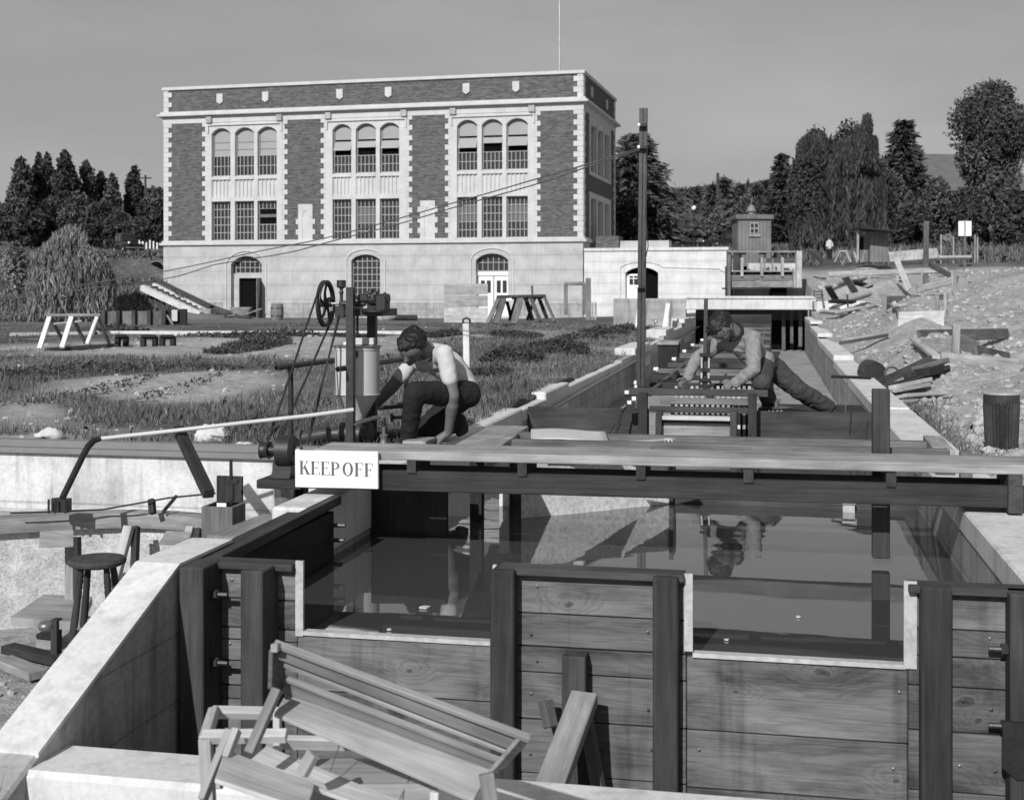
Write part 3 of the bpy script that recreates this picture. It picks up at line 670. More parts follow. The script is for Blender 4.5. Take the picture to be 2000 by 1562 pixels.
# sloped wing wall and front kerb
m = MB()
poly = [(5.75, .0), (5.2, -.0), (4.17, -.41), (3.6, -.64), (3.6, -1.3), (5.75, -1.3)]
m.prism(poly, (-2.75, 0, 0), (0, 1, 0), (0, 0, 1), (.2, 0, 0)); o = m.build('wing_wall', 'concrete_form', bevel=.012)
tag(o, 'sloping concrete wing wall running down from the left channel wall to the kerb', 'wall')
m = MB(); m.prism([(5.76, .012), (5.2, .012), (4.1, -.428), (4.1, -.446), (5.2, -.003), (5.76, -.003)], (-2.755, 0, 0), (0, 1, 0), (0, 0, 1), (.21, 0, 0)); m.build('coping', 'concrete_pale', o)
m = MB(); m.box(-4.2, 1.6, 4.03, 4.32, -1.3, -.47); o = m.build('concrete_kerb', 'concrete_pale', bevel=.02, wob=.004)
tag(o, 'low pale concrete kerb crossing in front of the timber bulkhead', 'kerb')
# ---------------------------------------------------------------- timber bulkhead
bh = thing('timber_bulkhead', 'dark plank bulkhead with two notched openings across the channel mouth', 'bulkhead', (-.8, 5.36, -1.3))
Yb, Tb = 5.36, .06
def planks(x0, x1, zs):
    for z1, z0 in zip(zs, zs[1:]):
        m = MB(); m.box(x0, x1, Yb + rnd.uniform(0, .006), Yb + Tb, z0 + .003, z1 - .002); m.build('plank', 'bulk_plank', bh, bevel=.004)
zsl = [-.03, -.17, -.3, -.355, -.45, -.56, -.62, -.78, -.95, -1.15]
planks(-2.5, -2.065, zsl)
planks(-2.062, -1.145, [-.318, -.56, -.8, -1.15])
planks(-1.142, -.355, [.0, -.17, -.31, -.42, -.62, -.85, -1.15])
planks(-.352, .53, [-.318, -.62, -.86, -1.15]); planks(.533, 1.0, [.0, -.15, -.26, -.38, -.56, -.8, -1.15])
for x0, x1 in ((-2.52, -2.07), (-1.15, -.36), (.53, 1.0)):
    m = MB(); m.box(x0, x1, Yb - .05, Yb + .07, .0 if x0 > -2 else -.03, .03 if x0 > -2 else .0); m.build('cap_board', 'bulk_post', bh, bevel=.004)
for x0, x1, z1, d in [(-2.53, -2.418, .004, .2), (-2.25, -2.15, -.001, .19), (-1.168, -1.066, .028, .1), (-.485, -.382, .028, .1), (.572, .69, .034, .09), (.9, .985, .03, .12)]:
    m = MB(); m.box(x0, x1, Yb - d, Yb - .002, -1.3, z1); p = m.build('post', 'bulk_post', bh, bevel=.006)
    if x0 < -2.5:
        for z in (-.13, -.43):
            g = MB(); g.tube([(x1, Yb - .1, z), (x1 + .07, Yb - .1, z)], .011, 8); g.tube([(x1 + .005, Yb - .1, z), (x1 + .025, Yb - .1, z)], .022, 6); g.build('bolt', 'iron_worn', p)
    if x0 > .85:
        for z in (-.2, -.5, -.86):
            g = MB(); g.tube([(x0, Yb - .06, z), (x0 - .07, Yb - .06, z)], .011, 8); g.tube([(x0, Yb - .06, z), (x0 - .025, Yb - .06, z)], .024, 6); g.build('bolt', 'iron_worn', p)
        g = MB(); g.prism([(-.09, .1), (.06, .1), (.06, -.12), (-.04, -.12), (-.09, -.08)], (x0 + .06, Yb - .135, -.56), (1, 0, 0), (0, 0, 1), (0, .02, 0)); g.build('iron_plate', 'iron', p)
for x0, x1, z0, z1 in [(-2.068, -2.032, -.318, .012), (-1.176, -1.160, -.318, .032), (-.362, -.327, -.29, .03), (.515, .565, -.31, .04)]:
    m = MB(); m.box(x0, x1, Yb - .012, Yb + .004, z0, z1); m.build('edge_strip', 'strip', bh, wob=.002)
for x0, x1, z in [(-2.032, -1.176, -.3), (-.327, .52, -.3)]:
    m = MB(); m.box(x0, x1, Yb - .012, Yb + .035, z - .014, z + .004); m.build('sill_strip', 'strip', bh)
for x0, x1, zz in [(-1.0, -.5, (-.08, -.24, -.37, -.52, -.74)), (-.3, .48, (-.4, -.7, -.95)), (-1.98, -1.25, (-.4, -.66, -.95)), (.74, .86, (-.07, -.2, -.45, -.7)), (-2.38, -2.28, (-.1, -.24, -.4, -.5))]:
    for x in (x0, x1):
        for z in zz:
            if rnd.random() < .75:
                m = MB(); q = Vector((x + rnd.uniform(-.02, .02), Yb - .002, z + rnd.uniform(-.03, .03))); m.lathe([(.006, 0), (.007, .003), (.002, .006)], q + Vector((0, .004, 0)), (0, -1, 0), 8); m.build('nail', 'iron_worn' if rnd.random() < .6 else 'steel', bh)
for i, (u, v, s) in enumerate([(1190, 1300, .03), (905, 1262, .028), (830, 1187, .03), (1150, 1125, .018), (1420, 1250, .012), (1560, 1205, .014), (760, 1230, .012)]):
    q = pz(u, v, WZ + .003)
    if q.y > 5.45:
        m = MB(); m.prism([(math.cos(t) * s * rnd.uniform(.5, 1.2), math.sin(t) * s * rnd.uniform(.5, 1.2)) for t in (0, .9, 1.9, 2.9, 3.9, 5.1)], q, (1, 0, 0), (0, 1, 0), (0, 0, .006)); o = m.build('floating_scrap', 'paper'); tag(o, 'small pale scrap floating on the water behind the bulkhead', 'scrap', 'scraps floating on the water')
# brace in front of the middle panel
br = thing('timber_brace', 'short timber post with a pale sloping prop leaning against the middle of the bulkhead', 'brace', (-.8, 5.2, -1.05))
m = MB(); m.box(-.862, -.762, Yb - .1, Yb - .003, -1.1, -.315); m.build('post', 'bulk_post', br, bevel=.005)
m = MB(); m.beam(py(1128, 1360, 5.22) + Vector((.03, 0, .0)), (-.84, 4.42, -.74), .11, .06, up=(0, -.5, 1)); m.build('prop', 'wood_grey', br, bevel=.005)
m = MB(); m.beam((-.77, 5.22, -.47), (-.66, 5.2, -1.05), .05, .05); m.beam((-.93, 5.25, -.5), (-.9, 5.22, -.6), .05, .05); m.build('block', 'wood_mid', br, bevel=.004)
# ---------------------------------------------------------------- foot bridge
fb = thing('footbridge', 'grey plank footbridge on a dark beam across the channel', 'footbridge', (-.6, 7.2, .02))
m = MB(); m.beam((-2.62, 7.22, .262), (1.42, 7.22, .278), .32, .05, up=(0, -.02, 1)); m.build('walk_plank', 'deck', fb, bevel=.005, wob=.003)
for y in (7.1, 7.34):
    m = MB(); m.beam((-2.72, y, .112), (1.32, y, .128), .05, .115); m.build('beam', 'wood_dark', fb, bevel=.004)
for u in (805, 1021, 1252, 1462, 1740):
    p = py(u, 935, 7.08); m = MB(); m.box(p.x - .026, p.x + .026, 7.06, 7.38, .165, .238); m.build('spacer', 'wood_dark', fb)
m = MB(); m.box(1.2, 1.27, 7.04, 7.4, .05, .25); m.build('spacer', 'wood_dark', fb)
# sign
SG = [(573, 879), (735, 882), (738, 955), (577, 951)]
sp = [py(u, v, 7.02) for u, v in SG]
sx = (sp[1] - sp[0]).normalized(); sz = (sp[0] - sp[3]); sz = (sz - sx * sz.dot(sx)).normalized(); sw_, sh_ = (sp[1] - sp[0]).length, (sp[0] - sp[3]).length
so_ = sp[3]; sn = sx.cross(sz)      # towards the camera
sg = thing('warning_sign', 'white board sign reading KEEP OFF hung on the end of the footbridge', 'sign', tuple((sp[3] + sp[2]) / 2))
m = MB(); m.obox(so_ + sx * sw_ / 2 + sz * sh_ / 2 - sn * .006, sx * sw_ / 2, sz * sh_ / 2, sn * .012); m.build('board', 'paint_white', sg, bevel=.004)
def glyph(ch):
    t, s, r = .16, .035, .1   # stem, hair line, serif
    P = []
    def R(x0, x1, y0, y1): P.append([(x0, y0), (x1, y0), (x1, y1), (x0, y1)])
    if ch in 'KEFP':
        R(.1, .1 + t, 0, 1); R(.02, .1 + t + .08, 0, s); R(.02, .1 + t + .08, 1 - s, 1)
    if ch in 'EF':
        R(.26, .62, 1 - s, 1); R(.58, .62, .78, 1 - s); R(.26, .48, .5, .5 + s); R(.46, .495, .4, .64)
        if ch == 'E': R(.26, .66, 0, s); R(.62, .66, s, .24)
    if ch == 'K':
        P.append([(.26, .4), (.3, .4), (.62, 1), (.56, 1)]); P.append([(.33, .54), (.43, .68), (.76, 0), (.56, 0)]); R(.5, .7, 1 - s, 1); R(.5, .82, 0, s)
    if ch == 'P':
        n = 12; o = [(.26 + .38 * math.sin(math.pi * i / n) ** .8, 1 - (1 - math.cos(math.pi * i / n)) / 2 * .55) for i in range(n + 1)]
        q = [(.26 + .24 * math.sin(math.pi * i / n), .965 - (1 - math.cos(math.pi * i / n)) / 2 * .48) for i in range(n + 1)]
        for i in range(n): P.append([q[i], q[i + 1], o[i + 1], o[i]])
    if ch == 'O':
        n = 24
        for i in range(n):
            a, b = 2 * math.pi * i / n, 2 * math.pi * (i + 1) / n
            f = lambda t_, rx, ry: (.4 + rx * math.cos(t_), .5 + ry * math.sin(t_))
            P.append([f(a, .2, .46), f(b, .2, .46), f(b, .36, .52), f(a, .36, .52)])
    if ch == '.': R(.05, .1, .55, .6)
    return P
adv = {'K': .8, 'E': .7, 'P': .62, '.': .2, 'O': .84, 'F': .68}
tot = sum(adv[c] for c in 'KEEP.OFF'); lw = sw_ * .90 / tot; lh = sh_ * .36; cx = sw_ * .05
for c in 'KEEP.OFF':
    m = MB()
    for P in glyph(c): m.prism([(cx + a * lw, sh_ * .36 + b * lh - cx * .015) for a, b in P], so_ + sn * .0065, sx, sz, sn * .0015)
    m.build('letter', 'letter', sg); cx += adv[c] * lw
# upright post behind the bridge
m = MB(); m.box(.545, .64, 7.42, 7.5, -.29, .655); o = m.build('timber_post', 'wood_dark', bevel=.005); tag(o, 'dark square timber post standing behind the right half of the footbridge', 'post')
# cross timbers behind the bridge
m = MB(); m.box(-1.78, 1.1, 8.85, 8.95, .1, .205); o = m.build('cross_beam', 'wood_mid', bevel=.005); tag(o, 'upper grey cross timber under the paper sheet behind the footbridge', 'timber')
m = MB(); m.box(-1.55, .98, 7.58, 7.65, .255, .308); o = m.build('cross_beam', 'wood_mid', bevel=.005); tag(o, 'lower grey cross timber close behind the footbridge plank', 'timber')
m = MB(); m.box(-1.15, -.7, 7.5, 7.6, .255, .285); o = m.build('short_board', 'wood_grey'); tag(o, 'short pale board lying just behind the footbridge plank', 'board')
P = [pz(865, 880, .29), pz(962, 882, .29), pz(1032, 832, .16), pz(958, 830, .16)]
m = MB(); m._add(P + [p - Z_ * .05 for p in P], [(0, 1, 2, 3), (7, 6, 5, 4), (0, 4, 5, 1), (1, 5, 6, 2), (2, 6, 7, 3), (3, 7, 4, 0)], [(p.y, p.x, 0) for p in P] * 2); o = m.build('loose_plank', 'wood_grey', bevel=.004); tag(o, 'wide grey plank laid from the footbridge beside the crouching man', 'plank')
m = MB(); a = py(786, 879, 9.2); b = py(832, 862, 9.2); zm = a.z * .45 + b.z * .55; m.box(a.x, b.x, 9.2, 9.5, zm, b.z); m.box(a.x + .002, b.x - .002, 9.203, 9.49, a.z - .03, zm - .004, tone=.0); o = m.build('wood_block', 'wood_grey', bevel=.003); tag(o, 'small wooden block beside the hand of the crouching man', 'block')
# paper and strip
pp = MB(); c = [py(1037, 865, 8.36), py(1190, 867, 8.36), py(1182, 845, 8.9), py(1037, 843, 8.9)]; n = 8; g = []
for j in range(n + 1):
    for i in range(n + 1):
        s, t = i / n, j / n; p = c[0] * (1 - s) * (1 - t) + c[1] * s * (1 - t) + c[2] * s * t + c[3] * (1 - s) * t
        g.append((p.x, p.y, p.z + .014 * math.sin(s * 5) * math.sin(t * 2 + .6) + .02))
f = [(j * (n + 1) + i, j * (n + 1) + i + 1, (j + 1) * (n + 1) + i + 1, (j + 1) * (n + 1) + i) for j in range(n) for i in range(n)]
pp._add(g, f, g); o = pp.build('paper_sheet', 'paper', smooth=True); tag(o, 'curled paper sheet lying on the cross timbers', 'paper')
sm = o.modifiers.new('thick', 'SOLIDIFY'); sm.thickness = .002
m = MB(); a, b2 = py(1205, 868, 8.3), py(1315, 860, 8.42); m.beam(a + Z_ * .01, b2 + Z_ * .012, .09, .006, up=(-.1, 0, 1)); m.box(b2.x - .055, b2.x + .0, 8.36, 8.368, b2.z - .02, b2.z + .02); o = m.build('metal_strip', 'galvanised'); tag(o, 'bent metal strip with two holes lying on the cross timbers', 'strip')
g = MB()
for k in (-.04, -.015): g.tube([(b2.x + k, 8.355, b2.z), (b2.x + k, 8.362, b2.z)], .006, 8)
g.build('hole', 'black', o)
# blocks at the right end
m = MB(); a = pz(1790, 880, .2); m.beam((1.04, 8.3, .2), (1.06, 9.1, .2), .12, .05); o = m.build('wood_block', 'wood_grey', bevel=.004); tag(o, 'grey board end resting on the right wall beside the post', 'block')
m = MB(); m.box(1.1, 1.17, 8.05, 8.12, -.1, .24); o = m.build('stake', 'wood_mid', bevel=.004); tag(o, 'short stake at the right end of the cross timbers', 'stake')
# stop boards, pier
m = MB(); m.box(-2.49, -1.24, 13.02, 13.08, -.75, .01); o = m.build('stop_board', 'wood_gate', bevel=.004); tag(o, 'wide dark stop board on the left of the channel rack', 'board')
m = MB(); m.box(-.17, .995, 13.02, 13.08, -.75, .01); o = m.build('stop_board', 'wood_gate', bevel=.004); tag(o, 'wide dark stop board on the right of the channel rack', 'board')
m = MB(); P = [py(u, v, 0) if 0 else pz(u, v, WZ) for u, v in [(1018, 1012), (1120, 1003), (1225, 992), (1307, 984)]]
pl = [(p.x, p.y) for p in P] + [(P[-1].x + .02, P[-1].y + .25), (P[0].x - .02, P[0].y + .3)]
m.prism(pl, (0, 0, -1.6), (1, 0, 0), (0, 1, 0), (0, 0, 1.6)); pier = m.build('concrete_pier', 'concrete_pier', smooth=True); tag(pier, 'pale curved concrete pier rising from the water under the footbridge', 'pier')
m = MB(); m.box(P[-1].x, P[-1].x + .03, P[-1].y - .02, P[-1].y + .27, -1.4, .05); m.build('nose_plate', 'iron', pier)
m = MB(); a = pz(985, 1010, WZ); m.box(a.x - .05, a.x + .15, 9.0, 9.3, -1.6, 0.02); o = m.build('pier_form', 'wood_dark'); tag(o, 'dark timber form standing against the concrete pier in the water', 'formwork')
m = MB(); m.box(a.x - .13, a.x - .06, 8.95, 9.35, -1.6, -.0); m.build('strip', 'concrete_pale', o)
m = MB(); m.box(-2.49, -2.0, 7.75, 7.8, -1.4, .1); m.box(-1.98, -1.9, 8.3, 8.38, -1.4, .12); o = m.build('gate_or_void_board', 'wood_black'); tag(o, 'black panels imitating the shaded void below the left end of the footbridge', 'gate')  # added black panels paint the deep shade of the void under the bridge
m = MB(); p = pz(1690, 1015, WZ); m.box(p.x, p.x + .2, 9.7, 9.76, -.6, -.1); o = m.build('gauge_board', 'wood_dark', bevel=.003); tag(o, 'dark board standing in the water at the right wall behind the footbridge', 'board')
m = MB(); p = pz(1655, 1000, WZ); m.box(p.x - .03, p.x + .05, p.y, p.y + .04, WZ - .05, WZ + .06); m.box(p.x - .035, p.x + .055, p.y - .02, p.y + .06, WZ + .06, WZ + .075); o = m.build('float_gauge', 'galvanised'); tag(o, 'small metal float gauge box in the water beyond the footbridge', 'gauge')
m = MB(); m.beam((-.85, 9.35, -.3), (.98, 9.35, -.3), .06, .08); o = m.build('cross_beam', 'wood_dark', bevel=.004); tag(o, 'dark low timber just above the water right of the pier', 'timber')
# ---------------------------------------------------------------- ladder rack along the channel
rk = thing('channel_rack', 'long dark timber ladder rack running down the middle of the channel', 'rack', (-.7, 13.2, -.5))
zb = .20; Y0 = 13.0
def rb(name, mat, m, par=rk, **k): return m.build(name, mat, par, bevel=.005, **k)
def ub(u0, u1, y, v0, v1, dep=.07):
    a, b = py(u0, v1, y), py(u1, v0, y); m = MB(); m.box(a.x, b.x, y, y + dep, a.z, b.z); return m
rb('cross_bar', 'wood_dark', ub(1226, 1500, 12.95, 762, 771)); rb('cross_bar', 'wood_mid', ub(1290, 1476, 12.85, 780, 789)); rb('cross_bar', 'wood_dark', ub(1268, 1472, 12.8, 797, 805))
for k in range(1, 21):
    y = 12.95 + 1.3 * k; x0 = -1.48 + .02 * (k % 3); m = MB(); m.box(x0, -.06, y, y + .07, zb - .065, zb + rnd.uniform(-.012, .012)); bar = rb('cross_bar', 'wood_mid' if k % 3 == 0 else 'wood_dark', m)
    if k % 2 == 1 and k < 12:
        g = KMB(); g.K = 1.3; g.lathe([(.02, 0), (.028, .012), (.016, .025), (.024, .04), (.01, .05)], (x0 + .0, y + .025, zb - .02), (-1, 0, .1), 10); g.build('insulator', 'paint_white', bar)
for x in (-1.24, -.21):
    m = MB(); m.beam((x, 13.1, zb - .04), (x, 39, zb - .04), .05, .05); rb('side_rail', 'wood_mid', m)
rb('post', 'wood_dark', ub(1246, 1264, 12.78, 768, 905, .09)); rb('post', 'wood_dark', ub(1461, 1478, 12.78, 770, 905, .09))
for u0, u1 in ((1280, 1292), (1426, 1439)):
    a, b = py(u0, 905, 12.6), py(u1, 805, 12.6); m = MB(); m.prism([(12.6, a.z), (12.6, b.z - .06), (12.67, b.z), (12.8, b.z), (12.8, a.z)], (a.x, 0, 0), (0, 1, 0), (0, 0, 1), (b.x - a.x, 0, 0)); rb('gate_post', 'wood_dark', m)
rb('gate_or_void_board', 'wood_grey', ub(1292, 1426, 12.7, 832, 905, .04)); rb('gate_lit_top', 'wood_pale', ub(1292, 1426, 12.64, 815, 820, .14)); rb('gate_or_void_board', 'wood_dark', ub(1292, 1426, 12.7, 820, 832, .05))  # paler wood paints the sunlit top of the gate board
for k in range(15):
    u = 1318 + k * 10.2; m = ub(u, u + 5.5, 13.5, 754, 870, .03); m.build('slat', 'wood_pale', rk)
ub(1310, 1472, 13.7, 785, 900, .04).build('back_board', 'wood_black', rk)
m = MB(); m.box(-.12, .99, 13.15, 15.2, -.14, -.1); o = m.build('platform', 'wood_dark'); tag(o, 'dark board platform under the man leaning over the rack', 'platform')
# ribbed dark ramp at the far end
m = MB(); n = 16
for k in range(n):
    y0 = 31 + k * .62; z0 = -.75 + k * .076; m.box(-1.75, -.05, y0, y0 + .6, z0, z0 + .1)
o = m.build('slatted_ramp', 'wood_gate'); tag(o, 'dark slatted ramp at the far end of the channel under the portal', 'ramp')
m = MB(); m.box(-2.05, -1.66, 23.0, 23.8, .25, .31); o = m.build('box_lid', 'wood_grey', bevel=.006); tag(o, 'grey lid board on a dark box at the left wall of the channel', 'box')
m = MB(); m.box(-2.03, -1.68, 23.04, 23.76, -.6, .25); m.build('box_body', 'wood_black', o)
# conduit along the left wall
m = MB(); m.tube([px(1075, 800, XL + .04), px(1160, 752, XL + .04), px(1260, 695, XL + .04), px(1382, 629, XL + .04)], .022, 10); o = m.build('conduit', 'paint_grey', smooth=True); tag(o, 'thin pipe running along the inside of the left channel wall', 'pipe')
KMB.K = KR = 1.285
def atk(u, v, D): return at(u, v, D * KR)
Rk, Fk, Zk = R_ * KR, F_ * KR, Z_ * KR
# tall twin rail pole
pl_ = thing('twin_rail_pole', 'tall dark pole of two parallel rails standing at the rack', 'pole', (-1.1, 10.7, -.3))
for dx in (-.027, .007):
    m = KMB(); p0, p1 = atk(1250, 757, 10.65), atk(1257, 212, 10.65); m.beam(p0 + Rk * (dx + .01) - Zk * .5, p1 + Rk * (dx + .01), .032, .05, up=(0, 1, 0)); m.build('rail', 'iron_worn', pl_, bevel=.003)
for v in (245, 288, 560, 755):
    p = atk(1251 + (757 - v) * .012, v, 10.6); m = KMB(); m.obox(p, Rk * .03, Fk * .03, Zk * .012); cl = m.build('clamp', 'iron', pl_)
    g = KMB(); g.ball(p - Rk * .04 - Fk * .02, .015, 8); g.build('insulator', 'paint_white', cl)
m = KMB(); q = [atk(1262, 300, 10.6), atk(1264, 340, 10.6), atk(1261, 420, 10.6), atk(1264, 455, 10.58), atk(1266, 480, 10.6), atk(1258, 520, 10.6)]; m.tube(q, .004, 6); m.build('cable', 'rubber', pl_)
# point gauge in front of the man
pg = thing('point_gauge', 'slim point gauge rod clamped upright on the rack before the leaning man', 'gauge', (-.6, 10.4, .3))
m = KMB(); m.beam(atk(1376, 765, 10.25), atk(1379, 583, 10.25), .03, .03, up=(0, 1, 0)); m.build('rod', 'iron_worn', pg, bevel=.003)
for u in (1370, 1384):
    m = KMB(); p0, p1 = atk(u, 750, 10.2), atk(u + 1, 690, 10.2); m.beam(p0, p1, .012, .03, up=(0, 1, 0)); m.build('guide', 'galvanised', pg)
for v, w_ in ((693, .05), (722, .045), (742, .055)):
    p = atk(1377, v, 10.2); m = KMB(); m.obox(p, Rk * w_ * .8, Fk * .03, Zk * .014); m.build('clamp', 'iron', pg, bevel=.003)
p = atk(1360, 756, 10.2); m = KMB(); m.obox(atk(1377, 752, 10.2), Rk * .05, Fk * .012, Zk * .025); m.build('base_bracket', 'iron', pg)
# instruments left of the rack
ib = thing('switch_block', 'small white and black electric switch block on the left end of the rack', 'switch', tuple(atk(1232, 800, 10)))
m = KMB(); p = atk(1232, 792, 9.95); m.obox(p, Rk * .035, Fk * .03, Zk * .03); m.build('case', 'iron', ib)
for u, v in ((1224, 766), (1229, 786), (1238, 778)):
    m = KMB(); p = atk(u, v, 9.93); m.obox(p, Rk * .016, Fk * .012, Zk * .014); m.build('porcelain', 'paint_white', ib, bevel=.004)
m = KMB(); m.tube([atk(1222, 795, 9.95), atk(1213, 808, 9.9), atk(1209, 830, 9.85), atk(1201, 850, 9.8)], .009, 6); m.build('cable', 'rubber', ib)
fd = thing('gauge_dial', 'round metal dial plate standing on the dark platform by the man\'s shoe', 'dial', tuple(atk(1510, 800, 9.98)))
m = KMB(); m.lathe([(.02, 0), (.02, .03), (.12, .035), (.125, .042), (.02, .05), (.035, .09), (.02, .11)], atk(1515, 803, 10.2) - Zk * .01, n=20); m.build('plate', 'steel', fd, smooth=True)
m = KMB(); [m.ball(atk(u, 806, 10.0), .018, 8) for u in (1502, 1510, 1518, 1526)]; m.build('weights', 'paint_white', fd)
for i, q in enumerate([[atk(1030, 802, 9.95), atk(1052, 842, 9.7)], [atk(1185, 800, 9.95), atk(1085, 842, 9.6)], [atk(1700, 815, 9.9), atk(1660, 865, 9.0)]]):
    m = KMB(); m.tube(q, .0025, 5); o = m.build('string', 'wire'); tag(o, ['thin string across the left end of the left stop board', 'thin string crossing the left stop board diagonally', 'thin string crossing the right stop board beside the post'][i], 'string')
m = KMB(); m.tube([at(1625, 735, 12.5), at(1700, 738, 12.0)], .012, 6); o = m.build('iron_rod', 'iron'); tag(o, 'iron rod sticking out over the right channel wall', 'rod')
m = KMB(); m.tube([at(1656, 740, 12.2), at(1651, 805, 12.2)], .004, 5); m.build('plumb_line', 'wire', o)
KMB.K = 1.0
# portal beam over the far end
po = thing('concrete_portal', 'pale concrete beam bridging the far end of the channel', 'portal', (-.7, 42.5, .6))
m = MB(); m.box(-2.8, 1.35, 42.25, 42.85, .62, 1.02); m.build('lintel', 'concrete_pale', po, bevel=.02)
m = MB(); m.box(-2.8, 1.3, 42.2, 42.9, .97, 1.06); m.build('cap', 'concrete_pale', po, bevel=.02)
m = MB(); m.box(-5.2, -2.8, 42.3, 42.7, -.5, .98); m.build('side_wall', 'concrete_form', po, bevel=.02)
m = MB(); m.box(1.35, 2.9, 42.3, 42.75, -.6, .9); m.build('side_wall', 'concrete_pale', po, bevel=.02)
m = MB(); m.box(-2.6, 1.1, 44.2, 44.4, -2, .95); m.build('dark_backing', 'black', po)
for x, w_, z0 in ((.28, .12, .0), (.55, .1, .2), (.82, .12, .1), (-1.9, .2, -.2)):
    m = MB(); m.box(x, x + w_, 43.2, 43.3, z0 - .7, .7); m.build('upright', 'wood_mid', po)
# timber head gate beyond
hg = thing('head_gate', 'weathered timber head gate with handrail beside the concrete annex', 'gate', tuple(at(1495, 590, 58)))
def hgb(name, mat, u0, u1, v0, v1, D, dep=.3):
    a, b = at(u0, v1, D), at(u1, v0, D); c = (a + b) / 2 + F_ * dep / 2; m = MB(); m.obox(c, R_ * abs((b - a).dot(R_)) / 2, F_ * dep / 2, Z_ * abs(b.z - a.z) / 2); return m.build(name, mat, hg)
for u0, u1, v0, v1, D in [(1421, 1427, 488, 580, 57.6), (1550, 1556, 525, 562, 57.6), (1556, 1566, 490, 562, 57.4)]: hgb('post', 'wood_pale' if u0 > 1430 else 'wood_mid', u0, u1, v0, v1, D)
for u0, u1, v0, v1, mt in [(1428, 1552, 537, 548, 'wood_mid'), (1430, 1550, 549, 561, 'wood_grey'), (1412, 1505, 562, 565, 'wood_dark'), (1428, 1552, 528, 531, 'wood_grey')]: hgb('board', mt, u0, u1, v0, v1, 57.8)
hgb('dark_gap', 'black', 1440, 1550, 530, 540, 58.4); hgb('dark_gap', 'black', 1505, 1537, 562, 580, 58.2)
for u in (1447, 1486, 1526): hgb('gate_stem', 'wood_pale', u, u + 5, 503, 540, 57.7, .15)
hgb('handrail', 'wood_grey', 1421, 1562, 490, 493, 57.5, .1)
for u in (1429, 1493, 1508): hgb('rail_post', 'wood_grey', u, u + 2.5, 492, 530, 57.9, .1)
for u in (1450, 1490, 1530): hgb('hand_wheel', 'iron', u - 7, u + 7, 494, 497, 57.7, .3)
hgb('back_wall', 'wood_pale', 1462, 1558, 514, 528, 59, .4); hgb('back_wall', 'wood_grey', 1434, 1550, 565, 582, 59, .4); hgb('side_wall', 'wood_dark', 1419, 1432, 520, 580, 58.6, .4)
# ---------------------------------------------------------------- feed hopper machine
KMB.K = KR = 1.256; A_, B_, Zk = Vector((KR, 0, 0)), Vector((0, KR, 0)), Z_ * KR; Rk, Fk = R_ * KR, F_ * KR
hs = thing('feed_hopper', 'iron stand with spoked belt wheel, gears and grey metal hopper beside the crouching man', 'machine', tuple(atk(700, 900, 7.8)))
def H(name, mat, m, par=hs, **k): return m.build(name, mat, par, **k)
p0, p1 = atk(683, 905, 7.6), atk(683, 600, 7.6)
m = KMB(); m.obox((p0 + p1) / 2, A_ * .022, B_ * .005, Zk * (p1.z - p0.z) / 2); m.obox((p0 + p1) / 2 + A_ * .017 + B_ * .022, A_ * .005, B_ * .022, Zk * (p1.z - p0.z) / 2); H('post', 'iron_worn', m)
q0, q1 = atk(727, 890, 8.05), atk(727, 605, 8.05)
m = KMB(); m.obox((q0 + q1) / 2, A_ * .028, B_ * .02, Zk * (q1.z - q0.z) / 2); H('post', 'iron', m)
# wheel: axis along x
wc = atk(636, 593, 7.75); WR = .142
m = KMB(); n = 40
for i in range(n):
    a, b = 2 * math.pi * i / n, 2 * math.pi * (i + 1) / n
    f = lambda t, r: wc + B_ * math.cos(t) * r + Zk * math.sin(t) * r
    for r0, r1, hw in ((WR - .016, WR, .013),):
        vs = [f(a, r0) - A_ * hw, f(a, r1) - A_ * hw, f(b, r1) - A_ * hw, f(b, r0) - A_ * hw, f(a, r0) + A_ * hw, f(a, r1) + A_ * hw, f(b, r1) + A_ * hw, f(b, r0) + A_ * hw]
        m._add(vs, [(0, 1, 2, 3), (7, 6, 5, 4), (1, 5, 6, 2), (0, 3, 7, 4)], [tuple(v) for v in vs], .5)
wh = H('belt_wheel', 'iron', m, smooth=True)
for k in range(5):
    t0 = 2 * math.pi * k / 5 + .35; m = KMB()
    pts = [wc + B_ * math.cos(t0 + .5 * math.sin(s * math.pi * 1.0) * (1 - s) - .2 * s) * (WR - .012) * s + Zk * math.sin(t0 + .5 * math.sin(s * math.pi) * (1 - s) - .2 * s) * (WR - .012) * s for s in (.1, .25, .4, .55, .7, .85, 1.0)]
    m.tube(pts, [.012, .011, .0095, .0085, .008, .008, .009], 8); m.build('spoke', 'iron', wh, smooth=True)
m = KMB(); m.tube([wc - A_ * .03, wc + A_ * .035], .022, 12); m.build('hub', 'iron', wh, smooth=True)
sh1 = wc + A_ * .36
m = KMB(); m.tube([wc - A_ * .03, sh1], .0085, 8); H('shaft', 'steel', m, smooth=True)
m = KMB(); m.tube([wc + A_ * .11, wc + A_ * .25], [.018, .016], 10); H('sleeve', 'iron', m, smooth=True)
c = wc + A_ * .1; m = KMB(); m.lathe([(.012, -.04), (.016, 0), (.01, .02), (.01, .06), (.016, .065), (.01, .075), (.01, .09), (.028, .1), (.028, .14), (.022, .142)], c, n=14); H('oil_cup', 'iron', m, smooth=True)
m = KMB(); m.obox(c + Zk * -.05, A_ * .03, B_ * .035, Zk * .035); H('bearing', 'iron', m, bevel=.006)
tb = atk(690, 610, 7.75); m = KMB(); m.obox(tb + A_ * .06 + B_ * .1 - Zk * .0, A_ * .14, B_ * .16, Zk * .022); H('table', 'iron', m, bevel=.004)
m = KMB(); m.obox(tb + A_ * -.0 - Zk * .0 + Zk * .03, A_ * .05, B_ * .04, Zk * .006); H('plate', 'steel', m)
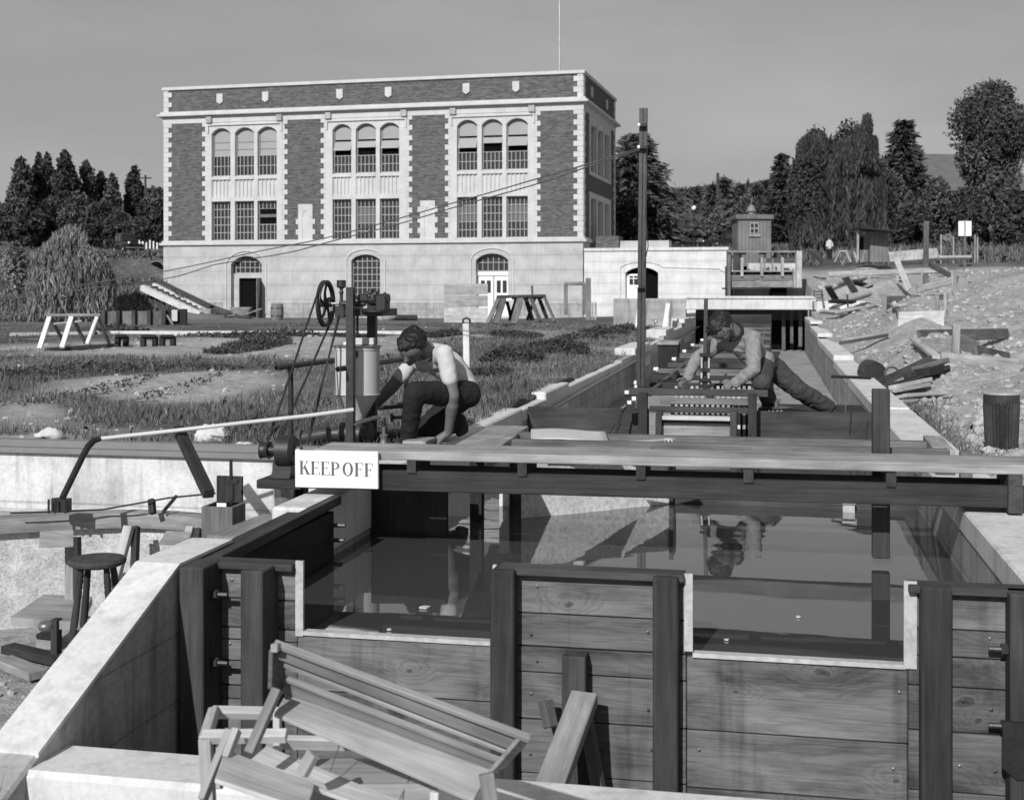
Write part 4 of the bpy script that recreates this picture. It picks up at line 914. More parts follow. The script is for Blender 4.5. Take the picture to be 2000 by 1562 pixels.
gb = wc + A_ * .3; m = KMB(); m.obox(gb + A_ * .06 + Zk * .0, A_ * .035, B_ * .045, Zk * .055); H('gear_case', 'iron', m, bevel=.012)
m = KMB(); m.lathe([(.09, -.014), (.09, .0), (.03, .004)], gb + A_ * .02 - Zk * .035, n=28); H('gear', 'iron', m)
m = KMB()
for k in range(24): t = 2 * math.pi * k / 24; m.obox(gb + A_ * .02 + Zk * -.042 + Vector((math.cos(t), math.sin(t), 0)) * .093, Vector((math.cos(t), math.sin(t), 0)) * .006, Vector((-math.sin(t), math.cos(t), 0)) * .006, Zk * .007)
for k in range(10): t = 2 * math.pi * k / 10; m.ball(gb + A_ * -.01 + B_ * math.cos(t) * .035 + Zk * (.045 + math.sin(t) * .035), .014, 6)
H('gear_teeth', 'iron', m); m = KMB(); m.ball(gb + Zk * .03, .045, 10); m.tube([gb - A_ * .09 + Zk * .03, gb + A_ * .1 + Zk * .03], .03, 10)
for k in range(26): m.ball(gb + A_ * rnd.uniform(-.07, .08) + B_ * rnd.uniform(-.03, .03) + Zk * rnd.uniform(.0, .06), rnd.uniform(.008, .017), 6)
H('gear_cluster', 'iron', m)
# hopper
hc = atk(698, 680, 7.85); hr = .137
m = KMB(); m.lathe([(hr + .006, 0), (hr, .004), (hr, .27), (hr + .004, .272), (hr + .004, .29)], hc - Zk * .28, n=36, caps=False); m.lathe([(.012, 0), (.018, .02), (hr - .004, .215), (hr + .003, .22)], hc - Zk * .497, n=36, caps=False); hop = H('hopper', 'hopper_paint', m, smooth=True)
m = KMB(); m.lathe([(hr + .012, 0), (hr + .012, .008), (hr - .03, .012), (.01, .014)], hc + Zk * .01, n=36); m.build('lid', 'steel', hop, smooth=True)
m = KMB(); p = hc + atk(678, 680, 7.75) - atk(698, 680, 7.75) + Zk * .025; m.ball(p, .02, 10, (1.4, 1, .8)); m.tube([p + Zk * .015 + A_ * .02, p + Zk * .045 + A_ * .028, p + Zk * .05 + A_ * .04], .005, 6); m.build('rag', 'paint_white', hop)
m = KMB(); m.obox(hc + A_ * .03 - B_ * .02 + Zk * .045, A_ * .085, B_ * .02, Zk * .02); H('lid_bar', 'hopper_paint', m)
m = KMB(); m.obox(hc + A_ * .03 - B_ * (hr + .004) - Zk * .03, A_ * .02, B_ * .003, Zk * .02); H('bracket', 'iron_worn', m)
m = KMB(); m.tube([hc + A_ * .0 + Zk * .02, hc + A_ * .0 + Zk * .22], .008, 8); H('feed_rod', 'iron', m)
m = KMB(); m.beam(atk(693, 650, 7.8), atk(716, 668, 7.95), .02, .012); H('stay', 'iron_worn', m)
m = KMB(); m.tube([atk(662, 612, 7.7), atk(605, 855, 7.45)], .006, 8); m.tube([atk(664, 612, 7.72), atk(600, 862, 7.4)], .007, 8)
H('brace_rod', 'iron', m)
m = KMB(); a, b2 = atk(690, 828, 7.6), atk(738, 814, 7.8); m.beam(a, b2, .05, .008, up=(0, -.4, 1)); H('chute', 'steel', m)
fm = thing('feed_motor', 'small round electric motor at the foot of the feed hopper stand', 'motor', tuple(atk(705, 880, 7.9)))
m = KMB(); c = atk(682, 848, 7.85); m.tube([c - A_ * .05, c + A_ * .14], .075, 22); m.build('body', 'iron', fm, smooth=True, bevel=.0)
m = KMB(); m.tube([c - A_ * .1, c - A_ * .05], .045, 18); m.build('pulley', 'iron_worn', fm, smooth=True)
m = KMB(); c2 = atk(726, 845, 7.8)
m.lathe([(.03, 0), (.022, .03), (.028, .05), (.012, .06), (.012, .1)], atk(750, 866, 7.8), n=12); m.build('grease_cup', 'steel', fm, smooth=True)
m = KMB(); m.tube([c - A_ * .13, c - A_ * .3 - Zk * .03], .05, 14); m.build('gear_case', 'iron_worn', fm, smooth=True)
m = KMB(); m.obox(atk(715, 880, 7.9) - Zk * .02, A_ * .22, B_ * .1, Zk * .012); m.build('base', 'iron', fm)
KMB.K = KR = 1.19; A_, B_, Zk = Vector((KR, 0, 0)), Vector((0, KR, 0)), Z_ * KR; Rk, Fk = R_ * KR, F_ * KR
# left motor on its shelf
mo = thing('electric_motor', 'dark round electric motor with belt pulley on a wooden shelf left of the sign', 'motor', tuple(atk(548, 930, 7.3)))
c = atk(556, 880, 7.25); m = KMB(); m.tube([c - A_ * .035, c - A_ * .03, c + A_ * .05, c + A_ * .07], [.08, .092, .092, .07], 28); m.build('body', 'iron', mo, smooth=True)
m = KMB(); m.tube([c + A_ * .07, c + A_ * .2], .012, 10); m.tube([c + A_ * .072, c + A_ * .1], .03, 12); m.build('shaft', 'steel', mo, smooth=True)
m = KMB(); m.tube([c - A_ * .14, c - A_ * .13, c - A_ * .1, c - A_ * .09], [.05, .045, .045, .05], 20); m.tube([c - A_ * .1, c - A_ * .03], .03, 12); m.build('pulley', 'iron', mo, smooth=True)
m = KMB(); b0 = c - Zk * .15; m.prism([(-.085, 0), (-.05, .05), (-.045, .1), (.045, .1), (.05, .05), (.085, 0)], b0 - A_ * .06, (0, 1, 0), (0, 0, 1), (.14, 0, 0)); m.build('foot', 'iron', mo, bevel=.006)
m = KMB(); m.obox(b0 - Zk * .025 + A_ * .01, A_ * .13, B_ * .12, Zk * .024); o = m.build('motor_shelf', 'wood_dark', bevel=.004); tag(o, 'thick dark shelf board carrying the electric motor beside the sign', 'shelf')
m = KMB(); m.obox(b0 - Zk * .2 + A_ * .05 + B_ * .1, A_ * .04, B_ * .04, Zk * .15); m.build('leg', 'wood_black', o)
KMB.K = KR = 1.256; A_, B_, Zk = Vector((KR, 0, 0)), Vector((0, KR, 0)), Z_ * KR; Rk, Fk = R_ * KR, F_ * KR
# belts
def belt(name, a, ra, b_, rb_, w, label):
    m = KMB()
    d = (b_ - a); d = Vector((0, d.y, d.z)); ang = math.atan2(d.z, d.y); L = d.length; al = math.acos(max(-1, min(1, (ra - rb_) * KR / L)))
    for s in (1, -1):
        t = ang + s * al; n_ = B_ * math.cos(t) + Zk * math.sin(t)
        m.beam(a + n_ * ra, Vector((a.x, b_.y, b_.z)) + n_ * rb_, w, .005, up=tuple(n_))
    o = m.build(name, 'rubber'); tag(o, label, 'belt')
belt('drive_belt', wc, WR + .003, Vector((wc.x, c.y, c.z)), .05, .012, 'long flat belt running from the spoked wheel down to the electric motor')
KMB.K = KR = 1.19; A_, B_, Zk = Vector((KR, 0, 0)), Vector((0, KR, 0)), Z_ * KR; Rk, Fk = R_ * KR, F_ * KR
# pail under the shelf
m = KMB(); pb = atk(556, 1003, 7.3); m.lathe([(.052, 0), (.055, .01), (.066, .17), (.07, .172), (.07, .18), (.064, .18), (.05, .02)], pb, n=28); o = m.build('tin_pail', 'tin', smooth=True); tag(o, 'shiny tin pail standing under the motor shelf', 'pail')
KMB.K = KR = 1.256; A_, B_, Zk = Vector((KR, 0, 0)), Vector((0, KR, 0)), Z_ * KR; Rk, Fk = R_ * KR, F_ * KR
# pipe rails
def rail(u0, v0, u1, v1, D0, pu, pv, label, ext=0):
    a, b2 = atk(u0, v0, D0), None
    r = ray(u1, v1); t = a.x / r[0]; b2 = Vector((a.x, r[1] * t, EYE + r[2] * t))
    t_ = thing('pipe_rail', label, 'pipe', tuple(atk(pu, pv, D0 + .2)))
    m = KMB(); m.tube([a, b2], .017, 12); m.build('rail', 'iron', t_, smooth=True)
    g = KMB(); d = (a - b2).normalized(); g.tube([a + d * .001, a + d * .002], .012, 10); g.build('bore', 'black', t_)
    r = ray(pu, pv); t = a.x / r[0]; q = Vector((a.x, r[1] * t, EYE + r[2] * t)); k = (q.y - a.y) / (b2.y - a.y); top = a.lerp(b2, k)
    m = KMB(); m.tube([q, top], .016, 12); m.tube([top - Zk * .03, top], .021, 12); m.build('standpipe', 'iron', t_, smooth=True)
    return t_
rail(540, 718, 658, 703, 7.55, 568, 870, 'dark horizontal pipe on a standpipe left of the hopper')
r2 = rail(660, 721, 790, 701, 7.5, 793, 870, 'dark horizontal pipe crossing in front of the hopper towards the crouching man')
m = KMB(); a, b2 = atk(793, 792, 8.6), atk(728, 798, 8.5); m.tube([a, b2], .014, 10); m.tube([a + A_ * .01, a - A_ * .06], .02, 10); m.build('branch_pipe', 'iron', r2, smooth=True)
m = KMB(); a, b2 = atk(793, 815, 8.6), atk(768, 815, 8.5); m.tube([a, b2], .012, 10); m.lathe([(.004, 0), (.03, .004), (.03, .012), (.004, .016)], b2, (-1, 0, 0), 16); m.tube([a + A_ * .015, a - A_ * .03], .022, 10); m.build('valve', 'iron', r2, smooth=True)
m = KMB(); a, b2 = atk(790, 847, 8.3), atk(735, 850, 8.1); m.tube([a, b2], .026, 12); m.tube([b2, b2 + A_ * -.03], .034, 12); m.build('branch_pipe', 'iron', r2, smooth=True)
KMB.K = KR = 1.0; A_, B_, Zk = Vector((KR, 0, 0)), Vector((0, KR, 0)), Z_ * KR; Rk, Fk = R_ * KR, F_ * KR
# white pipe with hose, prop
m = MB(); m.tube([at(192, 857, 8.5), at(350, 840, 8.6), at(480, 825, 8.65), at(600, 812, 8.7), at(690, 800, 8.8)], .014, 10); wp = m.build('water_pipe', 'pipe_white', smooth=True); tag(wp, 'long pale pipe sloping up from the hose to the hopper across the grass', 'pipe')
m = MB(); m.tube([at(196, 856, 8.5), at(183, 860, 8.48), at(172, 872, 8.4), at(163, 888, 8.35), at(140, 935, 8.2), at(122, 972, 8.1)], [.018, .022, .022, .021, .021, .021], 12); m.build('hose', 'rubber', wp, smooth=True)
m = MB(); m.beam(at(348, 838, 8.75), at(408, 965, 8.1), .07, .06, up=(0, 0, 1)); o = m.build('timber_prop', 'wood_dark', bevel=.004); tag(o, 'dark leaning timber prop under the pale pipe', 'prop')
KMB.K = KR = 1.285; A_, B_, Zk = Vector((KR, 0, 0)), Vector((0, KR, 0)), Z_ * KR; Rk, Fk = R_ * KR, F_ * KR
# wires
def wire(name, pts, r, label):
    P = [atk(*p) for p in pts]; out = []
    for i in range(len(P) - 1):
        a, b2, c3, d = P[max(i - 1, 0)], P[i], P[i + 1], P[min(i + 2, len(P) - 1)]
        for k in range(6):
            t = k / 6; out.append(.5 * ((2 * b2) + (c3 - a) * t + (2 * a - 5 * b2 + 4 * c3 - d) * t * t + (3 * b2 - a - 3 * c3 + d) * t ** 3))
    out.append(P[-1]); m = KMB(); m.tube(out, r, 6); o = m.build(name, 'wire', smooth=True); tag(o, label, 'wire')
wire('electric_wire', [(-60, 588, 17), (25, 578, 16.6), (320, 530, 15.2), (500, 492, 14.3), (660, 459, 13.5), (905, 391, 12.3), (1040, 352, 11.6), (1160, 317, 11.0), (1252, 289, 10.65)], .006, 'upper electric wire sagging from the twin rail pole across the building')
wire('electric_wire', [(-60, 592, 17.2), (25, 583, 16.8), (200, 560, 15.9), (330, 543, 15.3), (400, 523, 15), (430, 515, 14.8), (560, 494, 14.1), (660, 468, 13.5), (780, 437, 12.9), (905, 400, 12.3), (1040, 362, 11.6), (1160, 322, 11.0), (1252, 292, 10.65)], .006, 'lower wavy electric wire from the twin rail pole across the building')
KMB.K = KR = 1.0; A_, B_, Zk = Vector((KR, 0, 0)), Vector((0, KR, 0)), Z_ * KR; Rk, Fk = R_ * KR, F_ * KR
# ---------------------------------------------------------------- left yard
rw_ = thing('basin_wall', 'pale stained concrete wall at the back of the sunken yard', 'wall', (-5, 9.05, -1.05))
m = MB(); m.box(-12, -2.72, 8.95, 9.15, -1.2, -.04); m.build('wall', 'rear_wall', rw_)
m = MB(); m.box(-12, -2.72, 8.9, 9.17, -.04, .0); m.box(-12, -2.72, 8.98, 9.1, .0, .05); m.box(-12, -2.72, 8.96, 8.99, .0, .012); m.build('cap_rail', 'paint_grey', rw_, bevel=.004)
m = MB(); m.box(-12, -2.72, 8.2, 8.95, -1.0, -.47); o = m.build('canal_floor', 'rear_wall'); o['kind'] = 'structure'
m = MB(); m.quad((-12, 8.3, -.462), (-3.0, 8.3, -.462), (-3.0, 8.75, -.462), (-12, 8.75, -.462)); o = m.build('canal_water', 'water'); o['kind'] = 'structure'
cf = thing('curved_flume', 'curved wooden flume rim on a pebbled wall with timber struts in the sunken yard', 'flume', tuple(at(250, 1100, 8.3)))
arcp = [(-140, 1030, 8.35), (20, 1012, 8.52), (120, 1006, 8.63), (200, 1002, 8.7), (270, 1001, 8.72), (340, 1006, 8.65), (400, 1016, 8.5), (470, 1030, 8.25), (540, 1050, 7.9)]
def sm(P, n=5):
    P = [at(*p) for p in P]; out = []
    for i in range(len(P) - 1):
        a, b2, c3, d = P[max(i - 1, 0)], P[i], P[i + 1], P[min(i + 2, len(P) - 1)]
        for k in range(n): t = k / n; out.append(.5 * ((2 * b2) + (c3 - a) * t + (2 * a - 5 * b2 + 4 * c3 - d) * t * t + (3 * b2 - a - 3 * c3 + d) * t ** 3))
    return out + [P[-1]]
ar = sm(arcp)
def swept(ar, off0, off1, z0, z1):
    m = MB(); prev = None
    for i, p in enumerate(ar):
        d = ar[min(i + 1, len(ar) - 1)] - ar[max(i - 1, 0)]; d.z = 0; d.normalize(); nn = Vector((-d.y, d.x, 0))
        q = Vector((p.x, p.y, 0)); ring = [q + nn * off0 + Z_ * z0, q + nn * off1 + Z_ * z0, q + nn * off1 + Z_ * z1, q + nn * off0 + Z_ * z1]
        if prev:
            vs = prev + ring; g = [(i * .08 + (k // 4) * .08, v.z * 1, off0) for k, v in enumerate(vs)]
            m._add(vs, [(0, 4, 5, 1), (1, 5, 6, 2), (2, 6, 7, 3), (3, 7, 4, 0)], g, .5)
        prev = ring
    return m
zr = ar[len(ar) // 2].z
m = swept(ar, -.02, .13, zr - .1, zr); m.build('rim', 'wood_grey', cf)
m = swept(ar, .05, .2, -1.1, zr - .1); m.build('pebble_wall', 'pebble', cf)
def strut(u0, v0, D0, u1, v1, D1, w, h, mat='wood_grey', name='strut', par=cf): m = MB(); m.beam(at(u0, v0, D0), at(u1, v1, D1), w, h, up=(0, 1, 0)); return m.build(name, mat, par, bevel=.003)
strut(139, 1048, 8.35, 139, 1212, 8.25, .06, .06); strut(152, 1048, 8.42, 153, 1200, 8.35, .02, .06, 'wood_dark')
strut(252, 1028, 8.5, 225, 1130, 8.35, .06, .05, 'wood_pale'); strut(266, 1028, 8.55, 262, 1125, 8.42, .04, .05, 'wood_dark')
strut(373, 1030, 8.35, 355, 1095, 8.2, .05, .05, 'wood_pale'); strut(386, 1032, 8.35, 380, 1090, 8.25, .05, .04, 'wood_dark')
for pts, D in (([(78, 1038), (143, 1034), (143, 1064), (76, 1066)], 8.15), ([(325, 1036), (372, 1038), (365, 1062), (310, 1060)], 8.1)):
    P = [at(u, v, D - .1 * (i > 1)) for i, (u, v) in enumerate(pts)]; m = MB(); m._add(P + [p - Z_ * .012 for p in P], [(3, 2, 1, 0), (4, 5, 6, 7), (0, 1, 5, 4), (1, 2, 6, 5), (2, 3, 7, 6), (3, 0, 4, 7)], [tuple(p) for p in P] * 2); m.build('shelf', 'wood_grey', cf)
m = MB(); m.tube([at(20, 1002, 8.4), at(200, 995, 8.6), at(330, 972, 8.5), at(420, 963, 8.2)], .006, 6); o = m.build('float_rod', 'iron'); tag(o, 'thin rod reaching across the canal to the gauge well', 'rod')
m = MB(); [m.box(p.x, p.x + w_, p.y, p.y + .05, p.z, p.z + .09) for p, w_ in ((at(100, 1000, 8.45), .12),)]; [m.tube([at(u, 975, 8.4), at(u, 1002, 8.4)], .008, 6) for u in (95, 108, 128)]; o = m.build('float_bracket', 'iron'); tag(o, 'small dark bracket under the end of the hose', 'bracket')
strut(296, 975, 8.6, 298, 1003, 8.55, .04, .04, 'wood_dark', 'strut'); strut(345, 968, 8.75, 318, 1000, 8.6, .02, .02, 'iron')
# gauge well
gw = thing('gauge_well', 'square wooden gauge well with dark back board and point gauge', 'gauge', tuple(at(435, 1080, 7.9)))
a = at(437, 1020, 7.8); m = MB(); m.obox(a - Z_ * .02, A_ * .1, B_ * .1, Z_ * .13); m.build('well', 'wood_mid', gw, bevel=.004)
m = MB(); m.obox(a + Z_ * .108, A_ * .075, B_ * .075, Z_ * .004); m.build('well_mouth', 'black', gw)
m = MB(); m.obox(a - Z_ * .3, A_ * .08, B_ * .08, Z_ * .16); m.build('well_foot', 'wood_grey', gw)
m = MB(); m.obox(at(449, 970, 7.98), A_ * .085, B_ * .012, Z_ * .13); m.build('back_board', 'wood_dark', gw, bevel=.003)
m = MB(); m.tube([at(451, 897, 7.8), at(452, 995, 7.8)], .011, 8); m.build('rod', 'iron', gw, smooth=True)
m = MB(); m.obox(at(455, 940, 7.8), A_ * .035, B_ * .02, Z_ * .012); m.obox(at(452, 960, 7.8), A_ * .016, B_ * .016, Z_ * .06); m.build('clamp', 'iron', gw, bevel=.003)
m = MB(); m.obox(at(433, 987, 7.72), A_ * .03, B_ * .004, Z_ * .015); m.build('scale_plate', 'paint_white', gw)
# platform plank between
pl4 = [pz(u, v, -.16) for u, v in [(405, 1044), (475, 1050), (565, 1004), (515, 1003)]]
m = MB(); m._add(pl4 + [p - Z_ * .04 for p in pl4], [(0, 1, 2, 3), (7, 6, 5, 4), (0, 4, 5, 1), (1, 5, 6, 2), (2, 6, 7, 3), (3, 7, 4, 0)], [(p.y, p.x, 0) for p in pl4] * 2); o = m.build('work_shelf', 'wood_grey'); tag(o, 'grey plank shelf between the gauge well and the left channel wall', 'shelf')
m = MB(); m.box(-3.25, -3.15, 6.4, 6.48, -1.1, -.2); m.build('leg', 'wood_grey', o)
# stool
st = thing('wooden_stool', 'round dark wooden stool with turned legs in the sunken yard', 'stool', tuple(at(190, 1275, 7.6)))
sc_ = at(190, 1094, 7.5); m = MB(); m.lathe([(.05, -.03), (.14, -.028), (.163, -.015), (.166, 0), (.155, .014), (.11, .02), (.03, .016)], sc_, n=36); m.build('seat', 'wood_dark', st, smooth=True)
zf = -1.03; legs = []
for k in range(4):
    t = math.pi / 4 + k * math.pi / 2 + .25; d = Vector((math.cos(t), math.sin(t), 0)); a, b2 = sc_ + d * .1 - Z_ * .025, Vector((sc_.x, sc_.y, zf)) + d * .19
    legs.append((a, b2)); m = MB(); P = [a.lerp(b2, s) for s in (0, .1, .14, .16, .18, .2, .22, .25, .5, .62, .64, .66, .8, 1)]
    m.tube(P, [.016, .019, .021, .018, .021, .018, .021, .019, .022, .021, .024, .02, .018, .014], 12); m.build('leg', 'wood_dark', st, smooth=True)
for k, s in ((0, .55), (1, .66), (2, .55), (3, .66), (0, .78), (2, .78)):
    m = MB(); m.tube([legs[k][0].lerp(legs[k][1], s), legs[(k + 1) % 4][0].lerp(legs[(k + 1) % 4][1], s)], .009, 8); m.build('stretcher', 'wood_mid', st, smooth=True)
# bench and lumber at the far left
P = [pz(u, v, -.78) for u, v in [(20, 1205), (155, 1215), (180, 1165), (85, 1160)]]
bn = thing('low_bench', 'low wooden bench of two pale boards with a tin cup hung below', 'bench', tuple(pz(90, 1260, -1.05)))
m = MB(); m._add(P + [p - Z_ * .05 for p in P], [(0, 1, 2, 3), (7, 6, 5, 4), (0, 4, 5, 1), (1, 5, 6, 2), (2, 6, 7, 3), (3, 7, 4, 0)], [(p.x, p.y, 0) for p in P] * 2); m.build('seat', 'wood_pale', bn)
m = MB(); p = pz(110, 1250, -.9); m.obox(p, A_ * .02, B_ * .03, Z_ * .13); m.build('leg', 'wood_dark', bn)
m = MB(); p = pz(95, 1262, -1.03); m.obox(p + Z_ * .04, A_ * .06, B_ * .05, Z_ * .05); m.build('foot_block', 'wood_pale', bn, bevel=.006)
m = MB(); m.ball(at(90, 1222, 7.0), .045, 14, (1, 1, .7)); m.build('tin_cup', 'steel', bn, smooth=True)
for i, (u0, v0, u1, v1, z, w_, mt) in enumerate([(15, 1265, 120, 1290, -1.0, .1, 'wood_dark'), (170, 1190, 240, 1165, -.98, .16, 'wood_pale'), (150, 1240, 215, 1225, -.98, .14, 'wood_grey'), (5, 1290, 75, 1318, -1.0, .12, 'wood_grey')]):
    m = MB(); m.beam(pz(u0, v0, z), pz(u1, v1, z), w_, .05); o = m.build('loose_timber', mt, bevel=.004); tag(o, ['dark timber lying on the yard floor under the low bench', 'pale board on the yard floor behind the stool legs', 'grey board on the yard floor between the stool legs', 'grey board leaning at the left edge below the low bench'][i], 'timber')
# ---------------------------------------------------------------- foreground broken crates
fgD = 3.45
tr = thing('wooden_trough', 'tipped long wooden trough of slats and pale boards in the foreground', 'trough', tuple(at(740, 1530, fgD)))
def fb_(name, mat, u0, v0, u1, v1, w, h, D0=fgD, D1=fgD - .08, up=(0, -.5, 1), par=tr, tone=None):
    m = MB(); m.beam(at(u0, v0, D0), at(u1, v1, D1), w, h, up, tone); return m.build(name, mat, par, bevel=.002)
fb_('rail', 'wood_grey', 536, 1256, 1036, 1442, .02, .016); fb_('rail', 'wood_grey', 556, 1296, 1000, 1470, .016, .014, fgD + .05, fgD - .02); fb_('rail', 'wood_grey', 556, 1324, 985, 1488, .016, .014, fgD + .07, fgD)
fb_('side_board', 'wood_mid', 548, 1275, 1010, 1455, .008, .035, fgD + .02, fgD - .05, (0, 0, 1))
fb_('side_board', 'wood_mid', 552, 1340, 975, 1497, .008, .04, fgD + .09, fgD + .02, (0, -.2, 1))
def quadslab(name, mat, pts, th=.012, par=tr):
    P = [at(*p) for p in pts]; n_ = (P[1] - P[0]).cross(P[3] - P[0]).normalized() * th
    if n_.dot(P[0] - Vector((0, 0, EYE))) < 0: n_ = -n_
    L = (P[1] - P[0]).length; h_ = (P[3] - P[0]).length; k = rnd.uniform(0, 30); g = [(k, k, 0), (k + L, k, 0), (k + L, k + h_, 0), (k, k + h_, 0)]
    m = MB(); m._add(P + [p + n_ for p in P], [(0, 1, 2, 3), (7, 6, 5, 4), (0, 4, 5, 1), (1, 5, 6, 2), (2, 6, 7, 3), (3, 7, 4, 0)], g * 2); return m.build(name, mat, par, bevel=.002)
quadslab('bottom_board', 'wood_pale', [(536, 1392, fgD - .0), (925, 1562, fgD - .12), (958, 1502, fgD - .02), (560, 1352, fgD + .1)])
quadslab('end_board', 'wood_mid', [(531, 1345, fgD - .02), (553, 1350, fgD + .1), (556, 1280, fgD + .1), (533, 1268, fgD)])
quadslab('end_board', 'wood_grey', [(958, 1512, fgD - .06), (985, 1500, fgD + .02), (1034, 1448, fgD + .0), (1020, 1440, fgD - .08)])
fb_('leg', 'wood_grey', 542, 1345, 487, 1470, .028, .02, fgD - .02, fgD - .1); fb_('leg', 'wood_pale', 535, 1266, 543, 1262, .02, .022, fgD - .03, fgD)
fb_('leg', 'wood_grey', 950, 1510, 960, 1575, .04, .02, fgD - .1, fgD - .1)
ck = thing('broken_crate', 'broken pale wooden crate frame lying under the tipped trough', 'crate', tuple(at(500, 1530, 3.6)))
def cb(mat, u0, v0, u1, v1, w, h, D0=3.6, D1=3.6, name='slat'): m = MB(); m.beam(at(u0, v0, D0), at(u1, v1, D1), w, h, up=(0, -.6, 1)); return m.build(name, mat, ck, bevel=.002)
cb('wood_pale', 415, 1390, 560, 1393, .03, .03, 3.95, 3.95); cb('wood_pale', 395, 1438, 560, 1436, .03, .03); cb('wood_pale', 418, 1388, 400, 1445, .03, .03, 3.95, 3.6); cb('wood_pale', 542, 1390, 542, 1480, .02, .04, 3.9, 3.75)
cb('wood_pale', 402, 1440, 408, 1570, .035, .03); cb('wood_pale', 430, 1440, 428, 1540, .02, .02, 3.75, 3.7); cb('wood_pale', 520, 1448, 700, 1452, .02, .045, 3.85, 3.85); cb('wood_pale', 450, 1425, 395, 1562, .02, .03, 3.5, 3.4); cb('wood_pale', 463, 1424, 442, 1480, .02, .03, 3.5, 3.45)
quadslab('board', 'wood_pale', [(420, 1520, 3.3), (600, 1580, 3.2), (615, 1530, 3.4), (440, 1462, 3.5)], par=ck); quadslab('board', 'wood_pale', [(480, 1490, 3.5), (790, 1600, 3.3), (800, 1570, 3.4), (520, 1455, 3.6)], par=ck)
cb('wood_pale', 590, 1510, 612, 1470, .035, .02, 3.3, 3.3); cb('wood_pale', 850, 1545, 848, 1590, .025, .02, 3.5, 3.5); cb('wood_pale', 700, 1540, 840, 1555, .05, .02, 3.7, 3.7)
m = MB(); a = at(700, 1560, 3.62); m.obox(a, R_ * .22, F_ * .1, Z_ * .08); m.build('box_side', 'wood_grey', ck, bevel=.003)
for q in ([(665, 1448, 3.6), (640, 1520, 3.5)], [(803, 1510, 3.55), (780, 1562, 3.5)]): m = MB(); m.tube([at(*q[0]), at(*q[1])], .0015, 5); m.build('wire', 'wire', ck)
def hit(u, v, Dmax=130):
    D = np.arange(8, Dmax, .1); q = (u - 1000) / FPX * D
    z = EYE - (v - HOR) / FPX * D; g = terrain(q * CT - D * ST, q * ST + D * CT); k = np.nonzero(z < g)[0]
    return float(D[k[0]]) if len(k) else Dmax
# ---------------------------------------------------------------- field things
def bb(name, mat, segs, label, cat, group=None, bevel=.005):
    """a thing of straight members: (u0,v0,D0,u1,v1,D1,w,h[,partname,mat])"""
    ps = [(at(*s[:3]), at(*s[3:6])) for s in segs]; c = sum((a + b for a, b in ps), Vector()) / (2 * len(ps)); c.z = min(min(a.z, b.z) for a, b in ps)
    t = thing(name, label, cat, tuple(c), 0, group)
    for s, (a, b) in zip(segs, ps):
        m = MB(); m.beam(a, b, s[6], s[7], up=(0, .3, 1) if abs((b - a).normalized().z) < .8 else (0, 1, 0)); m.build(s[8] if len(s) > 8 else 'leg', s[9] if len(s) > 9 else mat, t, bevel=bevel)
    return t
D = 26.0
bb('sawhorse', 'wood_white', [(97, 618, D, 77, 681, D - .5, .09, .06), (140, 618, D, 121, 679, D - .5, .09, .06), (190, 618, D, 170, 672, D - .5, .07, .05), (99, 620, D, 122, 664, D + .8, .06, .05, 'leg', 'wood_mid'), (142, 620, D, 168, 673, D + .6, .06, .05, 'leg', 'wood_mid'), (192, 620, D, 214, 673, D + .6, .06, .05, 'leg', 'wood_mid'),  # sun-facing legs coloured white, legs turned away coloured darker as shade
    (90, 616, D, 197, 616, D, .08, .06, 'top_rail', 'wood_grey'), (92, 634, D, 160, 627, D, .03, .04, 'stay', 'wood_grey')], 'long sawhorse of three A frames, its sunlit legs coloured white, on the grass at the far left', 'sawhorse')
m = MB(); m.beam(gd(92, 680, 25.5) + Z_ * .04, gd(225, 678, 26.5) + Z_ * .04, .25, .06); o = m.build('ground_plank', 'wood_dark'); tag(o, 'dark plank lying on the ground under the long sawhorse', 'plank')
for i, (u0, u1) in enumerate(((228, 248), (278, 305), (315, 340))):
    bb('low_trestle', 'wood_black', [(u0 + 2, 658, 27, u0 + 2, 682, 27, .1, .1), (u1 - 2, 658, 27, u1 - 2, 682, 27, .1, .1), (u0, 658, 27, u1, 658, 27, .2, .06, 'top')], ['black low trestle nearest the long sawhorse', 'black low trestle in the middle of the three beside the sawhorse', 'black low trestle farthest right of the three beside the sawhorse'][i], 'trestle', 'low black trestles on the grass')
ft = thing('board_fence', 'low board fence of grey panels between dark posts before the stair', 'fence', tuple(gd(270, 636, 45)))
for i, u in enumerate((203, 232, 262, 292, 321)):
    m = MB(); m.beam(gd(u, 636, 45) - Z_ * .1, at(u, 606, 45), .14, .14, up=(0, 1, 0)); m.build('post', 'wood_dark', ft)
for a, b in ((205, 230), (234, 260), (264, 290), (294, 319)):
    m = MB(); c = (at(a, 621, 45.1) + at(b, 621, 45.1)) / 2; m.obox(c, R_ * (b - a) / 5000 * 45, F_ * .03, Z_ * .24); m.build('panel', 'wood_mid', ft)
m = MB(); c = at(345, 620, 45.2); m.obox(c, R_ * .36, F_ * .08, Z_ * .3); m.build('end_box', 'wood_black', ft)
m = MB(); c = at(341, 616, 45.0); m.obox(c, R_ * .1, F_ * .02, Z_ * .2); m.build('notice', 'paper', ft); m = MB(); m.beam(at(326, 615, 44.9), at(338, 634, 44.9), .06, .06); m.build('brace', 'wood_grey', ft)
cb_ = MB(); a, b = at(180, 647, 35), at(790, 648, 35); cb_.beam(Vector((a.x, a.y, .02)), Vector((b.x, b.y, .02)), .3, .22); o = cb_.build('low_kerb', 'concrete_pale', bevel=.02); tag(o, 'long low pale concrete kerb across the grass before the brick building', 'kerb')
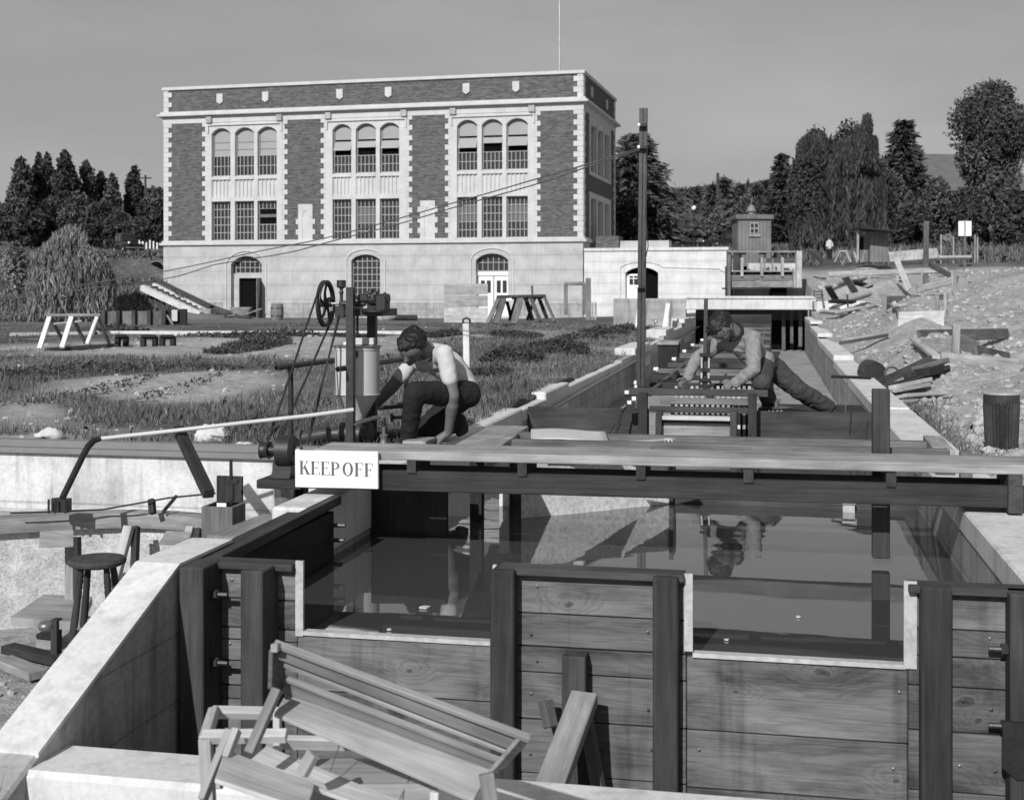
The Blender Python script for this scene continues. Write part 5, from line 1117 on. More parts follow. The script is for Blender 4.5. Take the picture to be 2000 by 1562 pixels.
m = MB(); a, b = at(20, 655, 33), at(185, 655, 33.5); m.beam(drop(a) + Z_ * .03, drop(b) + Z_ * .03, .3, .1); o = m.build('low_kerb', 'concrete_form', bevel=.02); tag(o, 'darker stretch of low kerb at the far left behind the sawhorse', 'kerb')
# wheelbarrow
wb = thing('wheelbarrow', 'wheelbarrow standing before the dark open doorway', 'wheelbarrow', tuple(gd(473, 622, 63)))
g0 = gd(473, 622, 63); e = lambda a, b, z: g0 + R_ * a + F_ * b + Z_ * z
m = MB(); bt, tp = [(-.35, -.25), (.3, -.2), (.3, .2), (-.35, .25)], [(-.6, -.35), (.45, -.3), (.45, .3), (-.6, .35)]
V = [e(a, b, .28) for a, b in bt] + [e(a, b, .62) for a, b in tp]; m._add(V, [(3, 2, 1, 0), (0, 1, 5, 4), (1, 2, 6, 5), (2, 3, 7, 6), (3, 0, 4, 7)], [tuple(v) for v in V]); tray = m.build('tray', 'wood_grey', wb); tray.modifiers.new('t', 'SOLIDIFY').thickness = .03
m = MB(); m.tube([e(-.7, -.03, .2), e(-.7, .03, .2)], .2, 16); m.build('wheel', 'iron', wb)
for s in (-1, 1):
    m = MB(); m.tube([e(-.7, .06 * s, .2), e(.3, .25 * s, .3), e(.9, .28 * s, .55)], .03, 6); m.build('handle', 'wood_grey', wb); m = MB(); m.tube([e(.35, .22 * s, .3), e(.42, .24 * s, .0)], .03, 6); m.build('leg', 'iron', wb)
bp = gd(541, 623, 63); m = MB(); m.lathe([(.27, 0), (.31, .2), (.33, .4), (.31, .62), (.28, .8), (.25, .8), (.25, .74)], bp, n=20); o = m.build('barrel', 'wood_mid', smooth=True); tag(o, 'wooden barrel standing right of the dark open doorway', 'barrel')

for z in (.18, .56): g = MB(); g.lathe([(.315, z), (.325, z + .02), (.315, z + .05)], bp, n=20); g.build('hoop', 'iron', o)
m = MB(); m.tube([gd(770, 622, 62) + Z_ * .14, gd(815, 622, 62) + Z_ * .14], .14, 10); o = m.build('log', 'wood_dark', wob=.02); tag(o, 'dark log lying along the foot of the brick building', 'log')
for i, (u, r) in enumerate(((742, .2), (758, .34))):
    m = MB(); m.ball(gd(u, 622, 62) + Z_ * r * .6, r, 12, (1.3, 1, .8)); o = m.build('boulder', 'rubble', smooth=True, wob=.08); tag(o, ['smaller dark boulder at the foot of the brick building beside the log', 'larger dark boulder between the small boulder and the log'][i], 'boulder')
# stair up the bank
stp = thing('concrete_stair', 'concrete stair with pale side kerbs climbing the grassy bank left of the building', 'stairs', tuple(gd(400, 620, 64.5)))
n = 11
for k in range(n):
    t = k / (n - 1); c = at(400 - 110 * t, 617 - 54 * t, 64.6 + 1.2 * t); m = MB(); m.obox(c, R_ * .32, F_ * .75, Z_ * .12); m.build('step', 'concrete_form', stp)
for (u0, v0, u1, v1, D0, D1) in ((392, 615, 278, 562, 63.7, 65.0), (405, 611, 300, 558, 65.5, 66.6)):
    m = MB(); m.beam(at(u0, v0, D0), at(u1, v1, D1), .28, .3); m.build('side_kerb', 'concrete_pale', stp)
m = MB(); m.beam(at(412, 604, 66.2), at(312, 556, 67.0), .5, .4); m.build('planting', 'leaf_dark', stp)
m = MB(); c = at(401, 614, 64.5); m.obox(c, R_ * .4, F_ * .6, Z_ * .28); m.build('end_block', 'concrete_form', stp)
m = MB(); D = hit(305, 522) + .1; c = at(305, 526, D); n = 20; CR = .5
m.prism([(.5 * math.cos(math.pi * i / n), .5 * math.sin(math.pi * i / n)) for i in range(n + 1)] + [(-.42 * math.cos(math.pi * i / n), .42 * math.sin(math.pi * i / n)) for i in range(n + 1)], c, R_, Z_, F_ * 1.5); o = m.build('culvert', 'concrete_form'); tag(o, 'dark round culvert mouth in the bank left of the building', 'culvert')
m = MB(); m.prism([(.46 * math.cos(math.pi * i / n), .46 * math.sin(math.pi * i / n)) for i in range(n + 1)], c - F_ * .02, R_, Z_, F_ * .05); m.build('culvert_bore', 'black', o)
# plank board, trestles, frames, posts near the building
pb_ = thing('plank_board', 'panel of three wide grey planks standing before the white double doors', 'board', tuple(gd(910, 628, 48)))
for v0, v1 in ((554, 575), (577, 599), (601, 630)):
    a, b = at(868, v1, 48), at(952, v0, 48); m = MB(); m.obox((a + b) / 2, R_ * .82, F_ * .03, Z_ * (b.z - a.z) / 2); m.build('plank', 'wood_pale', pb_, bevel=.006)
bb('trestle_stack', 'wood_mid', [(975, 580, 42, 952, 632, 41.2, .16, .06), (985, 578, 42, 968, 632, 41.4, .22, .06), (1018, 578, 42, 1003, 632, 41.4, .22, .06), (1036, 580, 42, 1055, 628, 41.2, .14, .06), (1062, 578, 42, 1084, 628, 41.4, .12, .06), (988, 580, 42.2, 1000, 628, 42.8, .1, .06, 'leg', 'wood_dark'), (1010, 580, 42.2, 996, 625, 42.8, .12, .06, 'leg', 'wood_dark'), (1026, 580, 42.3, 1040, 625, 42.8, .14, .06, 'leg', 'wood_dark'), (1045, 580, 42.3, 1030, 625, 42.8, .1, .06, 'leg', 'wood_dark'), (1052, 580, 42.3, 1068, 622, 42.8, .12, .06, 'leg', 'wood_dark'),
    (970, 581, 42, 1066, 579, 42, .2, .09, 'top_rail', 'wood_dark'), (1039, 558, 42, 1041, 600, 42, .06, .04, 'upright', 'wood_dark'), (988, 586, 41.9, 1000, 585, 41.9, .04, .1, 'chip', 'wood_white')], 'cluster of dark A frame trestles standing before the low annex wall', 'trestle')
bb('door_frame', 'wood_mid', [(1105, 614, 58, 1105, 553, 58, .16, .1, 'jamb'), (1141, 614, 58, 1141, 553, 58, .16, .1, 'jamb'), (1103, 554, 58, 1143, 554, 58, .12, .12, 'head')], 'empty door frame standing on the ground before the annex wall', 'frame')
m = MB(); m.beam(gd(1149, 612, 57) - Z_ * .2, at(1149, 543, 57), .22, .12, up=(0, 1, 0)); o = m.build('wide_post', 'wood_mid'); tag(o, 'tall wide grey post beside the empty door frame', 'post')
for i, u in enumerate((1157, 1163)):
    m = MB(); m.beam(gd(u, 612, 57) - Z_ * .2, at(u, 591, 57), .08, .06, up=(0, 1, 0)); o = m.build('stake', 'wood_grey'); tag(o, ['short stake just right of the tall wide post', 'second short stake right of the tall wide post'][i], 'stake')
wpst = thing('standpipe_post', 'white square post with a bent pipe cap in the grass behind the crouching man', 'post', tuple(gd(911, 712, 19)))
m = MB(); m.beam(gd(913, 715, 19) - Z_ * .2, at(911, 632, 19), .095, .095, up=(0, 1, 0)); m.build('post', 'wood_white', wpst, bevel=.006)
m = MB(); p = at(911, 632, 19); m.tube([p + R_ * -.05, p + R_ * -.05 + Z_ * .06, p + Z_ * .085, p + R_ * .05 + Z_ * .06, p + R_ * .055], .016, 8); m.build('pipe_cap', 'iron', wpst, smooth=True)
for i, (u0, v0, u1, v1) in enumerate([(1250, 590, 1244, 640), (1263, 587, 1258, 640), (1305, 592, 1297, 642), (1311, 588, 1308, 636)]):
    m = MB(); m.beam(at(u1, v1 + 4, 36), at(u0, v0, 36), .12 if i in (0, 2) else .06, .05, up=(0, 1, 0)); o = m.build('survey_stake', 'wood_white' if i in (0, 2) else 'wood_grey'); tag(o, ['broad white leaning stake just left of the twin rail pole', 'thin grey stake just right of the twin rail pole', 'broad white leaning stake before the arched annex doorway', 'thin grey stake behind the broad white stake at the annex doorway'][i], 'stake')
m = MB(); m.tube([at(1280, 660, 31) - Z_ * .2, at(1280, 630, 31), at(1277, 624, 31), at(1272, 625, 31)], .025, 8); m.ball(at(1281, 628, 31), .05, 8); o = m.build('tap', 'tin', smooth=True); tag(o, 'small standing water tap by the left channel coping', 'tap')
# grass cloths / stones
for i, (u, v, w_, h_) in enumerate(((410, 851, .16, .07), (478, 868, .09, .02), (95, 848, .12, .03))):
    m = MB(); p = pz(u, v, .04); m.ball(p, w_, 20, (1, .6, h_ / w_ * 1.3)); m.v = [tuple(Vector(q) + mnoise.noise_vector(Vector(q) * 11) * .045 + mnoise.noise_vector(Vector(q) * 30) * .015) for q in m.v]; o = m.build('pale_stone', 'concrete_pale' if i == 0 else 'rock', smooth=True); tag(o, ['white lump of stone in the grass below the pale pipe', 'small flat pale stone right of the white lump in the grass', 'pale flat stone in the grass at the far left above the wall'][i], 'stone')
# ---------------------------------------------------------------- right bank
shk = thing('gate_shack', 'small grey board shack with flat roof, one window and a round roof vent', 'shack', tuple(at(1474, 520, 73)))
D = 73.0; a, b = at(1441, 520, D), at(1506, 428, D); hw = 65 / 5000 * D; hz = (b.z - a.z) / 2; c = at(1473.5, 474, D) + F_ * hw
m = MB(); m.obox(c, R_ * hw, F_ * hw, Z_ * hz); 
t_ = NT('shack_board'); p_ = t_.pos(); sp_ = t_.n('ShaderNodeSeparateXYZ', i_0=p_); fr_ = t_.math('FRACT', t_.math('MULTIPLY', t_.math('ADD', sp_.outputs[0], sp_.outputs[1]), 4.2)); t_.done(t_.mix(1.0, t_.ramp(fr_, (0, .09), (.1, .17), (.9, .19), (1, .1)), t_.ramp(t_.noise(p_, 1.5, 4), (.3, .8), (.7, 1.15)), 'MULTIPLY'), .9, .1)
m.build('wall', 'shack_board', shk)
m = MB(); m.obox(c + Z_ * (hz + .13), R_ * (hw + .13), F_ * (hw + .15), Z_ * .13); m.build('roof', 'wood_mid', shk)
m = MB(); w0 = at(1473, 446, D) - F_ * .02; m.obox(w0, R_ * .25, F_ * .02, Z_ * .32); wf = m.build('window', 'sash', shk)
for sx_, sz_ in ((-1, 1), (1, 1), (-1, -1), (1, -1)): m = MB(); m.obox(w0 + R_ * .115 * sx_ + Z_ * .15 * sz_ - F_ * .022, R_ * .09, F_ * .006, Z_ * .12); m.build('pane', 'glass_dark', wf)
m = MB(); m.obox(w0 - Z_ * .42 - F_ * .04, R_ * .33, F_ * .06, Z_ * .05); m.build('sill', 'wood_pale', wf)
m = MB(); m.lathe([(.2, 0), (.2, .2), (.3, .22), (.3, .3), (.25, .32), (.2, .5), (.05, .62), (.02, .64), (.02, 1.0)], c + Z_ * (hz + .26), n=18); m.build('roof_vent', 'paint_grey', shk, smooth=True)
def car(u, v, D, L, H, yaw, label, open_=False):
    g0 = gd(u, v, D); ax = (R_ * math.cos(yaw) + F_ * math.sin(yaw)); ay = Vector((-ax.y, ax.x, 0)); W2 = H * .45
    t = thing('old_car', label, 'car', tuple(g0)); e = lambda x, y, z: g0 + ax * x * L + ay * y * W2 * 2 + Z_ * z * H
    pr_ = [(-.46, .22), (-.5, .35), (-.46, .55), (-.1, .6), (.05, .6), (.12, .58), (.42, .55), (.46, .5), (.47, .25)]
    m = MB(); m.prism([(x * L, z * H) for x, z in pr_], g0 - ay * W2 * .8, ax, Z_, ay * W2 * 1.6); m.build('body', 'car_paint', t, bevel=.04)
    if not open_:
        m = MB(); m.prism([(x * L, z * H) for x, z in [(-.45, .56), (-.43, .92), (-.38, 1.0), (0, 1.0), (.06, .95), (.1, .58)]], g0 - ay * W2 * .75, ax, Z_, ay * W2 * 1.5); cb2 = m.build('cab', 'car_paint', t, bevel=.05)
        for s in (-1, 1):
            for x0, x1 in ((-.4, -.22), (-.18, -.0)): m = MB(); m.prism([(x0 * L, .64 * H), (x1 * L, .64 * H), (x1 * L, .88 * H), (x0 * L, .88 * H)], g0 + ay * s * W2 * .76, ax, Z_, ay * s * .02); m.build('side_window', 'glass_dark', cb2)
        m = MB(); m.prism([(-W2 * .6, .62 * H), (W2 * .6, .62 * H), (W2 * .55, .9 * H), (-W2 * .55, .9 * H)], g0 + ax * .09 * L, ay, Z_, ax * .05); m.build('windscreen', 'glass_dark', cb2)
    else:
        m = MB(); m.prism([(-W2 * .6, .6 * H), (W2 * .6, .6 * H), (W2 * .55, .85 * H), (-W2 * .55, .85 * H)], g0 + ax * .05 * L, ay, Z_, ax * .03); m.build('windscreen', 'steel', t)
    for x in (-.3, .33):
        for s in (-1, 1):
            m = MB(); r = .21 * H; m.tube([e(x, 0, 0) + ay * s * W2 * .8 + Z_ * r, e(x, 0, 0) + ay * s * W2 * 1.02 + Z_ * r], r, 18); wl = m.build('wheel', 'rubber', t)
            m = MB(); m.tube([e(x, 0, 0) + ay * s * W2 * 1.0 + Z_ * r, e(x, 0, 0) + ay * s * W2 * 1.05 + Z_ * r], r * .4, 12); m.build('hub_cap', 'galvanised', wl)
            m = MB(); n = 8; m.prism([(math.cos(math.pi * i / n) * r * 1.25, math.sin(math.pi * i / n) * r * 1.25) for i in range(n + 1)] + [(-math.cos(math.pi * i / n) * r * 1.1, math.sin(math.pi * i / n) * r * 1.1) for i in range(n + 1)], e(x, 0, 0) + ay * s * W2 * .8 + Z_ * r, ax, Z_, ay * s * W2 * .25); m.build('mudguard', 'car_paint', t)
    for s in (-1, 1): m = MB(); m.ball(e(.47, .28 * s, .5), .09 * H, 10); m.build('headlight', 'tin', t, smooth=True)
    m = MB(); m.beam(e(.53, -.5, .28), e(.53, .5, .28), .05, .09); m.build('bumper', 'tin', t)
    return t
car(1421, 486, 100, 3.9, 1.55, math.pi - .4, 'dark old sedan parked behind the grey shack')
car(1364, 488, 97, 3.2, 1.25, .5, 'dark open roadster parked left of the old sedan', True)
car(250, 498, 88, 3.3, 1.45, -1.0, 'dark old car with bright headlamps parked on the bank left of the building')
# person far off
def upole(u, v0, D, v1, r, label, arms=True, mat='wood_dark'):
    t = thing('utility_pole', label, 'pole', tuple(gd(u, v1, D))); b = gd(u, v1, D); tp = at(u, v0, D); m = MB(); m.tube([b - Z_ * .3, tp], [r * 1.3, r * .8], 8); m.build('pole', mat, t)
    if arms: m = MB(); m.beam(tp - Z_ * .3 - R_ * .6, tp - Z_ * .3 + R_ * .6, .1, .12); m.build('crossarm', mat, t)
upole(284, 342, 128, 470, .13, 'utility pole with crossarm left of the brick building'); upole(1402, 338, 160, 470, .22, 'stout dark pole standing among the far conifers', False)
t = thing('street_lamp', 'street lamp with white globe before the far conifers', 'lamp', tuple(gd(1355, 480, 110))); b = gd(1355, 480, 110); tp = at(1355, 411, 110); m = MB(); m.tube([b, tp], [.1, .06], 8); m.build('post', 'iron', t); m = MB(); m.ball(tp + Z_ * .2, .22, 14); m.build('globe', 'paint_white', t, smooth=True)
# open shed
sd = thing('open_shed', 'small open fronted board shed with slanting roof under the big willow', 'shed', tuple(at(1705, 512, 62)))
D = 62; m = MB(); a, b = at(1700, 512, D), at(1736, 452, D); m.obox((a + b) / 2 + F_ * .6, R_ * (36 / 5000 * D), F_ * .6, Z_ * (b.z - a.z) / 2); m.build('side_wall', 'shack_board', sd)
m = MB(); m.beam(at(1672, 446, D - .2), at(1738, 453, D - .2), 1.9, .06); m.build('roof', 'wood_dark', sd)
m = MB(); m.beam(at(1675, 508, D), at(1676, 447, D), .1, .1, up=(0, 1, 0)); m.build('post', 'wood_grey', sd)
m = MB(); m.obox(at(1688, 480, D + 1.3), R_ * .34, F_ * .05, Z_ * .85); m.build('back_wall', 'wood_black', sd); m = MB(); m.obox(at(1684, 500, D + .4), R_ * .25, F_ * .1, Z_ * .3); m.build('bin', 'wood_mid', sd)
bb('a_frame', 'wood_grey', [(1640, 490, 60, 1630, 512, 60, .1, .06), (1652, 490, 60, 1662, 512, 60, .1, .06), (1640, 491, 60, 1655, 491, 60, .1, .08, 'top'), (1668, 492, 61, 1674, 512, 60, .1, .06), (1690, 490, 61, 1684, 512, 60, .08, .06)], 'pale sawhorse frames beside the open shed', 'sawhorse')
m = MB(); m.beam(gd(1808, 520, 50) - Z_ * .3, at(1809, 432, 50), .2, .16, up=(0, 1, 0)); o = m.build('tall_post', 'wood_mid'); tag(o, 'tall lone grey post standing on the dirt heaps', 'post')
ds = thing('double_sign', 'two blank white boards side by side on a single post', 'sign', tuple(gd(1884, 500, 62))); m = MB(); m.beam(gd(1884, 505, 62) - Z_ * .2, at(1884, 430, 62), .09, .09, up=(0, 1, 0)); m.build('post', 'wood_mid', ds)
for u in (1877.5, 1891.5): m = MB(); m.obox(at(u, 446.5, 61.9), R_ * .14, F_ * .02, Z_ * .36); m.build('board', 'paint_white', ds)
for i, u in enumerate((1838, 1862, 1904, 1909)):
    m = MB(); m.beam(gd(u, 500, 66) - Z_ * .2, at(u, 458 + 4 * (i % 2), 66), .07, .07, up=(0, 1, 0)); o = m.build('fence_post', 'wood_grey'); tag(o, ['thin grey post between the tall lone post and the double sign', 'thin grey post just left of the double sign', 'thin grey post just right of the double sign', 'farthest right thin grey post beyond the double sign'][i], 'post', 'thin posts near the double sign')
def boards(segs):
    for (u0, v0, u1, v1, D0, D1, w_, h_, mt, nm, lab) in segs:
        if nm != 'form_stake':
            D0 = min(D0, hit(u0, v0 + 8) - .15); D1 = min(D1, hit(u1, v1 + 8) - .15)
        else: D0 = D1 = min(D0, hit(u1, max(v0, v1)) - .1)
        m = MB(); m.beam(at(u0, v0, D0), at(u1, v1, D1), w_, h_, up=(0, .4, 1)); o = m.build(nm, mt, bevel=.005); tag(o, lab, {'form_board': 'board', 'form_stake': 'stake'}.get(nm, 'timber'))
boards([
 (1618, 536, 1850, 527, 47, 48, .06, .2, 'wood_grey', 'form_board', 'longest form board stretched across the dirt before the shed'),
 (1750, 505, 1776, 566, 46, 45, .05, .22, 'wood_pale', 'form_board', 'pale plank leaning steeply over the long form board'),
 (1790, 566, 1866, 546, 42, 42, .06, .24, 'wood_grey', 'form_board', 'form board tilted up to the right below the tall lone post'),
 (1815, 516, 1870, 546, 46, 43, .06, .2, 'wood_mid', 'form_board', 'dark board sloping down right of the tall lone post'),
 (1726, 586, 1850, 583, 36, 36, .06, .2, 'wood_mid', 'form_board', 'level form board on stakes in the middle of the dirt'),
 (1730, 597, 1755, 612, 35, 33, .06, .16, 'wood_mid', 'form_board', 'short form board below the left end of the level one'),
 (1755, 625, 1845, 622, 33, 33, .05, .3, 'wood_pale', 'form_board', 'pale low board in the dirt under the level form board'),
 (1795, 656, 1968, 652, 26, 26, .05, .18, 'wood_mid', 'form_board', 'grey form board reaching the right edge above the wedge boards'),
 (1800, 674, 1866, 676, 25, 25, .05, .2, 'wood_grey', 'form_board', 'short pale form board left of the stake near the right edge'),
 (1868, 664, 1908, 682, 25, 22, .05, .2, 'wood_mid', 'form_board', 'board running towards the viewer from the stake near the right edge'),
 (1905, 684, 1970, 698, 22, 20, .05, .14, 'wood_mid', 'form_board', 'narrow board ending at the right edge of the trench'),
 (1838, 702, 1990, 716, 20, 19, .05, .2, 'wood_grey', 'form_board', 'nearest broad form board at the right edge'),
 (1868, 635, 1866, 700, 25, 24.5, .1, .05, 'wood_grey', 'form_stake', 'upright stake holding the form board near the right edge'),
 (1727, 574, 1727, 615, 35.8, 35.8, .09, .05, 'wood_grey', 'form_stake', 'stake at the left end of the level form board'),
 (1830, 576, 1830, 612, 35.8, 35.8, .09, .05, 'wood_grey', 'form_stake', 'stake near the right end of the level form board'),
 (1846, 570, 1845, 620, 35.8, 35.8, .07, .05, 'wood_grey', 'form_stake', 'thin stake at the right end of the level form board'),
 (1862, 528, 1866, 575, 42.5, 42.5, .14, .06, 'wood_grey', 'form_stake', 'stake at the right end of the tilted form board'),
 (1578, 490, 1606, 512, 59, 58, .06, .14, 'wood_dark', 'spar', 'dark spar sloping down right of the head gate'),
 (1640, 668, 1735, 652, 23, 24, .2, .05, 'wood_grey', 'spar', 'thin plank lying up the dirt slope beside the right coping'),
 (1785, 662, 1830, 698, 24, 22, .12, .05, 'wood_pale', 'spar', 'pale thin plank sloping down the dirt beside the short form board'),
 (1655, 575, 1656, 600, 38, 38, .05, .05, 'wood_dark', 'form_stake', 'lone dark peg in the dirt mound right of the portal'),
 (1735, 505, 1830, 497, 60, 60, .4, .5, 'concrete_form', 'low_wall', 'low grey wall behind the long form board'),
 (1832, 504, 1896, 503, 58, 58, .3, .12, 'wood_pale', 'spar', 'pale boards lying flat below the double sign'),
])
# scrap heaps
sp1 = [(1617, 560, 1632, 585, 'wood_dark'), (1625, 600, 1700, 575, 'wood_mid'), (1628, 612, 1680, 602, 'wood_pale'), (1640, 555, 1690, 545, 'wood_mid'), (1600, 608, 1650, 612, 'wood_pale'), (1665, 550, 1700, 560, 'wood_black'), (1622, 588, 1668, 590, 'wood_black'), (1650, 540, 1670, 570, 'wood_grey'), (1690, 560, 1720, 545, 'wood_grey')]
for i, (u0, v0, u1, v1, mt) in enumerate(sp1):
    m = MB(); Dd = min(40 - i * .3, hit(u0, v0 + 5) - .3, hit(u1, v1 + 5) - .7); m.beam(at(u0, v0, Dd), at(u1, v1, Dd + .6), .2, .07, up=(0, .5, 1)); o = m.build('scrap_board', mt, bevel=.004); tag(o, 'broken board in the scrap heap on the mound right of the portal', 'board', 'boards of the scrap heap by the portal')
bb('short_ladder', 'wood_mid', [(1588, 600, 41, 1590, 566, 41.5, .06, .05, 'rail'), (1609, 598, 41, 1604, 565, 41.5, .06, .05, 'rail')] + [(1589, 570 + 6 * k, 41.2, 1607, 569 + 6 * k, 41.2, .03, .05, 'rung') for k in range(5)], 'short wooden ladder lying on the mound at the right end of the portal', 'ladder')
dr_ = thing('scrap_drum', 'dark rusty half drum lying on the dirt beside the right coping', 'drum', tuple(at(1708, 740, 17)))
c = at(1706, 728, 17.2); m = MB(); m.tube([c - F_ * .15 + R_ * -.02, c + F_ * .25], .16, 18); m.build('drum', 'iron', dr_, wob=.02); m = MB(); m.lathe([(.09, 0), (.1, .02), (.07, .03)], at(1742, 730, 17), (0, -1, .3), 18, caps=False); m.build('ring', 'iron_worn', dr_)
for i, (u0, v0, u1, v1, mt, w_, h_) in enumerate([(1725, 745, 1815, 703, 'wood_dark', .12, .1), (1740, 752, 1800, 738, 'wood_dark', .16, .06), (1745, 756, 1812, 742, 'wood_pale', .14, .05), (1752, 762, 1810, 752, 'wood_pale', .12, .05), (1790, 720, 1845, 704, 'wood_mid', .14, .06), (1800, 728, 1832, 722, 'wood_black', .2, .1), (1755, 775, 1840, 770, 'wood_pale', .2, .04), (1770, 735, 1850, 718, 'wood_dark', .1, .06)]):
    m = MB(); Dd = min(16.4 + .1 * i, hit(u0, v0 + 6) - .1, hit(u1, v1 + 6) - .6); m.beam(at(u0, v0, Dd), at(u1, v1, Dd + .5), w_, h_, up=(0, .4, 1)); o = m.build('scrap_timber', mt, bevel=.005); tag(o, ['dark square timber' , 'dark flat timber', 'pale upper plank', 'pale lower plank', 'grey short board', 'black short block', 'pale flat board nearest the wall', 'thin dark timber'][i] + ' in the scrap pile beside the rusty half drum', 'timber')
cd = thing('ribbed_drum', 'tall dark ribbed metal drum at the right edge beside the wall', 'drum', tuple(at(1955, 905, 10.2)))
c = at(1956, 912, 10.3); m = MB(); n = 60; prof = [(.115, 0), (.135, .5), (.14, .53), (.14, .6)]
vs = []; fs = []
for r, z in prof:
    for k in range(n): t = 2 * math.pi * k / n; rr = r * (1 + .05 * (1 if k % 2 else -1) * (z < .51)); vs.append(c + Vector((math.cos(t) * rr, math.sin(t) * rr, z)))
for i in range(3):
    for k in range(n): k2 = (k + 1) % n; fs.append((i * n + k, i * n + k2, (i + 1) * n + k2, (i + 1) * n + k))
fs.append(tuple(3 * n + k for k in range(n))); m._add(vs, fs, [tuple(v) for v in vs]); m.build('drum', 'iron_worn', cd)
m = MB(); m.lathe([(.142, .585), (.147, .59), (.147, .605), (.13, .606)], c, n=30); m.build('rim', 'galvanised', cd)
# houses
def house(u, v, D, w, d, h, rh, yaw, label, walls='house_wall'):
    g0 = gd(u, v, D); t = thing('house', label, 'house', tuple(g0), TH + yaw)
    m = MB(); m.box(-w / 2, w / 2, -d / 2, d / 2, -1, h); m.build('wall', walls, t, world=False)
    m = MB(); e = .4; m.prism([(-d / 2 - e, h - .2), (0, h + rh), (d / 2 + e, h - .2), (d / 2 + e, h - .05), (0, h + rh + .18), (-d / 2 - e, h - .05)], (-w / 2 - e, 0, 0), (0, 1, 0), (0, 0, 1), (w + 2 * e, 0, 0)); rf = m.build('roof', 'roof', t, world=False)
    m = MB(); m.prism([(-d / 2, h), (0, h + rh), (d / 2, h)], (-w / 2, 0, 0), (0, 1, 0), (0, 0, 1), (w, 0, 0)); m.build('gable', walls, t, world=False)
    m = MB(); m.box(w * .2, w * .2 + .6, -.3, .3, h + rh - .5, h + rh + .8); m.build('chimney', 'brick', rf, world=False)
    for x in (-w * .25, w * .2): m = MB(); m.box(x - .5, x + .5, -d / 2 - .03, -d / 2 + .02, h - 2, h - .7); m.build('window', 'glass_dark', t, world=False)
house(1850, 420, 118, 11, 9, 4.9, 3.4, .1, 'house with wide grey roof half hidden by trees on the right hill')
house(252, 470, 138, 6, 5, 2.6, 2.2, 1.2, 'small house half hidden among the poplars left of the building')
pf = thing('picket_fence', 'short white picket fence before the trees left of the building', 'fence', tuple(gd(288, 478, 104)))
for k in range(6): m = MB(); m.beam(gd(272 + k * 7, 478, 104), gd(272 + k * 7, 478, 104) + Z_ * (1.0 - .1 * (k % 3)), .12, .05, up=(0, 1, 0)); m.build('picket', 'wood_white', pf)
# ---------------------------------------------------------------- people
def capsule(bm, a, ra, b, rb, n=16, k=6):
    d = b - a; L = d.length
    if L <= abs(ra - rb) + 1e-4: b = a; rb = ra = max(ra, rb); d = Vector((0, 0, 1)); L = 0
    d = d.normalized(); sn = (ra - rb) / L if L > 1e-6 else 0; t0 = math.acos(max(-1, min(1, sn)))   # tangent angle from +d
    x = d.orthogonal().normalized(); y = d.cross(x)
    prof = [(a, ra, math.pi - (math.pi - t0) * i / k) for i in range(k + 1)] + [(b, rb, t0 * (1 - i / k)) for i in range(k + 1)]
    rings = []
    for c, r, t in prof:
        cc = c + d * r * math.cos(t); q = max(r * math.sin(t), 1e-6)
        rings.append([bm.verts.new(cc + (x * math.cos(2 * math.pi * m / n) + y * math.sin(2 * math.pi * m / n)) * q) for m in range(n)])
    for r0, r1 in zip(rings, rings[1:]):
        for m in range(n): bm.faces.new((r0[m], r0[(m + 1) % n], r1[(m + 1) % n], r1[m]))
    bm.faces.new(rings[0][::-1]); bm.faces.new(rings[-1])
def blob(name, caps, mat, parent, voxel=.01, smooth=4, wrinkle=0.0, wf=9.0, label=None):
    """one continuous surface from tapered capsules [(a, ra, b, rb)]"""
    me = bpy.data.meshes.new('tmp'); out = bmesh.new()
    for a, ra, b, rb in caps:
        bm = bmesh.new(); capsule(bm, Vector(a), ra, Vector(b), rb); t = bpy.data.meshes.new('t'); bm.to_mesh(t); bm.free(); out.from_mesh(t); bpy.data.meshes.remove(t)
    out.to_mesh(me); out.free()
    o = bpy.data.objects.new('tmp', me); col.objects.link(o)
    rm = o.modifiers.new('r', 'REMESH'); rm.mode = 'VOXEL'; rm.voxel_size = voxel
    s = o.modifiers.new('s', 'SMOOTH'); s.iterations = smooth; s.factor = .5
    dg = bpy.context.evaluated_depsgraph_get(); ev = o.evaluated_get(dg); m2 = bpy.data.meshes.new_from_object(ev)
    bpy.data.objects.remove(o); bpy.data.meshes.remove(me); m2.name = name
    if wrinkle:
        m2.update()
        for v in m2.vertices:
            p = v.co; k = mnoise.noise(Vector((p.x * wf, p.y * wf, p.z * wf * 1.6))) + .5 * mnoise.noise(p * wf * 2.3)
            v.co = p + v.normal * k * wrinkle
    m2.shade_smooth()
    return link_mesh(name, m2, mat, parent, True, label)
def J(u, v, D, r): return (at(u, v, D), r * D / FPX)
def chain(*js): return [(a[0], a[1], b[0], b[1]) for a, b in zip(js, js[1:])]
def frame(f, up):
    f = Vector(f).normalized(); r = f.cross(Vector(up)).normalized(); u = r.cross(f).normalized(); return r, f, u
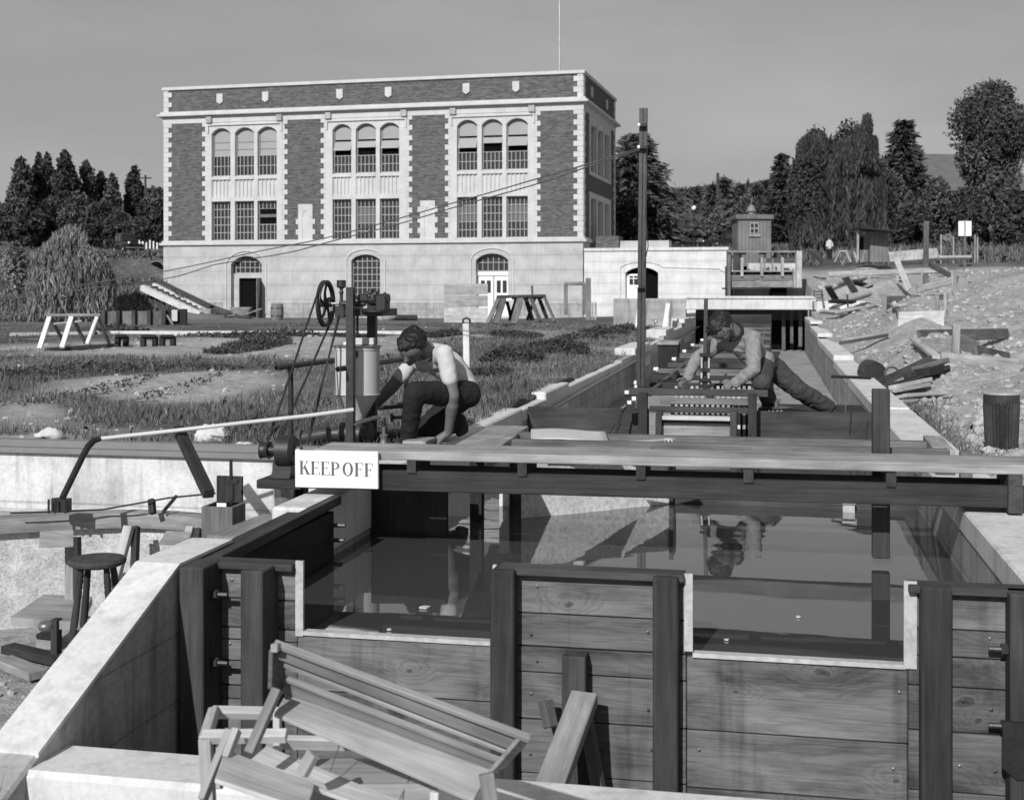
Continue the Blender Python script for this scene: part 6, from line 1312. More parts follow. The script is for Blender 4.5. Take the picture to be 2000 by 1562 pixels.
def head_caps(c, r, fr):
    X, Y, Z = fr; L = lambda x, y, z: c + (X * x + Y * y + Z * z) * r
    B = lambda x, y, z, q: (L(x, y, z), q * r, L(x, y, z) + Z * 1e-3, q * r)
    return [(L(0, -.25, .12), .9 * r, L(0, .12, .15), .86 * r), (L(0, .1, -.1), .78 * r, L(0, .38, -.72), .46 * r), B(.33, .45, -.32, .36), B(-.33, .45, -.32, .36), (L(0, .5, -.85), .3 * r, L(0, .66, -.95), .22 * r),
            (L(0, .86, .0), .1 * r, L(0, 1.04, -.36), .14 * r), B(.12, .92, -.38, .1), B(-.12, .92, -.38, .1), (L(.12, .8, .1), .14 * r, L(.5, .62, .08), .12 * r), (L(-.12, .8, .1), .14 * r, L(-.5, .62, .08), .12 * r),
            (L(.16, .78, -.6), .09 * r, L(-.16, .78, -.6), .09 * r), (L(.12, .77, -.7), .1 * r, L(-.12, .77, -.7), .1 * r), (L(.86, -.02, .02), .12 * r, L(.88, -.05, -.34), .09 * r), (L(.95, -.16, -.0), .08 * r, L(.93, -.14, -.2), .08 * r), (L(-.86, -.02, .02), .12 * r, L(-.88, -.05, -.34), .09 * r), (L(-.95, -.16, -.0), .08 * r, L(-.93, -.14, -.2), .08 * r)]
def head_extra(t, c, r, fr, hair):
    X, Y, Z = fr; L = lambda x, y, z: c + (X * x + Y * y + Z * z) * r
    blob('hair', [(L(*a), q * r, L(*b), s * r) for a, q, b, s in hair], 'hair', t, voxel=.009, smooth=2, wrinkle=.016, wf=19)
    for s in (-1, 1):
        m = MB(); m.ball(L(.3 * s, .74, -.1), .13 * r, 10); e = m.build('eye', 'hair', t, smooth=True)
HAIR = [((0, -.4, .25), .88, (0, .05, .34), .84), ((0, .1, .5), .72, (.05, .52, .58), .42), ((0, -.55, -.2), .62, (0, -.45, .3), .8), ((.5, -.15, .2), .5, (.55, -.1, -.02), .36), ((-.5, -.15, .2), .5, (-.55, -.1, -.02), .36), ((-.25, .45, .55), .4, (.3, .5, .6), .42)]
def hand(wrist, palm_end, tips, D, rp):
    """palm and five bent fingers; tips: list of (u,v,D) with mid joints"""
    w = J(*wrist, rp[0]); p = J(*palm_end, rp[0])
    out = [(w[0], w[1] * .9, p[0], p[1] * 1.0)]
    for base, mid, tip in tips:
        b, m_, e = J(*base, rp[1]), J(*mid, rp[1] * .95), J(*tip, rp[1] * .8)
        out += [(w[0].lerp(p[0], .6), w[1] * .7, b[0], b[1] * 1.2), (b[0], b[1], m_[0], m_[1]), (m_[0], m_[1], e[0], e[1])]
    return out
# ---- crouching man
p1 = thing('person', 'crouching man in white T-shirt and dark trousers reaching towards the hopper', 'person', tuple(at(850, 868, 9.9)))
hc1, hr1 = at(804, 676, 9.72), 29.5 * 9.75 / FPX
fr1 = frame(R_ * -.34 + Z_ * -.68 + F_ * -.62, Z_ * .72 + F_ * -.62 + R_ * -.05)
X1, Y1, Z1 = fr1
neck1 = (hc1 + (Y1 * -.35 + Z1 * -.45) * hr1, hr1 * .55)
sh_n, sh_f = J(868, 690, 9.75, 19), J(808, 706, 10.25, 15)
chest, mid1, wst, pel = J(850, 700, 10.0, 31), J(877, 716, 10.05, 31), J(899, 742, 10.08, 27), J(908, 768, 10.08, 29)
el_n, wr_n = J(885, 773, 9.72, 12.5), J(876, 843, 9.85, 8.5)
el_f, wr_f = J(764, 757, 10.25, 13), J(724, 798, 10.25, 9)
hipA, knA, anA = J(912, 770, 9.95, 28), J(810, 766, 9.55, 20), J(797, 858, 9.75, 12)
hipB, knB, anB = J(903, 772, 10.25, 28), J(818, 848, 10.0, 19), J(896, 827, 10.35, 13)
bk = lambda j, k: (j[0], j[1] * k)
hand1 = hand((876, 845, 9.85), (858, 857, 9.85), [((851, 857, 9.88), (841, 862, 9.88), (833, 870, 9.86)), ((850, 861, 9.85), (842, 866, 9.83), (836, 874, 9.82)), ((852, 864, 9.82), (846, 869, 9.8), (841, 876, 9.8)), ((856, 866, 9.8), (851, 871, 9.78), (847, 876, 9.78)), ((866, 852, 9.92), (856, 850, 9.95), (848, 855, 9.96))], 9.85, (8.5, 3.0))
hand1f = hand((724, 798, 10.25), (713, 810, 10.25), [((709, 813, 10.2), (704, 820, 10.2), (704, 827, 10.2)), ((712, 815, 10.22), (708, 823, 10.22), (709, 830, 10.22)), ((715, 816, 10.25), (712, 824, 10.25), (713, 830, 10.25)), ((718, 815, 10.28), (717, 822, 10.28), (717, 827, 10.28)), ((712, 804, 10.2), (704, 806, 10.18), (700, 811, 10.18))], 10.25, (8.5, 3.0))
body = head_caps(hc1, hr1, fr1) + [(neck1[0], neck1[1], chest[0].lerp(sh_n[0], .3), neck1[1] * 1.05)] + chain(bk(chest, .85), bk(mid1, .85), bk(wst, .85), bk(pel, .85)) + chain(bk(chest, .6), bk(sh_n, .8), el_n, wr_n) + chain(bk(chest, .6), bk(sh_f, .8), el_f, wr_f) + [(el_n[0].lerp(wr_n[0], .25), 13.5 * 9.8 / FPX, el_n[0].lerp(wr_n[0], .5), 11 * 9.8 / FPX)] + chain(bk(hipA, .8), bk(knA, .75), bk(anA, .8)) + chain(bk(hipB, .8), bk(knB, .75), bk(anB, .8)) + hand1 + hand1f
blob('body', body, 'skin', p1, voxel=.0085, smooth=3)
head_extra(p1, hc1, hr1, fr1, HAIR)
cu = lambda a, b, k: (a[0].lerp(b[0], k), a[1] * (1 - k) + b[1] * k)
sl_n, sl_f = cu(sh_n, el_n, .6), cu(sh_f, el_f, .55)
blob('shirt', chain(chest, mid1, wst, bk(J(908, 757, 10.08, 26), 1)) + chain(bk(chest, .75), bk(sh_n, .92), (sl_n[0], sl_n[1] * 1.12)) + chain(bk(chest, .75), sh_f, (sl_f[0], sl_f[1] * 1.12)) + [(chest[0].lerp(sh_n[0], .2), chest[1] * .9, chest[0].lerp(sh_f[0], .5), chest[1] * .8), (chest[0] + Z_ * .06, .06, neck1[0].lerp(chest[0], .55), .075)], 'tee', p1, voxel=.011, smooth=3, wrinkle=.0045, wf=15)
blob('trousers', chain(J(901, 752, 10.08, 27), pel) + chain(hipA, bk(knA, 1.08), (anA[0], anA[1] * 1.35)) + chain(hipB, bk(knB, 1.06), (cu(knB, anB, .92)[0], anB[1] * 1.3)) + [(pel[0], pel[1], hipB[0], hipB[1])], 'trousers', p1, voxel=.011, smooth=3, wrinkle=.008, wf=13)
blob('shoe', [(anA[0] - Z_ * .02, .05, at(776, 868, 9.6), .038), (anA[0], .05, anA[0] - Z_ * .03 + R_ * .03, .045)], 'shoe', p1, voxel=.011)
blob('shoe', [(at(900, 818, 10.38), .045, at(906, 838, 10.4), .042), (at(906, 838, 10.4), .042, at(897, 845, 10.35), .035)], 'shoe', p1, voxel=.011)
m = KMB(); cn = neck1[0].lerp(chest[0], .42); d = (neck1[0] - chest[0]).normalized(); xx = d.orthogonal().normalized(); yy = d.cross(xx)
m.tube([cn + (xx * math.cos(k * .4488) + yy * math.sin(k * .4488)) * .082 for k in range(15)], .012, 8, caps=False); m.build('collar', 'tee', p1, smooth=True)
# ---- man leaning over the rack
p2 = thing('person', 'man in grey sweater and jeans leaning over the channel rack with one leg stretched back', 'person', tuple(at(1500, 805, 13)))
hc2, hr2 = at(1408, 640, 12.85), 25.5 * 12.85 / FPX
fr2 = frame(R_ * -.40 + Z_ * -.80 + F_ * -.30, Z_ * .6 + R_ * -.45 + F_ * -.35)
X2, Y2, Z2 = fr2
neck2 = (hc2 + (Y2 * -.4 + Z2 * -.35) * hr2, hr2 * .58)
ch2, md2, ws2, pl2 = J(1452, 668, 13.1, 29), J(1464, 684, 13.15, 27), J(1476, 698, 13.2, 24), J(1492, 710, 13.25, 26)
sn2, sf2 = J(1471, 660, 12.9, 17), J(1413, 668, 13.35, 16)
en2, wn2 = J(1472, 722, 12.75, 12), J(1436, 748, 12.85, 8)
ef2, wf2 = J(1363, 697, 13.4, 12), J(1344, 736, 13.35, 8)
hA2, kA2, aA2 = J(1490, 714, 13.2, 24), J(1488, 745, 12.8, 18), J(1505, 792, 13.35, 11)
hB2, kB2, aB2 = J(1500, 710, 13.35, 24), J(1560, 762, 13.4, 17), J(1618, 796, 13.6, 13)
h2n = hand((1436, 748, 12.85), (1426, 750, 12.85), [((1421, 747, 12.85), (1415, 750, 12.85), (1413, 757, 12.85)), ((1421, 750, 12.83), (1416, 754, 12.83), (1416, 760, 12.83)), ((1423, 753, 12.82), (1419, 757, 12.82), (1420, 762, 12.82)), ((1427, 754, 12.8), (1424, 759, 12.8), (1425, 763, 12.8)), ((1428, 745, 12.87), (1420, 742, 12.87), (1412, 744, 12.87))], 12.85, (7.5, 2.6))
h2f = hand((1344, 736, 13.35), (1336, 744, 13.35), [((1331, 744, 13.3), (1326, 749, 13.3), (1327, 755, 13.3)), ((1334, 748, 13.3), (1330, 753, 13.3), (1332, 758, 13.3)), ((1337, 749, 13.32), (1335, 755, 13.32), (1337, 759, 13.32)), ((1341, 749, 13.34), (1340, 755, 13.34), (1342, 758, 13.34)), ((1334, 739, 13.3), (1326, 740, 13.28), (1322, 744, 13.28))], 13.35, (7.5, 2.6))
body = head_caps(hc2, hr2, fr2) + [(neck2[0], neck2[1], ch2[0].lerp(sn2[0], .2), neck2[1] * 1.05)] + chain(bk(ch2, .85), bk(md2, .85), bk(ws2, .85), bk(pl2, .85)) + chain(bk(ch2, .6), bk(sn2, .75), bk(en2, .8), wn2) + chain(bk(ch2, .6), bk(sf2, .75), bk(ef2, .8), wf2) + chain(bk(hA2, .8), bk(kA2, .75), bk(aA2, .8)) + chain(bk(hB2, .8), bk(kB2, .75), bk(aB2, .75)) + h2n + h2f
blob('body', body, 'skin', p2, voxel=.0095, smooth=3)
head_extra(p2, hc2, hr2, fr2, HAIR[:-1] + [((-.3, .4, .5), .42, (.25, .45, .55), .46)])
blob('sweater', chain(ch2, md2, ws2, J(1489, 706, 13.2, 25)) + chain(bk(ch2, .75), sn2, bk(en2, 1.12), (wn2[0], wn2[1] * 1.35)) + chain(bk(ch2, .75), sf2, bk(ef2, 1.12), (wf2[0], wf2[1] * 1.35)) + [(ch2[0].lerp(sn2[0], .3), ch2[1] * .85, ch2[0].lerp(sf2[0], .6), ch2[1] * .72), (ch2[0] + Z_ * .05, .08, neck2[0].lerp(ch2[0], .5), .1)], 'sweater', p2, voxel=.012, smooth=2, wrinkle=.011, wf=14)
blob('trousers', chain(J(1484, 704, 13.22, 22), pl2) + chain(hA2, bk(kA2, 1.08), (aA2[0], aA2[1] * 1.3)) + chain(hB2, bk(kB2, 1.1), (cu(kB2, aB2, .93)[0], aB2[1] * 1.3)) + [(pl2[0], pl2[1], hB2[0], hB2[1]), (pl2[0], pl2[1], hA2[0], hA2[1])], 'denim', p2, voxel=.012, smooth=2, wrinkle=.010, wf=13)
blob('shoe', [(aA2[0] - Z_ * .03, .055, at(1488, 801, 13.25), .045), (aA2[0] - Z_ * .04, .05, at(1508, 799, 13.4), .05)], 'shoe', p2, voxel=.013)
blob('shoe', [(at(1622, 799, 13.6), .06, at(1639, 806, 13.65), .045), (at(1639, 806, 13.65), .045, at(1632, 812, 13.4), .035)], 'shoe', p2, voxel=.013)
m = KMB(); cn = neck2[0].lerp(ch2[0], .4); d = (neck2[0] - ch2[0]).normalized(); xx = d.orthogonal().normalized(); yy = d.cross(xx)
m.tube([cn + (xx * math.cos(k * .4488) + yy * math.sin(k * .4488)) * .098 + d * .02 * math.sin(k * .9) for k in range(15)], .022, 8, caps=False); m.build('collar', 'trousers', p2, smooth=True)
# ---- distant person
p3 = thing('person', 'distant person in white shirt and dark trousers standing left of the open shed', 'person', tuple(gd(1620, 505, 70)))
D = 70.0
hc3 = at(1620, 466, D); fr3 = frame(R_ * -1 + F_ * -.3, Z_)
blob('body', head_caps(hc3, 3.4 * D / FPX, fr3) + chain(J(1620, 469, D, 2), J(1620, 474, D, 4.5), J(1620, 484, D, 4.5), J(1618, 496, D, 3), J(1618, 507, D, 2.2)) + chain(J(1621, 486, D, 4), J(1622, 507, D + .1, 2.2)) + chain(J(1624, 474, D, 2.2), J(1626, 481, D, 1.8), J(1623, 486, D - .2, 1.5)) + chain(J(1616, 474, D, 2.2), J(1615, 481, D, 1.8), J(1617, 487, D - .2, 1.5)), 'skin', p3, voxel=.03, smooth=2)
blob('shirt', chain(J(1620, 473, D, 5), J(1620, 485, D, 5.2)) + chain(J(1624, 474, D, 2.8), J(1626, 481, D, 2.4)) + chain(J(1616, 474, D, 2.8), J(1615, 481, D, 2.4)), 'tee', p3, voxel=.03, smooth=2)
blob('trousers', chain(J(1620, 486, D, 5), J(1618, 497, D, 3.6), J(1618, 506, D, 2.8)) + chain(J(1620, 486, D, 5), J(1622, 497, D, 3.6), J(1622, 506, D, 2.8)), 'trousers', p3, voxel=.03, smooth=2)
X, Y, Z = fr3; r = 3.4 * D / FPX; blob('hair', [(hc3 + (Y * -.2 + Z * .25) * r, .95 * r, hc3 + (Y * .1 + Z * .4) * r, .85 * r)], 'hair', p3, voxel=.02, smooth=2)
# ---------------------------------------------------------------- plants
def rvec(n):
    v = nrs.normal(size=(n, 3)); return v / np.linalg.norm(v, axis=1, keepdims=True)
def leafq(C, size, along=None, aspect=1.6):
    """quads at centres C"""
    n = len(C); a = rvec(n) if along is None else along; b = np.cross(a, rvec(n)); b /= np.linalg.norm(b, axis=1, keepdims=True) + 1e-9
    s = (size * (.6 + .8 * nrs.rand(n)))[:, None]; a = a * s * aspect * .5; b = b * s * .5
    return np.stack([C - a * .9 - b * .4, C + b * .7, C + a * 1.1, C - b * .7 - a * .1], 1)
def tree(name, label, cat, u, vb, D, group=None):
    g = gd(u, vb, D); return thing(name, label, cat, tuple(g), 0, group), np.array(g)
def trunk(t, g, h, r, lean=(0, 0), limbs=5, spread=.4):
    m = MB(); tp = Vector(g) + Vector((lean[0], lean[1], h)); g = Vector(g)
    m.tube([g - Z_ * .3, g.lerp(tp, .3) + Vector((r * .3, 0, 0)), g.lerp(tp, .65), tp], [r * 1.3, r, r * .7, r * .25], 8)
    for k in range(limbs):
        z = .3 + .55 * k / max(1, limbs); a = rnd.uniform(0, 6.28); p = g.lerp(tp, z); L = h * spread * (1.1 - z)
        m.tube([p, p + Vector((math.cos(a) * L * .5, math.sin(a) * L * .5, L * .45)), p + Vector((math.cos(a) * L, math.sin(a) * L, L * .7))], [r * .5, r * .3, r * .1], 6)
    m.build('trunk', 'bark', t)
def ell(n, c, rx, rz, shell=.55):
    v = rvec(n); k = (shell + (1 - shell) * nrs.rand(n)) [:, None]; return np.array(c) + v * k * np.array([rx, rx, rz])
def sprays(g, zc, W, hz, k, T, C, A, up=.25, ln=.3, m=9):
    for i in range(k):
        d = rvec(1)[0]; d[2] = abs(d[2]) * 1.1 - .25; d /= np.linalg.norm(d); p0 = g + np.array([d[0] * W * .72, d[1] * W * .72, zc + d[2] * hz * .78])
        dd = d + np.array([0, 0, up]) + nrs.normal(size=3) * .3; dd /= np.linalg.norm(dd); L = W * ln * (.5 + nrs.rand()); s = nrs.rand(m)[:, None]
        C.append(p0 + dd * L * s + nrs.normal(size=(m, 3)) * W * .022 * (1.2 - s)); T.append(np.clip(.5 + nrs.rand(m) * .5, 0, 1))
def poplar(u, vt, vb, hw, D, label, mat='leaf_dark', group=None):
    t, g = tree('poplar_tree', label, 'tree', u, vb, D, group); H = at(u, vt, D).z - g[2]; W = hw * D / FPX * 1.45
    trunk(t, g, H * .8, .14, limbs=3, spread=.15); C = []; T = []
    for k in range(22):
        z = H * (.05 + .8 * nrs.rand()); w = W * (.55 * math.sin(math.pi * min(1, (z / H) ** .75 * .93 + .06)) + .18); a = nrs.rand() * 6.28; o = w * .75 * math.sqrt(nrs.rand())
        hz = H * .17 * (1.2 - z / H * .5); z = min(z, H - hz * .9); C.append(ell(300, g + np.array([math.cos(a) * o, math.sin(a) * o, z]), w * .62, hz)); T.append(np.clip(.5 + nrs.normal() * .22 + nrs.rand(300) * .3 - .15, 0, 1))
    C.append(ell(160, g + np.array([0, 0, H * .9]), W * .22, H * .1)); T.append(nrs.rand(160))
    sprays(g, H * .55, W * .85, H * .45, 90, T, C, None, up=1.6, ln=.4)
    quads_mesh('crown', leafq(np.concatenate(C), .0029 * D, None, 1.5), mat, t, tone=np.concatenate(T))
def roundtree(name, label, u, vt, vb, hw, D, mat='leaf_dark', n=16, cl=260, low=.12, group=None, tall=1.0, ls=.0034, cat='tree', fill=1.0):
    t, g = tree(name, label, cat, u, vb, D, group); H = (at(u, vt, D).z - g[2]) * 1.08; W = hw * D / FPX * 1.12
    trunk(t, g, H * .7, max(.05, H * .022), limbs=6, spread=.45); C = []; T = []
    n = int(n * 1.25); cl = int(cl * 1.55); ls *= .74
    zc = H * (low + 1) / 2; hz = H * (1 - low) / 2
    for k in range(n):
        d = rvec(1)[0]; q = .35 + .5 * nrs.rand(); s = .3 + .16 * nrs.rand()
        prof = 1 - .35 * max(0, d[2]) * tall
        c = g + np.array([d[0] * W * q * prof, d[1] * W * q * prof, zc + d[2] * hz * (1 - s * .7)]); C.append(ell(cl, c, W * s, hz * s * 1.05, .45)); T.append(np.clip(.45 + nrs.normal() * .25 + nrs.rand(cl) * .4 - .2, 0, 1))
    sprays(g, zc, W, hz, 170, T, C, None, ln=.26)
    C.append(ell(int(cl * 2.5 * fill), g + np.array([0, 0, zc]), W * .8, hz * .9, .2)); T.append(nrs.rand(len(C[-1])))
    quads_mesh('crown', leafq(np.concatenate(C), ls * D), mat, t, tone=np.concatenate(T))
def conifer(u, vt, vb, hw, D, label, mat='leaf_dark', levels=16, group=None, name='conifer_tree', droop=.25, per=20, br=10, lsz=.0025, gap=.0):
    t, g = tree(name, label, 'tree', u, vb, D, group); H = at(u, vt, D).z - g[2]; W = hw * D / FPX
    trunk(t, g, H * .97, max(.06, H * .016), limbs=0); C = []; A = []; T = []
    for i in range(levels):
        z = H * (.06 + .92 * i / levels); L0 = W * (1 - (z / H)) ** .68 * (1 if i % 2 else .86) + W * .04
        for k in range(br):
            a = 6.28 * k / br + i * 1.3 + nrs.normal() * .3; L = L0 * (.65 + .5 * nrs.rand()); tn = .5 + nrs.normal() * .2
            s = np.sqrt(nrs.rand(per)) * (1 - gap) + gap; P = np.stack([np.cos(a) * L * s, np.sin(a) * L * s, z + H * .03 * s - droop * L * s ** 2 + .02 * H * nrs.normal(size=per) * .5], 1); P += nrs.normal(size=(per, 3)) * L * .09
            C.append(P + g); d = np.array([np.cos(a), np.sin(a), -.25]) + nrs.normal(size=(per, 3)) * .35; A.append(d / np.linalg.norm(d, axis=1, keepdims=True)); T.append(np.clip(tn + nrs.rand(per) * .4 - .2, 0, 1))
    quads_mesh('crown', leafq(np.concatenate(C), lsz * D * 1.1, np.concatenate(A), 2.6), mat, t, tone=np.concatenate(T))
def willow(u, vb, D, domes, label, mat='leaf_willow', strands=900, trunkh=.6, r=.25, ls=.0026):
    """domes: (du px, v top, half width px, strand length px)"""
    t, g = tree('willow_tree', label, 'tree', u, vb, D); top = min(d[1] for d in domes); H = at(u, top, D).z - g[2]
    trunk(t, g, H * trunkh, r, limbs=8, spread=.6); C = []; A = []; T = []
    for du, vt, hw, sl in domes:
        n = int(strands / len(domes)); W = hw * D / FPX; zt = at(u, vt, D).z; SL = sl * D / FPX
        for k in range(n):
            a = nrs.rand() * 6.28; q = math.sqrt(nrs.rand()); x, y = math.cos(a) * q * W, math.sin(a) * q * W
            z0 = zt - W * .75 * q ** 2.2 - nrs.rand() * .3 * W; L = min(SL * (.4 + .7 * nrs.rand()), z0 - g[2] - .1); m = 11; s = nrs.rand(m)
            P = np.stack([x + math.cos(a) * .16 * W * q * s ** .5 + .03 * W * nrs.normal(size=m), y + math.sin(a) * .16 * W * q * s ** .5 + .03 * W * nrs.normal(size=m), z0 - L * s], 1) + np.array([*(Vector(g[:3]) + R_ * du * D / FPX)[:2], 0])
            C.append(P); d = np.array([0, 0, -1.0]) + nrs.normal(size=(m, 3)) * .28; A.append(d / np.linalg.norm(d, axis=1, keepdims=True)); T.append(np.clip(.5 + nrs.normal() * .25 + nrs.rand(m) * .3 - .15, 0, 1))
    quads_mesh('crown', leafq(np.concatenate(C), ls * D, np.concatenate(A), 4.5), mat, t, tone=np.concatenate(T))
# left trees
for i, (u, vt, hw, lab) in enumerate([(42, 305, 21, 'broad tall poplar at the far left edge'), (76, 298, 13, 'slim poplar second from the left edge'), (92, 296, 15, 'slim twin poplar close beside the second one'), (127, 291, 22, 'tallest broad poplar in the middle of the left row'), (168, 311, 19, 'pointed poplar right of the tallest one'), (197, 334, 16, 'shorter poplar in the right half of the left row'), (219, 338, 14, 'low pointed poplar at the right end of the dense left row'), (263, 323, 17, 'lone poplar standing apart near the utility pole')]):
    poplar(u, vt, 485, hw, 132 + (i % 3) * 3, lab, 'leaf_dark' if i % 2 else 'leaf_mid')
for i, (u, vt, hw, D) in enumerate([(22, 395, 30, 122), (60, 410, 28, 118), (105, 395, 32, 121), (150, 385, 34, 119), (192, 402, 30, 117), (232, 420, 26, 116), (300, 372, 24, 120), (322, 380, 18, 124), (270, 432, 26, 114)]):
    roundtree('bushy_tree', ['bushy dark tree below the leftmost poplar', 'low bushy tree below the slim poplars', 'bushy tree below and left of the tallest poplar', 'large dark bushy tree below the tallest poplar', 'bushy tree below the pointed poplar', 'low bushy tree left of the small house', 'dark rounded tree right of the utility pole', 'dark tree touching the left corner of the building', 'low shrubby tree in front of the small house'][i], u, vt, 492, hw, D, 'leaf_dark' if i % 3 else 'leaf_mid', 12, 220)
willow(136, 606, 61, [(0, 441, 34, 120), (-30, 470, 40, 120), (30, 478, 40, 120), (-10, 486, 55, 110), (-48, 500, 30, 90), (55, 505, 30, 90)], 'pale drooping willow on the bank before the poplars', strands=4200, r=.16, ls=.0016)
roundtree('shrub', 'loose shrub at the far left edge of the bank', 30, 480, 575, 20, 64, 'leaf_willow', 8, 160, cat='shrub')
# right trees
conifer(1243, 258, 505, 118, 86, 'big layered cedar right of the brick building', 'leaf_mid', 20, name='cedar_tree', droop=.12, per=34, br=12, lsz=.0026, gap=.1)
fars = [(1318, 372), (1332, 366), (1347, 369), (1361, 360), (1377, 364), (1391, 357), (1416, 343), (1432, 362), (1447, 357), (1462, 354), (1478, 356), (1497, 347), (1512, 352), (1305, 378), (1404, 360)]
for i, (u, vt) in enumerate(fars):
    conifer(u, vt, 440, 15 + (i % 4) * 2, 205 + (i % 5) * 6, 'small conifer in the distant skyline row between the cedar and the shack' if vt != 343 else 'tallest pointed conifer in the distant skyline row beside the stout pole', 'leaf_far', 10, 'distant skyline conifers', per=12, br=8, lsz=.004)
for i, (u, vt, hw, D) in enumerate([(1330, 402, 36, 150), (1372, 408, 34, 146), (1418, 398, 34, 150), (1460, 395, 34, 152), (1505, 388, 30, 148), (1345, 432, 26, 118), (1398, 425, 24, 121), (1300, 425, 30, 118), (1530, 400, 32, 122), (1555, 420, 30, 112)]):
    roundtree('leafy_tree', ['rounded tree below the left end of the conifer row', 'rounded tree behind the street lamp', 'rounded tree behind the old sedan', 'rounded tree just left above the shack roof', 'rounded tree just right above the shack roof', 'low tree behind the open roadster', 'low tree left of the old sedan', 'low tree at the foot of the cedar', 'dark tree right of the shack', 'low dark tree between the shack and the great willow'][i], u, vt, 490, hw, D, ['leaf_far', 'leaf_dark', 'leaf_mid'][i % 3], 12, 200)
conifer(1527, 294, 490, 42, 108, 'narrow dark fir left of the great willow', 'leaf_dark', 16, per=14)
willow(1640, 512, 78, [(-64, 268, 18, 40), (-40, 262, 16, 46), (-10, 282, 18, 50), (16, 268, 18, 60), (40, 246, 14, 70), (54, 228, 7, 44), (64, 270, 9, 50), (-82, 340, 16, 60), (76, 350, 14, 80), (-20, 330, 40, 90), (30, 340, 40, 90), (0, 390, 66, 80), (-60, 410, 34, 60), (60, 420, 34, 60)], 'great dark willow with ragged top behind the open shed', 'leaf_dark', 3800, .85, .35, ls=.0017)
for du, vt, vb, hw in ((-38, 262, 470, 46), (18, 262, 480, 50), (40, 300, 505, 44), (-55, 330, 505, 40), (0, 330, 508, 70), (-66, 285, 500, 34), (74, 325, 505, 36)):
    roundtree('bushy_tree', 'dark leafy mass filling the great willow behind the shack', 1640 + du, vt, 508, hw, 80 + du * .03, 'leaf_dark', 16, 200, ls=.0026, low=max(.02, (508 - vb) / (508 - vt)), group='leafy masses in the great willow')
conifer(1765, 230, 490, 78, 98, 'broad dark conifer right of the great willow', 'leaf_dark', 22, per=18, br=11)
roundtree('broadleaf_tree', 'tall rounded tree above the house roof at the right edge', 1930, 186, 480, 70, 100, 'leaf_mid', 34, 330, low=.30, tall=.3, ls=.0028)
for i, (u, vt, hw, D) in enumerate([(1832, 362, 34, 84), (1892, 372, 36, 83), (1945, 345, 40, 86), (1785, 395, 30, 87), (1712, 395, 30, 88), (1985, 380, 34, 82), (1735, 345, 42, 95)]):
    roundtree('shrub', ['light leaved bush below the house roof', 'bush behind the double sign', 'tall bush at the right edge below the rounded tree', 'bush behind the tall lone post', 'bush right behind the open shed', 'bush cut by the right edge', 'tall bush between the willow and the broad conifer'][i], u, vt, 500, hw, D, 'leaf_mid' if i % 2 == 0 else 'leaf_dark', 14, 240, cat='shrub', ls=.0032)
# far wood behind everything
C = []; T = []
for u0, u1, D, v0, v1, n in ((-120, 330, 150, 425, 490, 2600), (1195, 1720, 235, 385, 450, 5200), (1640, 2120, 150, 400, 490, 3600), (1200, 1600, 135, 440, 490, 1800)):
    for k in range(n):
        u = u0 + (u1 - u0) * nrs.rand(); q = nrs.rand(); v = v1 + (v0 - v1) * q + 14 * math.sin(u * .11) * q; p = at(u, v, D + 14 * nrs.rand()); C.append(p); T.append(.3 + .5 * nrs.rand())
o = quads_mesh('far_wood', leafq(np.array(C), .0075 * 180), 'leaf_far', tone=np.array(T)); tag(o, 'far dark wood filling the skyline behind the single trees', 'wood', kind='stuff')
# grass on the field
def blades(P, h, w, lean=.35):
    n = len(P); a = nrs.rand(n) * 6.28; s = np.stack([np.cos(a), np.sin(a), np.zeros(n)], 1); l = nrs.normal(size=(n, 3)) * lean; l[:, 2] = 1; l /= np.linalg.norm(l, axis=1, keepdims=True)
    h = h[:, None]; w = w[:, None] * .5; md = P + l * h * .55; l2 = l + nrs.normal(size=(n, 3)) * lean * .5; tp = P + l2 * h
    return np.stack([P - s * w, P + s * w, md + s * w * .8, tp, md - s * w * .8], 1)
def scatter(n, u0, u1, Da, Db, pw=1.0):
    u = u0 + (u1 - u0) * nrs.rand(n); D = Da * (Db / Da) ** (nrs.rand(n) ** pw); q = (u - 1000) / FPX * D
    x = q * CT - D * ST; y = q * ST + D * CT; return x, y, D, u
x, y, D, u = scatter(300000, -80, 1420, 9.2, 52, .9)
vg, pv = veg_pave(x, y); cl_ = fbm(x, y, .9, 91) + .6 * fbm(x, y, .3, 93, 2)
thin = np.interp(D, [9, 13, 22, 31, 36, 52], [0, .06, .08, .25, .4, .5])
thin = thin - .35 * sstep(840, 960, u) * (D < 46)
ok = (x < -2.62) & (y > 9.2) & (pv < .3) & (vg + .55 * cl_ > .42 + .32 * nrs.rand(len(x)) + thin)
x, y, D, cl_ = x[ok], y[ok], D[ok], cl_[ok]; P = np.stack([x, y, terrain(x, y) - .01], 1)
h = np.clip(.07 + .18 * cl_ + .08 * nrs.rand(len(x)) + .14 * (nrs.rand(len(x)) > .96), .025, .36) * np.interp(D, [9, 16, 24, 60], [.56, .62, .55, .45])
o = quads_mesh('grass', blades(P, h, np.maximum(.0055, D * .00042) * (1 + .4 * nrs.rand(len(x)))), 'grass', tone=np.clip(.3 + .8 * fbm(x, y, 1.4, 95) + .5 * nrs.rand(len(x)) + .9 * (nrs.rand(len(x)) > .9), 0, 1.6)); tag(o, 'rough uncut grass covering the field before the building', 'grass', kind='stuff')
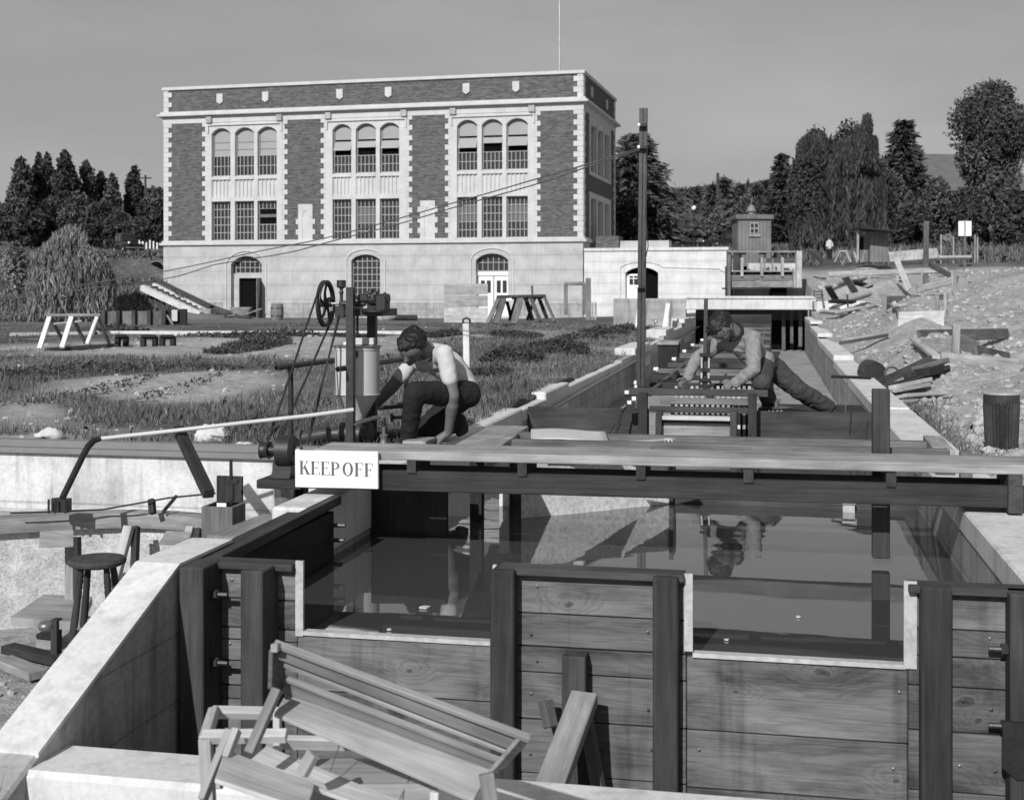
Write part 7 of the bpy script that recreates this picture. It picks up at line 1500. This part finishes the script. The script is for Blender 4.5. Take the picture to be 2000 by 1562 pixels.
# weeds: low leafy patches
C = []; T = []
def weedpatch(u, v, Dd, wpx, hpx, n, dp=1.0):
    if u < 620: wpx *= 1.5; dp = dp * 1.5; n = int(n * (.3 if v > 715 else .7))
    g = gd(u, v, Dd); W = wpx * Dd / FPX; Hh = hpx * Dd / FPX
    a = nrs.rand(n) * 6.28; q = np.sqrt(nrs.rand(n)); X = g.x + np.cos(a) * q * W; Y = g.y + np.sin(a) * q * dp; Zg = terrain(X, Y); k = .5 + fbm(X, Y, .5, 97)
    C.append(np.stack([X, Y, Zg + nrs.rand(n) * Hh * np.clip(k * 1.3, .15, 1.2) * (1 - .6 * q)], 1)); T.append(np.clip(.2 + .5 * nrs.rand(n) * k * 1.6, 0, 1))
for a in [(505, 685, 27, 30, 40, 1500), (470, 690, 25, 26, 30, 1100), (560, 670, 31, 40, 22, 1200), (1000, 700, 22, 60, 42, 3000), (1080, 680, 25, 70, 38, 3200), (1150, 660, 29, 60, 28, 2200), (1010, 655, 33, 50, 20, 1200), (960, 745, 17, 30, 34, 1600), (1180, 650, 34, 50, 18, 1200), (150, 730, 17.5, 90, 30, 2600, .7), (300, 725, 18, 80, 34, 3000, .7), (420, 722, 18.5, 70, 30, 2600, .7), (540, 715, 19, 50, 26, 1500, .7), (240, 648, 36, 20, 30, 700), (440, 660, 33, 60, 12, 900), (700, 660, 31, 50, 14, 900), (860, 650, 33, 40, 14, 900), (180, 780, 14.6, 30, 26, 900), (80, 720, 18.5, 60, 20, 1000), (330, 775, 14.5, 24, 20, 500), (1060, 790, 14.2, 20, 14, 500), (1230, 640, 36, 40, 18, 900), (880, 690, 23, 26, 24, 900)]: weedpatch(*a)
C = np.concatenate(C); T = np.concatenate(T); Dw = C[:, 1] * CT - C[:, 0] * ST; ok = (C[:, 0] < -2.9) & (C[:, 1] > 9.3)
o = quads_mesh('weeds', leafq(C[ok], np.maximum(.028, Dw[ok] * .0021), None, 2.0), 'weed', tone=T[ok]); tag(o, 'dark leafy weed patches standing in the field grass', 'weeds', kind='stuff')
# bank and hill scrub
x, y, D, u = scatter(40000, -80, 420, 58, 100, 1.0); vv = HOR - (terrain(x, y) - EYE) / D * FPX; ok = (u < 400) & (D > 60) & ~((u > 262) & (np.abs(vv - (562 + (u - 275) * .43)) < 14)) & ~((u > 270) & (D > 67) & (D < 71)) & ~((D < 64) & (u > 320)) & ~((D > 80) & (D < 94) & (u > 200) & (u < 300))
x, y, D = x[ok], y[ok], D[ok]; P = np.stack([x, y, terrain(x, y)], 1); o = quads_mesh('bank_grass', blades(P, .1 + .25 * nrs.rand(len(x)), D * .0011), 'grass', tone=nrs.rand(len(x))); tag(o, 'long grass on the bank left of the building', 'grass', kind='stuff')
x, y, D, u = scatter(30000, 1150, 2060, 66, 125, 1.0); ok = ((D > 74) | (u > 1560)) & ~((u > 1600) & (u < 1645) & (D < 72))
x, y, D = x[ok], y[ok], D[ok]; P = np.stack([x, y, terrain(x, y)], 1); o = quads_mesh('hill_grass', blades(P, .2 + .5 * nrs.rand(len(x)), D * .0014), 'grass', tone=nrs.rand(len(x))); tag(o, 'long grass under the trees on the right hill', 'grass', kind='stuff')
# tufts: front corner and along the right wall
P = []; Hh = []
for cx, cy, n, s, h0 in [(-2.75, 3.75, 260, .09, .2), (-2.35, 3.72, 220, .1, .14), (-2.1, 3.7, 130, .08, .12), (-3.1, 3.8, 200, .1, .2)]:
    p = np.stack([cx + nrs.normal(size=n) * s, cy + nrs.normal(size=n) * s * .6, np.full(n, -.68)], 1); P.append(p); Hh.append(h0 * (.4 + .9 * nrs.rand(n)))
o = quads_mesh('grass_tufts', blades(np.concatenate(P), np.concatenate(Hh), np.full(sum(map(len, Hh)), .006), .5), 'grass', tone=nrs.rand(sum(map(len, Hh)))); tag(o, 'grass tufts in the corner before the concrete kerb', 'grass', kind='stuff')
n = 2800; x = 1.34 + np.abs(nrs.normal(size=n)) * .16; y = 9.6 + 7 * nrs.rand(n); ok = fbm(x * 0, y, 1.2, 99) > -.02; x, y = x[ok], y[ok]
P = np.stack([x, y, terrain(x, y) - .02], 1); o = quads_mesh('wall_grass', blades(P, .05 + .11 * nrs.rand(len(x)), np.full(len(x), .008), .5), 'grass', tone=nrs.rand(len(x))); tag(o, 'grass growing along the outside of the right channel wall', 'grass', kind='stuff')
# rubble on the right heaps
base = bmesh.new(); bmesh.ops.create_icosphere(base, subdivisions=1, radius=1); bv = np.array([v.co[:] for v in base.verts]); bf = np.array([[v.index for v in f.verts] for f in base.faces]); base.free()
def stones(name, mat, x, y, s, label, cat):
    n = len(x); z = terrain(x, y); V = bv[None] * (1 + .35 * nrs.normal(size=(n, len(bv), 1)) * .6) * (s[:, None, None] * np.stack([.8 + .7 * nrs.rand(n), .8 + .6 * nrs.rand(n), .55 + .4 * nrs.rand(n)], 1)[:, None, :]); V = V + np.stack([x, y, z + s * .15], 1)[:, None, :]
    o = quads_mesh(name, V[:, bf].reshape(-1, 3, 3), mat, tone=np.repeat(nrs.rand(n), len(bf))); tag(o, label, cat, kind='stuff')
x, y, D, u = scatter(20000, 1600, 2350, 8, 62, 1.0); ok = (x > 1.42) & (fbm(x, y, 1.5, 103) + .3 * nrs.rand(len(x)) > .02); x, y, D = x[ok], y[ok], D[ok]
stones('rubble', 'rubble', x, y, (.006 + .06 * nrs.rand(len(x)) ** 5) * np.interp(D, [9, 20, 60], [.8, 1.0, 2.2]), 'loose clods and stones strewn over the dirt heaps', 'rubble')
x, y, D, u = scatter(2000, -60, 1250, 9.4, 50, 1.0); v_, _ = veg_pave(x, y); ok = (x < -2.95) & (v_ < .55) & (y > 9.3); x, y, D = x[ok], y[ok], D[ok]
stones('field_clods', 'rubble', x, y, (.007 + .03 * nrs.rand(len(x)) ** 3) * np.interp(D, [9, 50], [1, 2]), 'small clods on the bare strips of the field', 'clods')
x = -2.8 - 3.2 * nrs.rand(500); y = 5.6 + 2.4 * nrs.rand(500); stones('yard_gravel', 'rubble', x, y, .006 + .02 * nrs.rand(500) ** 3, 'gravel on the floor of the sunken yard', 'gravel')

# groups for the repeats
GR = {'survey_stake': 'survey stakes near the annex', 'form_board': 'form boards in the dirt', 'form_stake': 'stakes of the form boards', 'spar': 'loose spars on the right bank', 'scrap_timber': 'timbers of the scrap pile', 'old_car': 'old cars parked behind the building', 'loose_timber': 'loose timbers in the sunken yard', 'poplar_tree': 'poplars left of the building',
      'bushy_tree': 'bushy trees behind the site', 'leafy_tree': 'leafy trees below the skyline', 'shrub': 'shrubs on the hill', 'conifer_tree': 'conifers on the right hill', 'willow_tree': 'willows on the banks', 'string': 'strings on the stop boards', 'electric_wire': 'electric wires from the pole', 'cross_beam': 'cross timbers near the footbridge', 'low_kerb': 'low kerbs across the field', 'pale_stone': 'pale stones in the grass',
      'boulder': 'boulders at the foot of the building', 'stop_board': 'stop boards across the channel', 'channel_wall': 'concrete walls of the channel', 'pipe_rail': 'pipe rails at the hopper', 'utility_pole': 'poles on the skyline', 'house': 'houses behind the trees', 'stake': 'small stakes', 'wood_block': 'wood blocks at the footbridge', 'person': 'people at the site', 'grass': None}
for o in list(bpy.data.objects):
    if o.parent is None and 'category' in o and 'group' not in o and o.get('kind') is None:
        g_ = GR.get(o.name.split('.')[0])
        if g_: o['group'] = g_
